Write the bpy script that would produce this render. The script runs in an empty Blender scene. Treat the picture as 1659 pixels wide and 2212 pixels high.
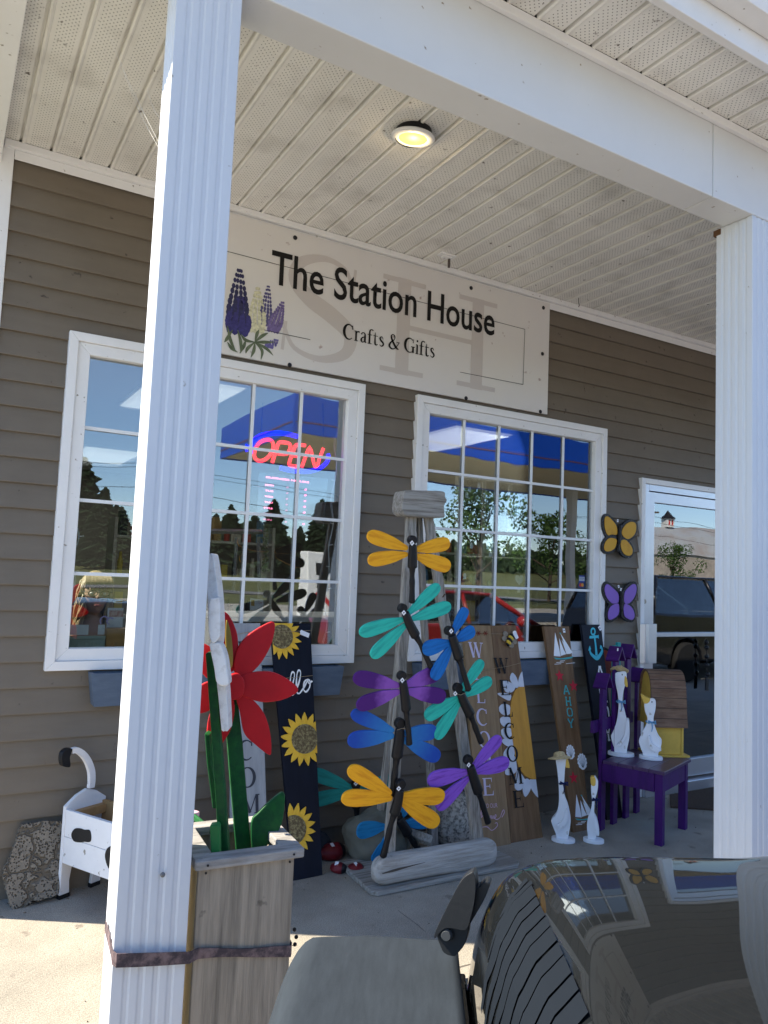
import bpy, bmesh, math, random
from mathutils import Vector, Matrix, noise
random.seed(7)
S = bpy.context.scene
COL = S.collection
R = math.radians
# ---------------------------------------------------------------- camera
yaw, pit, rol = R(30.33), R(4.69), R(2.32)
F = 1641.0
CP = Vector((0, -3.8, 1.48))
fw = Vector((math.sin(yaw)*math.cos(pit), math.cos(yaw)*math.cos(pit), math.sin(pit)))
rt0 = Vector((math.cos(yaw), -math.sin(yaw), 0)); up0 = rt0.cross(fw)
rt = rt0*math.cos(rol)+up0*math.sin(rol); up = -rt0*math.sin(rol)+up0*math.cos(rol)
cam = bpy.data.cameras.new('camera'); co = bpy.data.objects.new('camera', cam); COL.objects.link(co)
co.matrix_world = Matrix(((rt.x, up.x, -fw.x, CP.x), (rt.y, up.y, -fw.y, CP.y), (rt.z, up.z, -fw.z, CP.z), (0, 0, 0, 1)))
cam.sensor_fit = 'VERTICAL'; cam.sensor_height = 34.6; cam.lens = F/2212*34.6
cam.clip_start = .05; cam.clip_end = 3000
S.camera = co
# ---------------------------------------------------------------- light
SUNDIR = Vector((-.85, .53, 0)).normalized()*math.cos(R(43)); SUNDIR.z = math.sin(R(43))
W = bpy.data.worlds.new('World'); S.world = W; W.use_nodes = True
nt = W.node_tree; bg = nt.nodes['Background']
sk = nt.nodes.new('ShaderNodeTexSky'); sk.sky_type = 'NISHITA'; sk.sun_disc = False
sk.sun_elevation = R(43); sk.sun_rotation = math.atan2(SUNDIR.x, SUNDIR.y)
sk.dust_density = .1; sk.air_density = .9; sk.ozone_density = 4.0
nt.links.new(sk.outputs[0], bg.inputs[0]); bg.inputs[1].default_value = .11
sl = bpy.data.lights.new('sun', 'SUN'); sl.energy = 4.4; sl.angle = R(.5); sl.color = (1, .90, .72)
so = bpy.data.objects.new('sun', sl); COL.objects.link(so)
so.rotation_euler = (-SUNDIR).to_track_quat('-Z', 'Y').to_euler()
S.view_settings.view_transform = 'Standard'; S.view_settings.look = 'None'
S.view_settings.exposure = 1.62; S.view_settings.gamma = 1
# ---------------------------------------------------------------- helpers
def ray(u, v):
    return rt*((u-829.5)/F) - up*((v-1106)/F) + fw
def P(u, v, ax, val):
    d = ray(u, v); return CP + d*((val-CP[ax])/d[ax])
def Z(x0, y0, s):
    return lambda x, y: ((x0+s*x)/1.507, (y0+s*y)/1.507)
zA = Z(1050, 1550, .45208); zB = Z(1000, 2200, .45208); zC = Z(1700, 1950, .39181); zCow = Z(0, 2350, .42194)
zF = Z(620, 1750, .4973); zS = Z(700, 650, .66305); zPL = Z(540, 2600, .33135); zR = Z(1000, 2500, .42194)
zO = Z(680, 1350, .30139); zWN = Z(0, 1750, .28933); zW1 = Z(650, 1750, .30139); zW2 = Z(1300, 1300, .42194)
zBF = Z(1850, 1550, .31646); zJ = Z(880, 2700, .48222); zBD = Z(1500, 1950, .3842); zDR = Z(2100, 1900, .40692)

class Fr:
    """a local frame: ex right, ey up, ez towards the viewer side"""
    def __init__(s, o, ez, ey):
        s.o = Vector(o); s.ez = Vector(ez).normalized()
        ey = Vector(ey); s.ey = (ey - s.ez*ey.dot(s.ez)).normalized(); s.ex = s.ey.cross(s.ez)
        s.m = Matrix(((s.ex.x, s.ey.x, s.ez.x, s.o.x), (s.ex.y, s.ey.y, s.ez.y, s.o.y), (s.ex.z, s.ey.z, s.ez.z, s.o.z), (0, 0, 0, 1)))
    def l(s, uv, off=0):
        d = ray(*uv); p0 = s.o+s.ez*off
        q = CP + d*((p0-CP).dot(s.ez)/d.dot(s.ez)) - s.o
        return (q.dot(s.ex), q.dot(s.ey))
    def pts(s, L, off=0): return [s.l(p, off) for p in L]
WALL = Fr((0, 0, 0), (0, -1, 0), (0, 0, 1))   # x right, z up, ez to -y
def wallfr(y, x=0, z=0): return Fr((x, y, z), (0, -1, 0), (0, 0, 1))

MATS = {}
def hexc(c): return (*c, 1)
def mat(name, col, rough=.6, metal=0, var=.0, vscale=8, stretch=None, bump=0, bscale=60, spec=.28, coat=0, emit=0,
        col2=None, thr=None, dirt=0, dscale=30, dcol=(.03, .025, .02), extra=None, coord='Object', stretch2=None):
    if name in MATS: return MATS[name]
    m = bpy.data.materials.new(name); m.use_nodes = True; n = m.node_tree; N = n.nodes; L = n.links
    b = N['Principled BSDF']; b.inputs['Roughness'].default_value = rough; b.inputs['Metallic'].default_value = metal
    b.inputs['Specular IOR Level'].default_value = spec; b.inputs['Coat Weight'].default_value = coat
    b.inputs['Coat Roughness'].default_value = .03
    b.inputs['Base Color'].default_value = hexc(col)
    tc = N.new('ShaderNodeTexCoord'); mp = N.new('ShaderNodeMapping'); L.new(tc.outputs[coord], mp.inputs[0])
    if stretch: mp.inputs['Scale'].default_value = stretch
    cur = None
    if var or col2:
        tx = N.new('ShaderNodeTexNoise'); tx.inputs['Scale'].default_value = vscale; tx.inputs['Detail'].default_value = 6
        tx.inputs['Roughness'].default_value = .65; L.new(mp.outputs[0], tx.inputs['Vector'])
        cr = N.new('ShaderNodeValToRGB'); L.new(tx.outputs['Fac'], cr.inputs[0])
        c2 = col2 or tuple(min(1, c*(1+var)) for c in col)
        c1 = tuple(c*(1-var) for c in col) if not col2 else col
        t = thr or (.3, .7)
        cr.color_ramp.elements[0].position = t[0]; cr.color_ramp.elements[1].position = t[1]
        cr.color_ramp.elements[0].color = hexc(c1); cr.color_ramp.elements[1].color = hexc(c2)
        cur = cr.outputs[0]
    if dirt:
        tx = N.new('ShaderNodeTexNoise'); tx.inputs['Scale'].default_value = dscale; tx.inputs['Detail'].default_value = 4
        L.new(tc.outputs[coord], tx.inputs['Vector'])
        cr = N.new('ShaderNodeValToRGB'); L.new(tx.outputs['Fac'], cr.inputs[0])
        cr.color_ramp.elements[0].position = .68-dirt*.1; cr.color_ramp.elements[1].position = .74-dirt*.08
        mx = N.new('ShaderNodeMixRGB'); L.new(cr.outputs[0], mx.inputs[0])
        if cur: L.new(cur, mx.inputs[1])
        else: mx.inputs[1].default_value = hexc(col)
        mx.inputs[2].default_value = hexc(dcol); cur = mx.outputs[0]
    if extra: cur = extra(n, tc, cur, col, b)
    if cur: L.new(cur, b.inputs['Base Color'])
    if bump:
        tb = N.new('ShaderNodeTexNoise'); tb.inputs['Scale'].default_value = bscale; tb.inputs['Detail'].default_value = 5
        mp2 = N.new('ShaderNodeMapping'); L.new(tc.outputs[coord], mp2.inputs[0])
        if stretch2 or stretch: mp2.inputs['Scale'].default_value = stretch2 or stretch
        L.new(mp2.outputs[0], tb.inputs['Vector'])
        bp = N.new('ShaderNodeBump'); bp.inputs['Strength'].default_value = bump; bp.inputs['Distance'].default_value = .004
        L.new(tb.outputs['Fac'], bp.inputs['Height']); L.new(bp.outputs[0], b.inputs['Normal'])
    if emit:
        b.inputs['Emission Color'].default_value = hexc(col); b.inputs['Emission Strength'].default_value = emit
    MATS[name] = m; return m

def tag(o, label=None, cat=None, group=None, kind=None):
    if label: o['label'] = label
    if cat: o['category'] = cat
    if group: o['group'] = group
    if kind: o['kind'] = kind
    return o
def thing(name, label, cat, m=None, group=None):
    o = bpy.data.objects.new(name, None); COL.objects.link(o); o.empty_display_size = .1
    if m is not None: o.matrix_world = m if isinstance(m, Matrix) else Matrix.Translation(m)
    return tag(o, label, cat, group)

def cat(pts, n=6, closed=False):
    P_ = [Vector(p) for p in pts]; k = len(P_); out = []
    rng = range(k) if closed else range(k-1)
    for i in rng:
        if closed: a, b, c, d = P_[(i-1) % k], P_[i], P_[(i+1) % k], P_[(i+2) % k]
        else: a, b, c, d = P_[max(i-1, 0)], P_[i], P_[i+1], P_[min(i+2, k-1)]
        for j in range(n):
            t = j/n
            out.append(.5*((2*b)+(c-a)*t+(2*a-5*b+4*c-d)*t*t+(3*b-a-3*c+d)*t**3))
    if not closed: out.append(P_[-1])
    return out
def clip(poly, conv):
    """clip a 2d polygon to a convex one"""
    area = sum(conv[i][0]*conv[(i+1) % len(conv)][1]-conv[(i+1) % len(conv)][0]*conv[i][1] for i in range(len(conv)))
    if area < 0: conv = conv[::-1]
    out = [tuple(p)[:2] for p in poly]
    for i in range(len(conv)):
        a, b = conv[i], conv[(i+1) % len(conv)]
        f = lambda p: (b[0]-a[0])*(p[1]-a[1])-(b[1]-a[1])*(p[0]-a[0])
        new = []
        for j in range(len(out)):
            p, q = out[j], out[(j+1) % len(out)]
            fp, fq = f(p), f(q)
            if fp >= 0: new.append(p)
            if (fp >= 0) != (fq >= 0):
                t = fp/(fp-fq); new.append((p[0]+(q[0]-p[0])*t, p[1]+(q[1]-p[1])*t))
        out = new
        if not out: return []
    return out
def offset(poly, d):
    k = len(poly); out = []
    a = sum(poly[i][0]*poly[(i+1) % k][1]-poly[(i+1) % k][0]*poly[i][1] for i in range(k))
    sg = 1 if a > 0 else -1
    for i in range(k):
        p0, p, p1 = Vector(poly[i-1][:2]), Vector(poly[i][:2]), Vector(poly[(i+1) % k][:2])
        e0 = (p-p0).normalized(); e1 = (p1-p).normalized(); t = (e0+e1)
        if t.length < 1e-6: t = e1
        t.normalize(); n = Vector((t.y, -t.x))*sg
        out.append(tuple(p+n*d))
    return out

class MB:
    def __init__(s): s.bm = bmesh.new(); s.mi = 0
    def _f(s, vs):
        try:
            f = s.bm.faces.new(vs); f.material_index = s.mi; return f
        except ValueError: return None
    def box(s, x0, x1, y0, y1, z0, z1, m=None):
        c = [(x0, y0, z0), (x1, y0, z0), (x1, y1, z0), (x0, y1, z0), (x0, y0, z1), (x1, y0, z1), (x1, y1, z1), (x0, y1, z1)]
        v = [s.bm.verts.new(m @ Vector(p) if m else p) for p in c]
        for f in ((3, 2, 1, 0), (4, 5, 6, 7), (0, 1, 5, 4), (1, 2, 6, 5), (2, 3, 7, 6), (3, 0, 4, 7)): s._f([v[i] for i in f])
        return s
    def prism(s, poly, z0, z1, m=None):
        k = len(poly)
        if k < 3: return s
        a = sum(poly[i][0]*poly[(i+1) % k][1]-poly[(i+1) % k][0]*poly[i][1] for i in range(k))
        if a < 0: poly = poly[::-1]
        T = (lambda p: m @ Vector(p)) if m else (lambda p: p)
        lo = [s.bm.verts.new(T((p[0], p[1], z0))) for p in poly]; hi = [s.bm.verts.new(T((p[0], p[1], z1))) for p in poly]
        s._f(lo[::-1]); s._f(hi)
        for i in range(k): s._f([lo[i], lo[(i+1) % k], hi[(i+1) % k], hi[i]])
        return s
    def sheet(s, poly, z, m=None):
        k = len(poly)
        if k < 3: return s
        a = sum(poly[i][0]*poly[(i+1) % k][1]-poly[(i+1) % k][0]*poly[i][1] for i in range(k))
        if a < 0: poly = poly[::-1]
        s._f([s.bm.verts.new((p[0], p[1], z)) for p in poly]); return s
    def tube(s, pts, r, n=8, flat=1.0, caps=True, nrm=None):
        pts = [Vector(p) for p in pts]; k = len(pts); rs = r if isinstance(r, (list, tuple)) else [r]*k
        rings = []; ref = Vector(nrm) if nrm else None
        for i, p in enumerate(pts):
            t = (pts[min(i+1, k-1)]-pts[max(i-1, 0)])
            if t.length < 1e-9: t = Vector((0, 0, 1))
            t.normalize()
            if ref is None: ref = Vector((0, 0, 1)) if abs(t.z) < .9 else Vector((1, 0, 0))
            a = t.cross(ref)
            if a.length < 1e-4: a = t.cross(Vector((.3, .5, .8)))
            a.normalize(); b = a.cross(t).normalized()
            if not nrm: ref = b
            rings.append([s.bm.verts.new(p+(a*math.cos(2*math.pi*j/n)+b*flat*math.sin(2*math.pi*j/n))*rs[i]) for j in range(n)])
        for i in range(k-1):
            for j in range(n): s._f([rings[i][j], rings[i][(j+1) % n], rings[i+1][(j+1) % n], rings[i+1][j]])
        if caps: s._f(rings[0][::-1]); s._f(rings[-1])
        return s
    def lathe(s, prof, n=24, m=None, sx=1, sy=1):
        T = (lambda p: m @ Vector(p)) if m else (lambda p: p); rings = []
        for (r_, z_) in prof: rings.append([s.bm.verts.new(T((r_*sx*math.cos(2*math.pi*j/n), r_*sy*math.sin(2*math.pi*j/n), z_))) for j in range(n)])
        for i in range(len(prof)-1):
            for j in range(n): s._f([rings[i][j], rings[i][(j+1) % n], rings[i+1][(j+1) % n], rings[i+1][j]])
        s._f(rings[0][::-1]); s._f(rings[-1]); return s
    def ball(s, c, r, sub=3, sc=(1, 1, 1), m=None):
        M_ = Matrix.Translation(c) @ (m or Matrix.Identity(4)) @ Matrix.Diagonal((*[r*q for q in sc], 1))
        n0 = len(s.bm.faces)
        bmesh.ops.create_icosphere(s.bm, subdivisions=sub, radius=1, matrix=M_)
        for f in list(s.bm.faces)[n0:]: f.material_index = s.mi
        return s
    def grid(s, fn, nu, nv):
        g = [[s.bm.verts.new(fn(i/nu, j/nv)) for j in range(nv+1)] for i in range(nu+1)]
        for i in range(nu):
            for j in range(nv): s._f([g[i][j], g[i+1][j], g[i+1][j+1], g[i][j+1]])
        return s
    def stroke(s, pts, w, z, smooth=True, n=5):
        """flat ribbon; pts 2d, w full widths"""
        ws = w if isinstance(w, (list, tuple)) else [w]*len(pts)
        p3 = [(p[0], p[1], ws[i]) for i, p in enumerate(pts)]
        q = cat(p3, n) if smooth and len(pts) > 2 else [Vector(p) for p in p3]
        A = []; B = []
        for i, p in enumerate(q):
            t = Vector((q[min(i+1, len(q)-1)]-q[max(i-1, 0)])[:2])
            if t.length < 1e-9: t = Vector((1, 0))
            t.normalize(); nn = Vector((-t.y, t.x)); c = Vector(p[:2])
            A.append(c+nn*abs(p[2])/2); B.append(c-nn*abs(p[2])/2)
        va = [s.bm.verts.new((a.x, a.y, z)) for a in A]; vb = [s.bm.verts.new((b.x, b.y, z)) for b in B]
        for i in range(len(q)-1): s._f([vb[i], vb[i+1], va[i+1], va[i]])
        return s
    def build(s, name, mt, parent=None, smooth=False, bevel=0, m=None, segs=2, keep=False, doubles=False):
        if doubles: bmesh.ops.remove_doubles(s.bm, verts=s.bm.verts, dist=1e-5)
        if not keep: bmesh.ops.recalc_face_normals(s.bm, faces=[f for f in s.bm.faces])
        me = bpy.data.meshes.new(name); s.bm.to_mesh(me); s.bm.free()
        for q in (mt if isinstance(mt, (list, tuple)) else [mt]): me.materials.append(q)
        if smooth: me.polygons.foreach_set('use_smooth', [True]*len(me.polygons))
        o = bpy.data.objects.new(name, me); COL.objects.link(o)
        if parent: o.parent = parent
        if m is not None: o.matrix_local = m
        if bevel:
            b = o.modifiers.new('bevel', 'BEVEL'); b.width = bevel; b.segments = segs; b.limit_method = 'ANGLE'; b.angle_limit = R(40)
        return o
def wbox(name, mt, parent, x0, x1, y0, y1, z0, z1, bevel=.002):
    return MB().box(x0, x1, y0, y1, z0, z1).build(name, mt, parent, bevel=bevel)

BOLD = 0
def textmesh(name, s_, mt, parent, fr, pl, pr, cap=None, z=.003, shear=0, sx=None):
    """sans lettering fitted between two local baseline points"""
    cu = bpy.data.curves.new('t', 'FONT'); cu.body = s_; cu.size = 1; cu.shear = shear; cu.resolution_u = 4; cu.offset = BOLD
    o = bpy.data.objects.new('t', cu); COL.objects.link(o)
    bpy.context.view_layer.update()
    me = bpy.data.meshes.new_from_object(o.evaluated_get(bpy.context.evaluated_depsgraph_get()))
    bpy.data.objects.remove(o)
    xs = [v.co.x for v in me.vertices]; ys = [v.co.y for v in me.vertices]
    x0, x1 = min(xs), max(xs)
    d = Vector((pr[0]-pl[0], pr[1]-pl[1])); L = d.length; a = math.atan2(d.y, d.x); kx = L/(x1-x0); ky = (cap/.72) if cap else kx
    for v in me.vertices:
        X, Y = (v.co.x-x0)*kx, v.co.y*ky
        v.co = (pl[0]+X*math.cos(a)-Y*math.sin(a), pl[1]+X*math.sin(a)+Y*math.cos(a), z)
    me.materials.append(mt); r = bpy.data.objects.new(name, me); COL.objects.link(r); r.parent = parent
    return r
TK, TN = .17, .055
def _arc(cx, cy, rx, ry, a0, a1, n=9): return [(cx+rx*math.cos(R(a0+(a1-a0)*i/(n-1))), cy+ry*math.sin(R(a0+(a1-a0)*i/(n-1)))) for i in range(n)]
def _wv(n, a=TN, b=TK): return [a+(b-a)*math.sin(math.pi*i/(n-1))**1.3 for i in range(n)]
GL = {
 'W': [([(.14, 1), (.40, 0)], TK), ([(.38, 0), (.60, .92)], TN), ([(.56, 1), (.84, 0)], TK), ([(.83, 0), (1.10, 1)], TN), ([(0, .975), (.30, .975)], TN), ([(.46, .975), (.72, .975)], TN), ([(.96, .975), (1.22, .975)], TN)],
 'E': [([(.2, 0), (.2, 1)], TK), ([(.04, .972), (.72, .972)], TN), ([(.04, .028), (.78, .028)], TN), ([(.2, .52), (.56, .52)], TN), ([(.70, 1), (.73, .76)], [.07, .03]), ([(.76, 0), (.80, .26)], [.07, .03]), ([(.56, .63), (.56, .41)], .05)],
 'L': [([(.2, 0), (.2, 1)], TK), ([(.04, .972), (.38, .972)], TN), ([(.04, .028), (.74, .028)], TN), ([(.72, 0), (.77, .30)], [.08, .03])],
 'C': [(_arc(.5, .5, .40, .49, 50, 312, 11), [.07, .06, .09, .13, .17, .18, .17, .13, .09, .06, .05]), ([(.79, .98), (.79, .70)], [.04, .07])],
 'O': [(_arc(.5, .5, .38, .48, 90, 270, 9), _wv(9)), (_arc(.5, .5, .38, .48, -90, 90, 9), _wv(9))],
 'M': [([(.16, 0), (.18, 1)], TN), ([(.20, 1), (.56, .05)], TK), ([(.55, .05), (.93, 1)], TN), ([(.97, 1), (.97, 0)], TK), ([(.02, .028), (.32, .028)], TN), ([(.80, .028), (1.14, .028)], TN), ([(.04, .972), (.26, .972)], TN), ([(.9, .972), (1.12, .972)], TN)],
 'H': [([(.2, 0), (.2, 1)], TK), ([(.86, 0), (.86, 1)], TK), ([(.2, .5), (.86, .5)], TN), ([(.02, .97), (.38, .97)], TN), ([(.02, .03), (.38, .03)], TN), ([(.68, .97), (1.04, .97)], TN), ([(.68, .03), (1.04, .03)], TN)],
 'S': [([(.70, .80), (.62, .95), (.42, 1.0), (.20, .90), (.16, .72), (.30, .57), (.52, .45), (.70, .30), (.66, .10), (.42, 0), (.18, .06), (.08, .24)], [.04, .05, .07, .12, .16, .18, .19, .17, .12, .07, .05, .04]), ([(.73, .97), (.71, .72)], .035), ([(.09, .30), (.07, .02)], .035)],
 'A': [([(.10, 0), (.46, 1)], TN), ([(.44, 1), (.84, 0)], TK), ([(.24, .34), (.66, .34)], TN), ([(0, .028), (.26, .028)], TN), ([(.68, .028), (1.0, .028)], TN)],
 'G': [(_arc(.5, .5, .42, .49, 50, 300, 11), [.06, .06, .09, .13, .17, .18, .17, .13, .09, .06, .05]), ([(.82, .98), (.80, .70)], [.03, .06]), ([(.80, .42), (.80, .02)], .14), ([(.62, .42), (.96, .42)], TN)],
 'r': [([(.18, 0), (.18, .66)], .12), ([(.18, .5), (.30, .64), (.46, .64)], [.04, .08, .12]), ([(.04, .02), (.34, .02)], .045), ([(.04, .64), (.20, .66)], .05)],
 'a': [([(.12, .52), (.22, .65), (.40, .62), (.44, .45), (.44, .10), (.56, .03)], [.09, .06, .08, .12, .12, .05]), ([(.44, .40), (.20, .30), (.12, .14), (.24, .01), (.44, .12)], [.04, .08, .12, .07, .04])],
 'f': [([(.50, .93), (.36, .99), (.22, .88), (.20, .6), (.20, 0)], [.09, .06, .09, .12, .12]), ([(.02, .62), (.42, .62)], .045), ([(.04, .02), (.38, .02)], .045)],
 't': [([(.20, .85), (.20, .15), (.30, .02), (.44, .08)], [.04, .12, .09, .04]), ([(.04, .62), (.42, .62)], .045)],
 's': [([(.40, .50), (.28, .65), (.13, .55), (.20, .40), (.38, .27), (.42, .12), (.26, .0), (.10, .10)], [.04, .06, .10, .12, .12, .10, .06, .04])],
 'i': [([(.18, 0), (.18, .64)], .12), ([(.04, .02), (.32, .02)], .045), ([(.05, .63), (.2, .65)], .05), ([(.11, .90), (.25, .90)], .13)],
 '&': [([(.95, .50), (.80, .28), (.55, .04), (.28, .0), (.10, .18), (.22, .42), (.52, .66), (.54, .88), (.38, .99), (.24, .84), (.36, .56), (.66, .16), (.92, .02)], [.04, .05, .06, .10, .14, .10, .05, .09, .05, .10, .13, .15, .06]), ([(.72, .5), (1.0, .5)], .045)],
}
GW = {'W': 1.22, 'E': .84, 'L': .8, 'C': .92, 'O': 1.0, 'M': 1.16, 'H': 1.06, 'S': .86, 'A': 1.0, 'G': 1.0, 'r': .5, 'a': .62, 'f': .48, 't': .5, 's': .52, 'i': .36, '&': 1.08, ' ': .34}
def glyph(mb, ch, ox, oy, h, wfac=1.0, z=.001, ang=0, bold=1.0):
    ca, sa = math.cos(ang), math.sin(ang)
    for k, (pts, w) in enumerate(GL[ch]):
        q = [(p[0]*h*wfac, p[1]*h) for p in pts]; q = [(ox+x*ca-y*sa, oy+x*sa+y*ca) for x, y in q]
        ws = [a*h*bold for a in w] if isinstance(w, (list, tuple)) else w*h*bold
        mb.stroke(q, ws, z+k*.00025, smooth=len(pts) > 3)
def place_letter(mb, fr, ch, c, hpx, off=.001, wf=1.0, bold=1.0, z=None):
    """letter centred on image point c, hpx tall there"""
    a = Vector(fr.l((c[0], c[1]-hpx/2), off)); b = Vector(fr.l((c[0], c[1]+hpx/2), off)); h = (a-b).length
    cc = Vector(fr.l(c, off)); glyph(mb, ch, cc.x-GW[ch]*h*wf/2, cc.y-h/2, h, wf, off if z is None else z, bold=bold)

# ---------------------------------------------------------------- materials
def planks_noise(n, tc, cur, col, b): return cur
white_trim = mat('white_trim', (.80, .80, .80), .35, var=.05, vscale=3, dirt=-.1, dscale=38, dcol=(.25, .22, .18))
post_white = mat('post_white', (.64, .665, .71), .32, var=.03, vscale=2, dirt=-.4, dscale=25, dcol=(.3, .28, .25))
def siding_extra(n, tc, cur, col, b):
    N, L = n.nodes, n.links
    mp = N.new('ShaderNodeMapping'); L.new(tc.outputs['Object'], mp.inputs[0]); mp.inputs['Scale'].default_value = (1.2, 1, 7)
    t = N.new('ShaderNodeTexNoise'); t.inputs['Scale'].default_value = 3; t.inputs['Detail'].default_value = 8; L.new(mp.outputs[0], t.inputs[0])
    cr = N.new('ShaderNodeValToRGB'); L.new(t.outputs['Fac'], cr.inputs[0])
    cr.color_ramp.elements[0].position = .35; cr.color_ramp.elements[1].position = .75
    cr.color_ramp.elements[0].color = (0, 0, 0, 1); cr.color_ramp.elements[1].color = (.35, .35, .35, 1)
    mx = N.new('ShaderNodeMixRGB'); L.new(cr.outputs[0], mx.inputs[0]); L.new(cur, mx.inputs[1]); mx.inputs[2].default_value = (.205, .175, .14, 1)
    return mx.outputs[0]
siding_m = mat('taupe_vinyl_siding', (.168, .140, .108), .5, var=.08, vscale=2.5, bump=.15, bscale=12, stretch2=(1, 1, 12), dirt=-.1, dscale=22, dcol=(.055, .045, .035), extra=siding_extra)
def soffit_extra(n, tc, cur, col, b):
    # staggered perforations in the middle of each narrow panel (x across, y along)
    N, L = n.nodes, n.links
    def mth(op, a, c=None, d=None):
        m = N.new('ShaderNodeMath'); m.operation = op
        for i, q in enumerate((a, c, d)):
            if q is None: continue
            if isinstance(q, (int, float)): m.inputs[i].default_value = q
            else: L.new(q, m.inputs[i])
        return m.outputs[0]
    sp = N.new('ShaderNodeSeparateXYZ'); L.new(tc.outputs['Object'], sp.inputs[0])
    x, y = sp.outputs[0], sp.outputs[1]
    fx = mth('FRACT', mth('DIVIDE', mth('SUBTRACT', x, POFF), PANEL)); band = mth('LESS_THAN', mth('ABSOLUTE', mth('SUBTRACT', fx, .53)), .30)
    q = .0105
    a = mth('ADD', mth('DIVIDE', x, q), mth('DIVIDE', y, q)); c = mth('SUBTRACT', mth('DIVIDE', x, q), mth('DIVIDE', y, q))
    da = mth('ABSOLUTE', mth('SUBTRACT', mth('FRACT', mth('MULTIPLY', a, .5)), .5)); dc = mth('ABSOLUTE', mth('SUBTRACT', mth('FRACT', mth('MULTIPLY', c, .5)), .5))
    d = mth('SQRT', mth('ADD', mth('MULTIPLY', da, da), mth('MULTIPLY', dc, dc)))
    dot = mth('MULTIPLY', mth('LESS_THAN', d, .155), band)
    tn = N.new('ShaderNodeTexNoise'); tn.inputs['Scale'].default_value = 2.6; L.new(tc.outputs['Object'], tn.inputs[0])
    dk = mth('MULTIPLY', dot, mth('ADD', .45, mth('MULTIPLY', tn.outputs['Fac'], .7)))
    # sooty blotches
    t2 = N.new('ShaderNodeTexNoise'); t2.inputs['Scale'].default_value = 5; t2.inputs['Detail'].default_value = 6; L.new(tc.outputs['Object'], t2.inputs[0])
    cr = N.new('ShaderNodeValToRGB'); L.new(t2.outputs['Fac'], cr.inputs[0]); cr.color_ramp.elements[0].position = .52; cr.color_ramp.elements[1].position = .8
    cr.color_ramp.elements[1].color = (.45, .45, .45, 1)
    m0 = N.new('ShaderNodeMixRGB'); L.new(cr.outputs[0], m0.inputs[0]); L.new(cur, m0.inputs[1]); m0.inputs[2].default_value = (.30, .27, .235, 1)
    mx = N.new('ShaderNodeMixRGB'); L.new(dk, mx.inputs[0]); L.new(m0.outputs[0], mx.inputs[1]); mx.inputs[2].default_value = (.06, .05, .045, 1)
    return mx.outputs[0]
PANEL = .1297; POFF = .0655
soffit_m = mat('perforated_soffit', (.79, .775, .73), .45, var=.07, vscale=2, dirt=-.05, dscale=26, dcol=(.12, .10, .08), extra=soffit_extra)
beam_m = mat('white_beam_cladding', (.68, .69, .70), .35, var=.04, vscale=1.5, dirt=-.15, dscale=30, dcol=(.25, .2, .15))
alum = mat('aluminium', (.62, .63, .66), .32, .75, var=.03)
def concrete_extra(n, tc, cur, col, b):
    N, L = n.nodes, n.links
    t = N.new('ShaderNodeTexNoise'); t.inputs['Scale'].default_value = 240; t.inputs['Detail'].default_value = 3; L.new(tc.outputs['Object'], t.inputs[0])
    cr = N.new('ShaderNodeValToRGB'); L.new(t.outputs['Fac'], cr.inputs[0]); cr.color_ramp.elements[0].position = .38; cr.color_ramp.elements[1].position = .62
    cr.color_ramp.elements[0].color = (.62, .62, .62, 1); cr.color_ramp.elements[1].color = (1.15, 1.13, 1.1, 1)
    mx = N.new('ShaderNodeMixRGB'); mx.blend_type = 'MULTIPLY'; mx.inputs[0].default_value = 1; L.new(cur, mx.inputs[1]); L.new(cr.outputs[0], mx.inputs[2])
    return mx.outputs[0]
concrete = mat('broomed_concrete', (.36, .33, .28), .85, var=.24, vscale=2.2, bump=.9, bscale=110, stretch2=(.35, 1, 1), dirt=.25, dscale=9, dcol=(.24, .21, .18), extra=concrete_extra)
black_p = mat('black_paint', (.009, .009, .011), .5, spec=.3, bump=.1, bscale=30)
weathered = mat('weathered_wood', (.34, .315, .285), .85, col2=(.17, .155, .14), thr=(.35, .75), vscale=9, stretch=(7, .7, 7), bump=.6, bscale=30)
def glassmat(name, refl=.15, tint=(.86, .90, .90)):
    m = bpy.data.materials.new(name); m.use_nodes = True; n = m.node_tree; N, L = n.nodes, n.links
    for q in list(N): N.remove(q)
    out = N.new('ShaderNodeOutputMaterial'); mx = N.new('ShaderNodeMixShader'); tr = N.new('ShaderNodeBsdfTransparent'); gl = N.new('ShaderNodeBsdfGlossy')
    tr.inputs[0].default_value = hexc(tint); gl.inputs['Roughness'].default_value = .0; gl.inputs[0].default_value = (.95, .97, 1, 1)
    fr = N.new('ShaderNodeFresnel'); fr.inputs[0].default_value = 1.5
    mt_ = N.new('ShaderNodeMath'); mt_.operation = 'MULTIPLY_ADD'; L.new(fr.outputs[0], mt_.inputs[0]); mt_.inputs[1].default_value = 1.6; mt_.inputs[2].default_value = refl-.07
    mt_.use_clamp = True
    # a very slight waviness of the sheet
    tc = N.new('ShaderNodeTexCoord'); ns = N.new('ShaderNodeTexNoise'); ns.inputs['Scale'].default_value = 1.3; L.new(tc.outputs['Object'], ns.inputs[0])
    bp = N.new('ShaderNodeBump'); bp.inputs['Strength'].default_value = .25; bp.inputs['Distance'].default_value = .006; L.new(ns.outputs['Fac'], bp.inputs['Height']); L.new(bp.outputs[0], gl.inputs['Normal'])
    L.new(mt_.outputs[0], mx.inputs[0]); L.new(tr.outputs[0], mx.inputs[1]); L.new(gl.outputs[0], mx.inputs[2]); L.new(mx.outputs[0], out.inputs[0])
    MATS[name] = m; return m
glass = glassmat('window_glass')

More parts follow.
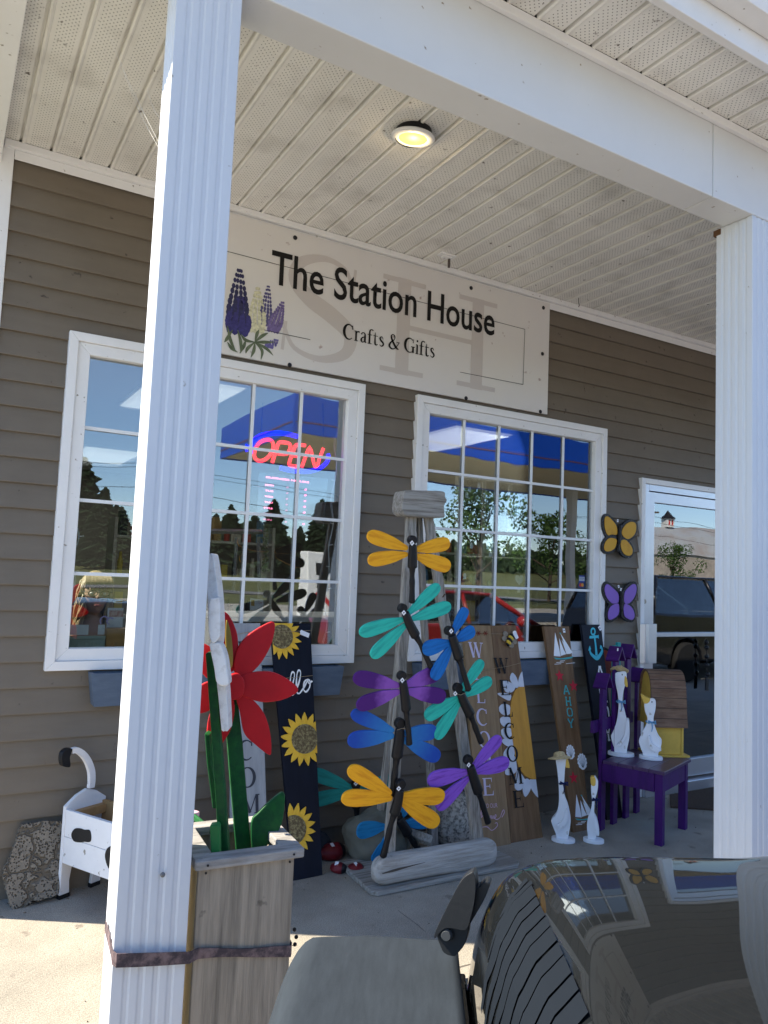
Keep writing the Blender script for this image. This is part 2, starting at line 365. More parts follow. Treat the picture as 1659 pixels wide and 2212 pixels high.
# ================================================================ SETTING
def struct(o): o['kind'] = 'structure'; return o
struct(MB().box(-12, 30, -2.75, .12, -.3, 0).build('sidewalk', concrete))
asphalt = mat('asphalt', (.35, .33, .295), .9, var=.2, vscale=1.2, bump=.4, bscale=90)
struct(MB().box(-60, 120, -29, -2.754, -.3, -.03).build('parking_lot', asphalt))
grass_m = mat('grass', (.06, .075, .022), .9, col2=(.12, .12, .045), vscale=.25, bump=.5, bscale=8)
struct(MB().grid(lambda a, b: (-900+2000*a, -29-900*b, -.06+5.5*(1-math.exp(-max(0, 900*b-25)/60.0))), 40, 60).build('ground', grass_m, smooth=True))
struct(MB().box(-200, 400, -50, -42, -.02, .02).build('road', mat('road_asphalt', (.16, .16, .165), .85, var=.1)))
struct(MB().box(-60, 120, .12, 60, -.3, -.04).build('ground', grass_m))

crk = mat('crack_dark', (.12, .105, .09), .95)
m_ = MB(); q = [P(*zJ(*p), 2, .0006) for p in ((860, 545), (905, 580), (950, 612), (1000, 650), (1050, 695))]
m_.stroke([(p.x, p.y) for p in q], [.002, .004, .003, .004, .002], .0008, n=4); struct(m_.build('crack', crk, keep=True))
struct(MB().box(-12, 30, -1.372, -1.364, .0002, .0008).build('control_joint', crk))
# ================================================================ SHOP BUILDING
shop = thing('shop_building', 'taupe vinyl sided shop with white trim, big gridded windows and a covered porch', 'building', (0, 0, 0))
WX = [(.459, 2.041), (2.398, 3.98)]; WZ = (.984, 2.557)
DX = (4.39, 5.55); DZ = (0, 2.21)
holes = [(WX[0][0]+.03, WX[0][1]-.03, WZ[0]+.03, WZ[1]-.03), (WX[1][0]+.03, WX[1][1]-.03, WZ[0]+.03, WZ[1]-.03), (DX[0], DX[1], -1, DZ[1])]
def siding(x0, x1, z0, z1, holes, course=.115, axis='x'):
    mb = MB(); zs = []
    k = 0; z = z0
    while z < z1-1e-6:
        zt = min(z+course, z1)
        br = sorted({z, zt} | {h[2] for h in holes if z < h[2] < zt} | {h[3] for h in holes if z < h[3] < zt})
        yf = lambda q: -.021+.018*((q-z)/course)      # bottom of a course stands proud
        for a, b in zip(br[:-1], br[1:]):
            m = (a+b)/2; xs = [(x0, x1)]
            for h in holes:
                if h[2] < m < h[3]:
                    nx = []
                    for (p, q) in xs:
                        if h[0] > p: nx.append((p, min(q, h[0])))
                        if h[1] < q: nx.append((max(p, h[1]), q))
                    xs = [t for t in nx if t[1]-t[0] > 1e-4]
            for (p, q) in xs:
                prof = [(yf(a), a), (yf(b), b)]
                if a == z:
                    # dutch-lap bead: short bottom return, small step
                    prof = [(.0, a-.001), (yf(a), a), (yf(a)-.0006, a+.004), (yf(b), b)]
                for (c, d) in zip(prof[:-1], prof[1:]):
                    if axis == 'x': v = [(p, c[0], c[1]), (q, c[0], c[1]), (q, d[0], d[1]), (p, d[0], d[1])]
                    else: v = [(c[0], -p, c[1]), (c[0], -q, c[1]), (d[0], -q, d[1]), (d[0], -p, d[1])]
                    mb._f([mb.bm.verts.new(t) for t in v])
        z = zt
    return mb
mb = siding(.17, 9, -.013, 3.42, holes)
# panel overlap seams: short upright laps
random.seed(4)
for kz in range(30):
    zb = -.013+kz*.115
    for xs in (P(1262, 760, 1, 0).x-1.83*(kz//2 % 2), P(760, 900, 1, 0).x+.95*(kz//2 % 2)):
        if any(h[0]-.03 < xs < h[1]+.03 and h[2]-.12 < zb < h[3] for h in holes): continue
        v = [(xs, -.0225, zb), (xs+.012, -.0215, zb), (xs+.012, -.0035, zb+.115), (xs, -.0045, zb+.115)]
        mb._f([mb.bm.verts.new(t) for t in v]); mb._f([mb.bm.verts.new(t) for t in ((xs, -.0225, zb), (xs, -.0045, zb+.115), (xs, 0, zb+.115), (xs, 0, zb))])
mb.build('siding_wall', siding_m, shop, keep=True)
mbw = MB()   # solid wall behind the siding
def wallrects(x0, x1, z0, z1, hs):
    xs = sorted({x0, x1} | {h[0] for h in hs} | {h[1] for h in hs}); out = []
    for a, b in zip(xs[:-1], xs[1:]):
        zz = sorted([(h[2], h[3]) for h in hs if h[0] <= a+1e-6 and h[1] >= b-1e-6]); z = z0
        for (p, q) in zz:
            if p > z: out.append((a, b, z, p))
            z = max(z, q)
        if z < z1: out.append((a, b, z, z1))
    return out
for (a, b, c, d) in wallrects(.12, 9, -.2, 3.42, holes): mbw.box(a, b, .002, .14, c, d)
inner_m = mat('interior_wall', (.26, .24, .21), .8)
mbw.build('wall', inner_m, shop)
found = MB().box(.10, 9, -.006, .002, -.2, .04).build('foundation_strip', mat('foundation', (.2, .19, .18), .9), shop)
for sx in (3.8+.015,):
    pass
# side / back walls, floor, ceiling, roof
SW = (.72, 1.55, 1.40, 2.32)
mbs = MB()
for (a, b, c, d) in wallrects(.14, 7.0, -.2, 3.42, [SW]): mbs.box(.12, .26, a, b, c, d)
mbs.build('side_wall', inner_m, shop)
siding(-7.0, 0.0, -.013, 3.42, [(-SW[1], -SW[0], SW[2], SW[3])], axis='y').build('side_siding', siding_m, shop, m=Matrix.Translation((.12, 0, 0)), keep=True)
MB().box(8.9, 9.04, .14, 7, -.2, 3.42).build('side_wall', inner_m, shop)
MB().box(.12, 9.04, 7, 7.14, -.2, 3.42).build('back_wall', inner_m, shop)
MB().box(.26, 8.9, .14, 7, -.05, .04).build('shop_floor', mat('shop_floor', (.22, .19, .16), .4, var=.1), shop)
MB().box(.26, 8.9, .14, 7, 2.72, 2.80).build('shop_ceiling', mat('ceiling_tile', (.62, .62, .60), .8), shop)
MB().prism([(-2.2, 3.56), (3.4, 5.6), (9, 3.56), (9, 3.47), (-2.2, 3.47)], 0, 9.3, m=Matrix(((0, 0, 1, 0), (1, 0, 0, 0), (0, 1, 0, 0), (0, 0, 0, 1)))).build('roof', mat('shingles', (.07, .065, .06), .9, var=.2, vscale=30), shop)
# corner post trim
MB().prism([(.035, -.022), (.17, -.022), (.17, .0), (.115, .0), (.115, .16), (.035, .16)], -.1, 3.39).build('corner_trim', white_trim, shop, bevel=.003)
MB().box(.126, 9, -.045, -.018, 3.355, 3.388).box(.1708, 9, -.0225, -.0165, 3.31, 3.355).build('ceiling_trim', white_trim, shop, bevel=.003)
# porch ceiling
def soffit(x0, x1, y0, y1, z, name, z2=None):
    mb = MB(); g = .011; i0 = math.ceil((x0-POFF)/PANEL); i1 = math.floor((x1-POFF)/PANEL)
    prof = [(x0, 0)]
    for i in range(i0, i1+1):
        c = i*PANEL+POFF
        if c-.012 < x0 or c+.014 > x1: continue
        prof += [(c-.012, 0), (c-.010, .015), (c-.001, .015), (c+.0005, -.003), (c+.008, -.006), (c+.0155, -.003), (c+.018, 0)]
    prof += [(x1, 0)]
    for a, b in zip(prof[:-1], prof[1:]):
        mb._f([mb.bm.verts.new(q) for q in ((a[0], y0, z+a[1]), (b[0], y0, z+b[1]), (b[0], y1, z+b[1]), (a[0], y1, z+a[1]))])
    mb.build(name, soffit_m, shop, keep=True)
    MB().box(x0, x1, y0, y1, z+.02, z+.05).build('soffit_backing', black_p, shop)
PF = -1.902; PBK = PF+.143
soffit(.12, 9, PBK+.0, -.02, 3.39, 'porch_ceiling')
soffit(-.25, 9, -2.20, PF-.02, 3.39, 'eave_soffit')
SEAM = P(1541, 255, 1, PF).x
for (a, b) in ((-.02, SEAM-.002), (SEAM+.002, 9)):
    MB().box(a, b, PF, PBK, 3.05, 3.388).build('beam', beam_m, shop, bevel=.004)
MB().box(-.02, 9, PF-.022, PF-.001, 3.355, 3.388).box(-.02, 9, PBK+.001, PBK+.02, 3.37, 3.388).build('beam_trim', white_trim, shop, bevel=.003)
MB().box(.0, .12, -.044, .03, 3.28, 3.309).box(.0, .12, PBK+.002, .03, 3.31, 3.395).box(-.03, -.002, PBK+.0, .03, 3.28, 3.45).build('end_beam', white_trim, shop, bevel=.003)
MB().box(-.25, 5.6, -2.232, -2.202, 3.36, 3.56).build('fascia', white_trim, shop, bevel=.003)
MB().box(5.603, 9, -2.232, -2.202, 3.36, 3.56).build('fascia', white_trim, shop, bevel=.003)
MB().prism([(-2.234, 3.45), (-2.31, 3.45), (-2.33, 3.50), (-2.355, 3.52), (-2.355, 3.575), (-2.34, 3.575), (-2.34, 3.54), (-2.234, 3.54)], -.25, 9, m=Matrix(((0, 0, 1, 0), (1, 0, 0, 0), (0, 1, 0, 0), (0, 0, 0, 1)))).build('gutter', white_trim, shop, bevel=.002)
# posts with fluted faces
def post(x, y, w, d, z0, z1, rz):
    prof = []
    def side(p, q):
        p, q = Vector(p), Vector(q); e = (q-p); L_ = e.length; e.normalize(); n = Vector((-e.y, e.x))  # inward
        r = [p.copy()]
        for f in (.2, .4, .6, .8):
            c = f*L_; r += [p+e*(c-.009), p+e*(c-.005)+n*.0035, p+e*(c+.004)+n*.0035, p+e*(c+.009)]
        return r
    h, k = w/2, d/2
    for a, b in (((-h, -k), (h, -k)), ((h, -k), (h, k)), ((h, k), (-h, k)), ((-h, k), (-h, -k))): prof += side(a, b)
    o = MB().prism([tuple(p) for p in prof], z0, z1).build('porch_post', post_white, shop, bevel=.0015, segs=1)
    o.location = (x, y, 0); o.rotation_euler = (0, 0, rz); return o
pL = post(.519, PF+.0755, .172, .140, -.0, 3.049, R(-3.5))
MB().lathe([(.006, 0), (.006, .004), (.003, .006)], 10, Matrix.Translation(P(351, 1889, 1, PF-.001)) @ Matrix.Rotation(R(90), 4, 'X')).build('screw_cap', mat('screw_grey', (.2, .2, .2), .5, .6), pL, m=None)
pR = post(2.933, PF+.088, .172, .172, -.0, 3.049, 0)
c_ = [o for o in pL.children][0]; c_.parent = shop   # cap stays with the building
rust = mat('rust', (.12, .06, .03), .8)
MB().box(2.845, 2.89, PBK+.008, PBK+.045, 3.02, 3.047).build('post_bracket', rust, shop, bevel=.002)
# windows
lattice = mat('white_grille', (.80, .82, .84), .3)
def window(x0, x1, z0, z1, vs, hs):
    w = bpy.data.objects.new('window', None); COL.objects.link(w); w.parent = shop; w.location = (x0, 0, z0)
    W_, H_ = x1-x0, z1-z0; q = .042
    m = MB()   # outer trim, mitred
    def ring(m, a, b, y0, y1):
        m.prism([(a, a), (W_-a, a), (W_-b, b), (b, b)], y0, y1, M2); m.prism([(a, H_-a), (W_-a, H_-a), (W_-b, H_-b), (b, H_-b)], y0, y1, M2)
        m.prism([(a, a), (b, b), (b, H_-b), (a, H_-a)], y0, y1, M2); m.prism([(W_-a, a), (W_-b, b), (W_-b, H_-b), (W_-a, H_-a)], y0, y1, M2)
    M2 = Matrix(((1, 0, 0, 0), (0, 0, 1, 0), (0, 1, 0, 0), (0, 0, 0, 1)))
    ring(m, 0, q, -.05, .0); m.build('window_frame', white_trim, w, bevel=.0025)
    m = MB(); ring(m, q+.0005, .098, -.036, .03); m.build('sash', white_trim, w, bevel=.003)
    g = MB(); t = .008
    for v in vs: g.box(v-x0-t, v-x0+t, -.0110, -.003, .098, H_-.098)
    for h in hs: g.box(.098, W_-.098, -.0125, -.0035, h-z0-t, h-z0+t)
    g.build('grille', lattice, w)
    MB().box(.095, W_-.095, .000, .004, .095, H_-.095).build('pane', glass, w)
    return w
vsL = [P(u, 830, 1, 0).x for u in (313, 543, 650)]
d = .092; iw = (WX[0][1]-WX[0][0]-2*.098)
vsL = [WX[0][0]+.098+iw*k/5 for k in range(1, 5)]
ih = WZ[1]-WZ[0]-.196
vsR = [WX[1][0]+.098+(WX[1][1]-WX[1][0]-.196)*k/5 for k in range(1, 5)]
hs = [WZ[0]+.098+ih*k/4 for k in range(1, 4)]
window(WX[0][0], WX[0][1], WZ[0], WZ[1], vsL, hs); window(WX[1][0], WX[1][1], WZ[0], WZ[1], vsR, hs)
# door
dr = bpy.data.objects.new('glass_door', None); COL.objects.link(dr); dr.parent = shop; dr.location = (0, 0, 0)
MB().box(4.345, 4.385, -.042, .0, 0, 2.252).box(4.3855, 5.60, -.042, .0, 2.213, 2.252).box(5.56, 5.60, -.042, 0, 0, 2.2125).build('door_trim', white_trim, dr, bevel=.003)
MB().box(4.3856, 4.437, -.028, .09, 0, 2.2125).box(4.4375, 5.50, -.028, .09, 2.165, 2.2125).box(5.5005, 5.5595, -.028, .09, 0, 2.2125).build('door_frame', alum, dr, bevel=.002)
MB().box(4.44, 4.505, -.020, .028, .075, 2.16).box(5.432, 5.497, -.020, .028, .075, 2.16).box(4.5055, 5.4315, -.018, .026, 2.085, 2.16).box(4.5055, 5.4315, -.018, .026, .085, .21).build('door_leaf', alum, dr, bevel=.002)
MB().box(4.5055, 5.4315, -.034, -.019, P(*zDR(300, 408), 1, -.03).z-.015, P(*zDR(300, 408), 1, -.03).z+.016).build('push_bar', alum, dr, bevel=.003)
MB().box(4.50, 5.435, .004, .010, .205, 2.09).build('pane', glassmat('door_glass', .22), dr)
MB().box(4.387, 5.558, -.07, .09, .0, .07).build('threshold', alum, dr, bevel=.004)
hp = [P(*zBF(x, y), 1, -.075) for x, y in ((755, 1520), (908, 1525), (903, 1925))]
hx0, hx1, hz1, hz0 = hp[0].x, hp[1].x, hp[0].z, hp[2].z
MB().prism([(hx0, -.060), (hx0+.03, -.080), (hx0+.05, -.066), (hx0+.065, -.084), (hx1, -.078), (hx1, -.070), (hx0+.04, -.055), (hx0, -.052)], hz0, hz1).box(hx0+.03, hx0+.05, -.06, -.0205, hz0+.05, hz0+.07).box(hx0+.03, hx0+.05, -.06, -.0205, hz1-.07, hz1-.05).build('pull_handle', alum, dr, bevel=.002)
lk = P(*zBF(777, 1290), 1, -.02)
MB().lathe([(.017, 0), (.017, .008), (.012, .013), (.004, .013)], 18, Matrix.Translation((lk.x, -.0205, lk.z)) @ Matrix.Rotation(R(90), 4, 'X')).build('lock', mat('lock_metal', (.35, .33, .3), .3, .9), dr, smooth=False)
# downlight in the porch ceiling
lp = P(893, 296, 2, 3.365)
dl = thing('ceiling_light', 'round white downlight hanging loose from the porch ceiling with a warm lit bulb', 'light', (lp.x, lp.y, 3.386))
ri = .048; tilt = Matrix.Rotation(R(8), 4, 'X')
MB().lathe([(.062, .0), (.095, -.004), (.096, -.010), (.088, -.016), (.068, -.018), (.062, -.014), (.062, 0)], 40, tilt @ Matrix.Translation((0, 0, -.014))).build('trim_ring', white_trim, dl, smooth=True)
MB().lathe([(.078, .03), (.080, -.02), (.076, -.022), (.070, .03)], 30, Matrix.Translation((0, 0, -.004))).build('housing', black_p, dl, smooth=True)
warm = mat('warm_reflector', (1, .60, .14), .5, emit=.6)
MB().lathe([(.061, -.028), (.056, .02), (.03, .028), (.01, .028)], 30, tilt).build('reflector', warm, dl, smooth=True)
MB().ball((0, 0, .008), .02, 3).build('bulb', mat('lit_bulb', (1, .85, .5), .5, emit=9), dl, smooth=True)
l_ = bpy.data.lights.new('bulb_light', 'POINT'); l_.energy = .3; l_.color = (1, .75, .4); l_.shadow_soft_size = .03
lo = bpy.data.objects.new('bulb_light', l_); COL.objects.link(lo); lo.parent = dl; lo.location = (0, 0, -.06)
# little bracket on ceiling
sp = P(965, 553, 2, 3.382)
br = thing('ceiling_bracket', 'small cream plastic bracket with a dark clip on the porch ceiling above the shop sign', 'bracket', (sp.x, sp.y, 3.39))
MB().box(-.055, .055, -.03, .03, -.010, .0).box(-.03, .03, -.018, .018, -.022, -.010).build('plate', white_trim, br, bevel=.003)
MB().box(.012, .024, -.006, .006, -.075, -.0225).build('clip', mat('dark_clip', (.10, .08, .07), .5), br, bevel=.001)
sp = P(1250, 645, 2, 3.386)
hk = thing('ceiling_hook', 'tiny dark wire hook hanging from the porch ceiling right of the sign', 'hook', (sp.x, sp.y, 3.39))
MB().tube([(0, 0, 0), (0, 0, -.03), (.008, 0, -.05), (.0, 0, -.062)], .0022, 6).build('wire', black_p, hk)

# ================================================================ SHOP SIGN
sg = thing('shop_sign', 'long pale shop sign reading The Station House Crafts & Gifts with lupins, over the windows', 'sign', WALL.m)
sx0, sx1 = 1.000, 3.432; sz0, sz1 = 2.584, 3.341
sy = -.034
sfr = wallfr(sy)
def sign_extra(n, tc, cur, col, b): return cur
sign_m = mat('sign_face', (.69, .67, .67), .4, col2=(.72, .70, .66), vscale=1.2, dirt=-.1, dscale=17, dcol=(.42, .35, .33))
MB().box(sx0, sx1, sz0, sz1, .018, -sy).build('panel', sign_m, sg, bevel=.001)
ghost = mat('ghost_letters', (.57, .53, .51), .45); ink = mat('sign_ink', (.012, .011, .011), .6, spec=.2)
Sl = lambda x, y: sfr.l(zS(x, y))
g = MB()
a, b = Sl(300, 265), Sl(300, 780)
glyph(g, 'S', Sl(305, 780)[0]-.02, Sl(500, 780)[1], Sl(470, 265)[1]-Sl(560, 785)[1], 1.12, -sy+.001, bold=.9)
hb, ht = Sl(920, 860), Sl(920, 385)
hh = ht[1]-hb[1]; hx = Sl(795, 830)[0]; hx2 = Sl(1385, 520)[0]
glyph(g, 'H', hx, hb[1], hh, (hx2-hx)/hh/1.04, -sy+.001, bold=.92)
g.build('monogram', ghost, sg, keep=True)
BOLD = .012
textmesh('lettering', 'The Station House', ink, sg, sfr, Sl(272, 408), Sl(1370, 668), cap=(Sl(330, 250)[1]-Sl(330, 418)[1]), z=-sy+.0035)
BOLD = .0
g = MB(); x = Sl(625, 685)[0]; s0 = 'Crafts & Gifts'; tot = sum(GW[c] for c in s0)+.0
x1 = Sl(1078, 770)[0]; capH = Sl(645, 612)[1]-Sl(645, 686)[1]; wf = (x1-x)/(tot*capH); yb = Sl(640, 683)[1]
for i, c in enumerate(s0):
    if c != ' ':
        glyph(g, c, x, yb, capH, wf, -sy+.0035, bold=1.1)
    x += GW[c]*capH*wf
g.build('lettering', ink, sg, keep=True)
g = MB(); lw = .003
for pl_ in ([(30, 247), (1520, 637)], [(1520, 637), (1511, 908)], [(1511, 908), (1202, 847)], [(240, 640), (467, 688)]):
    g.stroke([Sl(*p) for p in pl_], lw, -sy+.002+.0003*pl_[0][0] % .0009, False)
g.build('border_line', ink, sg, keep=True)
bolt = mat('dark_bolt', (.03, .03, .035), .4, .5)
for (px, py) in ((393, 187), (1257, 434), (1612, 531), (1607, 757), (1597, 1041), (1232, 975), (366, 812)):
    q = Sl(px, py)
    MB().lathe([(.0125, 0), (.0125, .003), (.008, .0065), (.002, .0065)], 16, Matrix.Translation((q[0], q[1], -sy))).build('bolt', bolt, sg)
# lupins
def lupin(g, base, top, w, n):
    b, t = Vector(base), Vector(top); ax = (t-b)
    for i in range(n):
        f = i/n; ww = w*(1-f)**.75*(.7+.5*math.sin(min(1, f*3)*1.57))
        for s_ in (-1, -.35, .35, 1):
            c = b+ax*(f+.02*random.random())+Vector((s_*ww*.5, 0)); r_ = (.35*(1-f)+.16)*w*.44
            g.prism([(c.x+r_*math.cos(a_)*.75, c.y+r_*math.sin(a_)*1.15) for a_ in [k*math.pi/4 for k in range(8)]], -sy+.001+.0003*(i % 5)+.0001*s_, -sy+.0014+.0003*(i % 5)+.0001*s_)
cols = [((70, 620), (122, 325), 110*.00052*2.2, (.05, .05, .16)), ((205, 640), (210, 420), .085, (.62, .60, .42)), ((245, 610), (263, 410), .06, (.10, .09, .22)), ((285, 640), (335, 495), .07, (.17, .13, .30)), ((110, 640), (130, 470), .12, (.045, .04, .17)), ((265, 720), (310, 680), .05, (.14, .12, .32))]
cols[0] = ((108, 620), (122, 325), .105, (.035, .035, .10))
for i, (b, t, w_, c) in enumerate(cols):
    g = MB(); lupin(g, Sl(*b), Sl(*t), w_, 11 if i != 5 else 4); g.build('painted_lupin', mat('lupin_paint_%d' % i, c, .5, var=.35, vscale=60), sg)
g = MB(); k = 0
for (a, b_, c_) in (((195, 700), (230, 740), (225, 785)), ((195, 700), (250, 730), (285, 765)), ((195, 700), (160, 730), (150, 755)), ((195, 700), (190, 740), (175, 775)), ((195, 700), (240, 700), (290, 700)), ((195, 700), (150, 690), (125, 660)), ((195, 700), (230, 670), (260, 655)), ((195, 700), (205, 660), (215, 640)), ((60, 620), (75, 690), (100, 745)), ((110, 640), (125, 700), (125, 755)), ((85, 640), (60, 680), (45, 700)), ((60, 700), (80, 730), (110, 750)), ((150, 690), (140, 720), (120, 755))):
    g.stroke([Sl(*a), Sl(*b_), Sl(*c_)], [.004, .018, .003], -sy+.0012+.00025*k); k += 1
g.build('painted_leaves', mat('leaf_paint', (.12, .15, .09), .5, var=.4, vscale=30), sg, keep=True)

# ================================================================ frames for things that lean on the wall
def lean(bot, top, yt):
    """frame of a board standing on z=0 at image point bot, whose top image point top is at y=yt"""
    b = P(*bot, 2, 0); t = P(*top, 1, yt); ey = (t-b).normalized()
    n = Vector((1, 0, 0)).cross(ey); n = n if n.y < 0 else -n
    return Fr(b, n, ey)
def board(name, label, c, corners, yt, thick, mt, group=None, bev=.002):
    """corners: image points bottom-left, bottom-right, top-right, top-left"""
    bl, br_, tr, tl = corners; mid = lambda p, q: ((p[0]+q[0])/2, (p[1]+q[1])/2)
    fr = lean(mid(bl, br_), mid(tl, tr), yt)
    t = thing(name, label, c, fr.m, group)
    po = fr.pts(corners); MB().prism(po, -thick, 0).build('panel', mt, t, bevel=bev)
    return t, fr, po
tag_white = mat('paper_tag', (.85, .86, .9), .6)
def price(parent, fr, uv, w=.022, h=.030, ang=0, off=.004, name='price_tag'):
    q = fr.l(uv, off); o = MB().box(-w/2, w/2, -h/2, h/2, 0, .0008).build(name, tag_white, parent, m=Matrix.Translation((q[0], q[1], off)) @ Matrix.Rotation(R(ang), 4, 'Z'))
    MB().box(-w*.2, w*.2, -h*.1, h*.16, .001, .0014).build('print', ink, o)
    return o
navy = mat('navy_board', (.006, .008, .018), .55, spec=.2, var=.3, vscale=4, bump=.15, bscale=40, stretch=(5, .6, 5))
# --- hello sunflower board
T, fr, po = board('sunflower_board', 'tall navy board with three half sunflowers and a white script hello', 'sign board',
                  [(634, 1904), (697, 1890), zF(785, 562), zF(525, 562)], -.075, .022, navy, 'painted boards leaning on the wall')
yel = mat('sunflower_yellow', (.88, .54, .05), .5, col2=(.66, .34, .025), vscale=25, thr=(.45, .8)); seed = mat('seed_head', (.14, .10, .05), .6, col2=(.36, .30, .15), vscale=75, thr=(.45, .6), bump=1, bscale=80)
def sunflower(cpx, rpx, n=17, a0=0, ir=1.0, outr=1.75):
    c = Vector(fr.l(zF(*cpx))); r_ = (Vector(fr.l(zF(cpx[0]+rpx, cpx[1])))-c).length
    for i in range(n):
        a = 2*math.pi*i/n+a0; e = Vector((math.cos(a), math.sin(a))); nn = Vector((-e.y, e.x)); w_ = 2*math.pi*r_/n*.62
        raw = [c+e*r_*.8-nn*w_*.8, c+e*r_*1.25-nn*w_*.98, c+e*r_*1.52-nn*w_*.7, c+e*r_*outr, c+e*r_*1.52+nn*w_*.7, c+e*r_*1.25+nn*w_*.98, c+e*r_*.8+nn*w_*.8]
        pl_ = clip([tuple(p) for p in raw], po)
        if len(pl_) > 2: MB().prism(pl_, .0005, .009+.0012*(i % 2)).build('petal', yel, T, bevel=.0015, segs=1)
    pl_ = clip([tuple(c+Vector((math.cos(k*math.pi/20), math.sin(k*math.pi/20)))*r_) for k in range(40)], po)
    m_ = MB().prism(pl_, .0005, .014)
    for k in range(90):
        a = k*2.4; q = c+Vector((math.cos(a), math.sin(a)))*r_*.93*math.sqrt(k/90)
        if len(clip([(q.x-.004, q.y-.004), (q.x+.004, q.y-.004), (q.x, q.y+.004)], po)) == 3: m_.ball((q.x, q.y, .0145), .0042, 1)
    m_.build('seed_head', seed, T)
sunflower((592, 650), 72, a0=.1, outr=1.9); sunflower((742, 1318), 84, a0=0, outr=1.85); sunflower((668, 1912), 82, a0=.15, outr=1.85)
white_ink = mat('white_ink', (.9, .91, .93), .5)
g = MB()
hp_ = [[(548, 1050), (566, 1000), (590, 930), (583, 905), (566, 930), (553, 1050), (570, 985), (585, 985), (583, 1045), (596, 1042)],
       [(596, 1042), (622, 1012), (628, 985), (612, 982), (600, 1010), (606, 1045), (628, 1046)],
       [(628, 1046), (662, 975), (680, 900), (668, 880), (656, 905), (650, 975), (655, 1025), (672, 1030)],
       [(672, 1030), (705, 960), (720, 890), (708, 868), (696, 895), (692, 960), (697, 1015), (714, 1020)],
       [(714, 1020), (745, 975), (765, 930), (745, 945), (738, 990), (755, 1010), (778, 980), (780, 940), (765, 930), (775, 955), (796, 938)]]
for k, s_ in enumerate(hp_):
    L_ = len(s_); g.stroke([fr.l(zF(*p)) for p in s_], [.004+.006*abs(math.sin(1.4*i+.5)) for i in range(L_)], .0015+.0004*k, n=6)
g.build('lettering', white_ink, T, keep=True)
twine = mat('twine', (.35, .27, .17), .9)
def twine_line(T, fr, pts, off=.012, r=.0012): MB().tube([(*fr.l(p, off), off) for p in pts], r, 5).build('twine', twine, T)
twine_line(T, fr, [zF(527, 612), zF(640, 616), zF(785, 608)], .018); twine_line(T, fr, [zF(530, 926), zF(680, 916), zF(800, 903)], .006)
q = MB().prism([fr.l(zF(*p), .02) for p in ((718, 612), (725, 604), (780, 628), (772, 656), (718, 634))], .020, .0212).build('price_tag', tag_white, T)
# --- grey welcome board behind the red flower
greyb = mat('grey_washed_board', (.30, .32, .35), .65, var=.18, vscale=6, stretch=(5, .6, 5), bump=.2, bscale=40)
T, fr, po = board('welcome_board', 'pale grey washed board with dark letters standing behind the red wooden flower', 'sign board',
                  [zF(262, 2320), zF(516, 2284), zF(458, 560), zF(270, 560)], -.07, .02, greyb, 'painted boards leaning on the wall')
g = MB()
for ch, c, h in (('E', (345, 1240), 120), ('L', (355, 1060), 120), ('C', (362, 1392), 130), ('O', (372, 1570), 135), ('M', (392, 1745), 125)):
    if ch == 'E': continue
    place_letter(g, fr, ch, zF(*c), h*.33, .0012)
place_letter(g, fr, 'W', zF(330, 740), 40, .0012)
g.build('lettering', mat('charcoal_ink', (.03, .035, .05), .5), T, keep=True)
twine_line(T, fr, [zF(272, 640), zF(360, 622), zF(460, 600)], .006)
MB().tube([(*fr.l(zF(380, 622), .01), .01), (*fr.l(zF(395, 640), .01), .01), (*fr.l(zF(385, 655), .01), .01)], .003, 6).build('red_bow', mat('red_bow', (.6, .03, .03), .5), T)
# --- brown WELCOME to our home
wood1 = mat('oak_stain_board', (.22, .135, .065), .6, col2=(.36, .24, .13), vscale=3.5, stretch=(9, .8, 9), bump=.2, bscale=20, thr=(.3, .72), dirt=.0)
wood2 = mat('walnut_stain_board', (.12, .062, .028), .6, col2=(.25, .145, .07), vscale=3.5, stretch=(9, .7, 9), bump=.2, bscale=20, thr=(.3, .72))
T, fr, po = board('welcome_board', 'light brown board with pale lilac letters WELCOME, behind the dragonfly rack', 'sign board',
                  [zBD(150, 2120), zBD(427, 2083), zBD(255, 224), zBD(20, 222)], -.075, .022, wood1, 'painted boards leaning on the wall')
lil = mat('lilac_ink', (.62, .55, .70), .5)
g = MB()
for ch, c, h in (('W', (128, 432), 128), ('E', (150, 625), 120), ('L', (168, 822), 118), ('C', (182, 1000), 140), ('O', (200, 1190), 140), ('M', (212, 1385), 120), ('E', (230, 1590), 148)):
    place_letter(g, fr, ch, zBD(*c), h*.255, .0015)
g.build('lettering', lil, T, keep=True)
textmesh('lettering', 'TO OUR', mat('pink_ink', (.62, .40, .50), .5), T, fr, fr.l(zBD(196, 1772)), fr.l(zBD(310, 1766)), cap=.024, z=.002)
g = MB()
for k, s_ in enumerate([[(160, 1880), (170, 1800), (182, 1770), (172, 1850), (186, 1835), (194, 1862)], [(194, 1862), (210, 1840), (222, 1850), (212, 1870), (204, 1856), (222, 1845)], [(228, 1872), (236, 1836), (244, 1862), (254, 1832), (262, 1862), (272, 1834), (278, 1862)], [(280, 1862), (296, 1842), (292, 1826), (282, 1850), (300, 1868), (330, 1850), (350, 1800), (362, 1786), (366, 1810), (345, 1850)], [(170, 1935), (220, 1930), (260, 1960), (305, 1925), (302, 1895), (285, 1902)]]):
    g.stroke([fr.l(zBD(*p)) for p in s_], [.0022+.003*abs(math.sin(1.3*i)) for i in range(len(s_))], .0017+.0004*k, n=5)
g.build('lettering', MATS['pink_ink'], T, keep=True)
twine_line(T, fr, [zBD(118, 276), zBD(200, 290), zBD(258, 296)], .004); twine_line(T, fr, [zBD(120, 605), zBD(210, 603), zBD(292, 588)], .004)
bow = mat('dark_red_bow', (.22, .03, .02), .6)
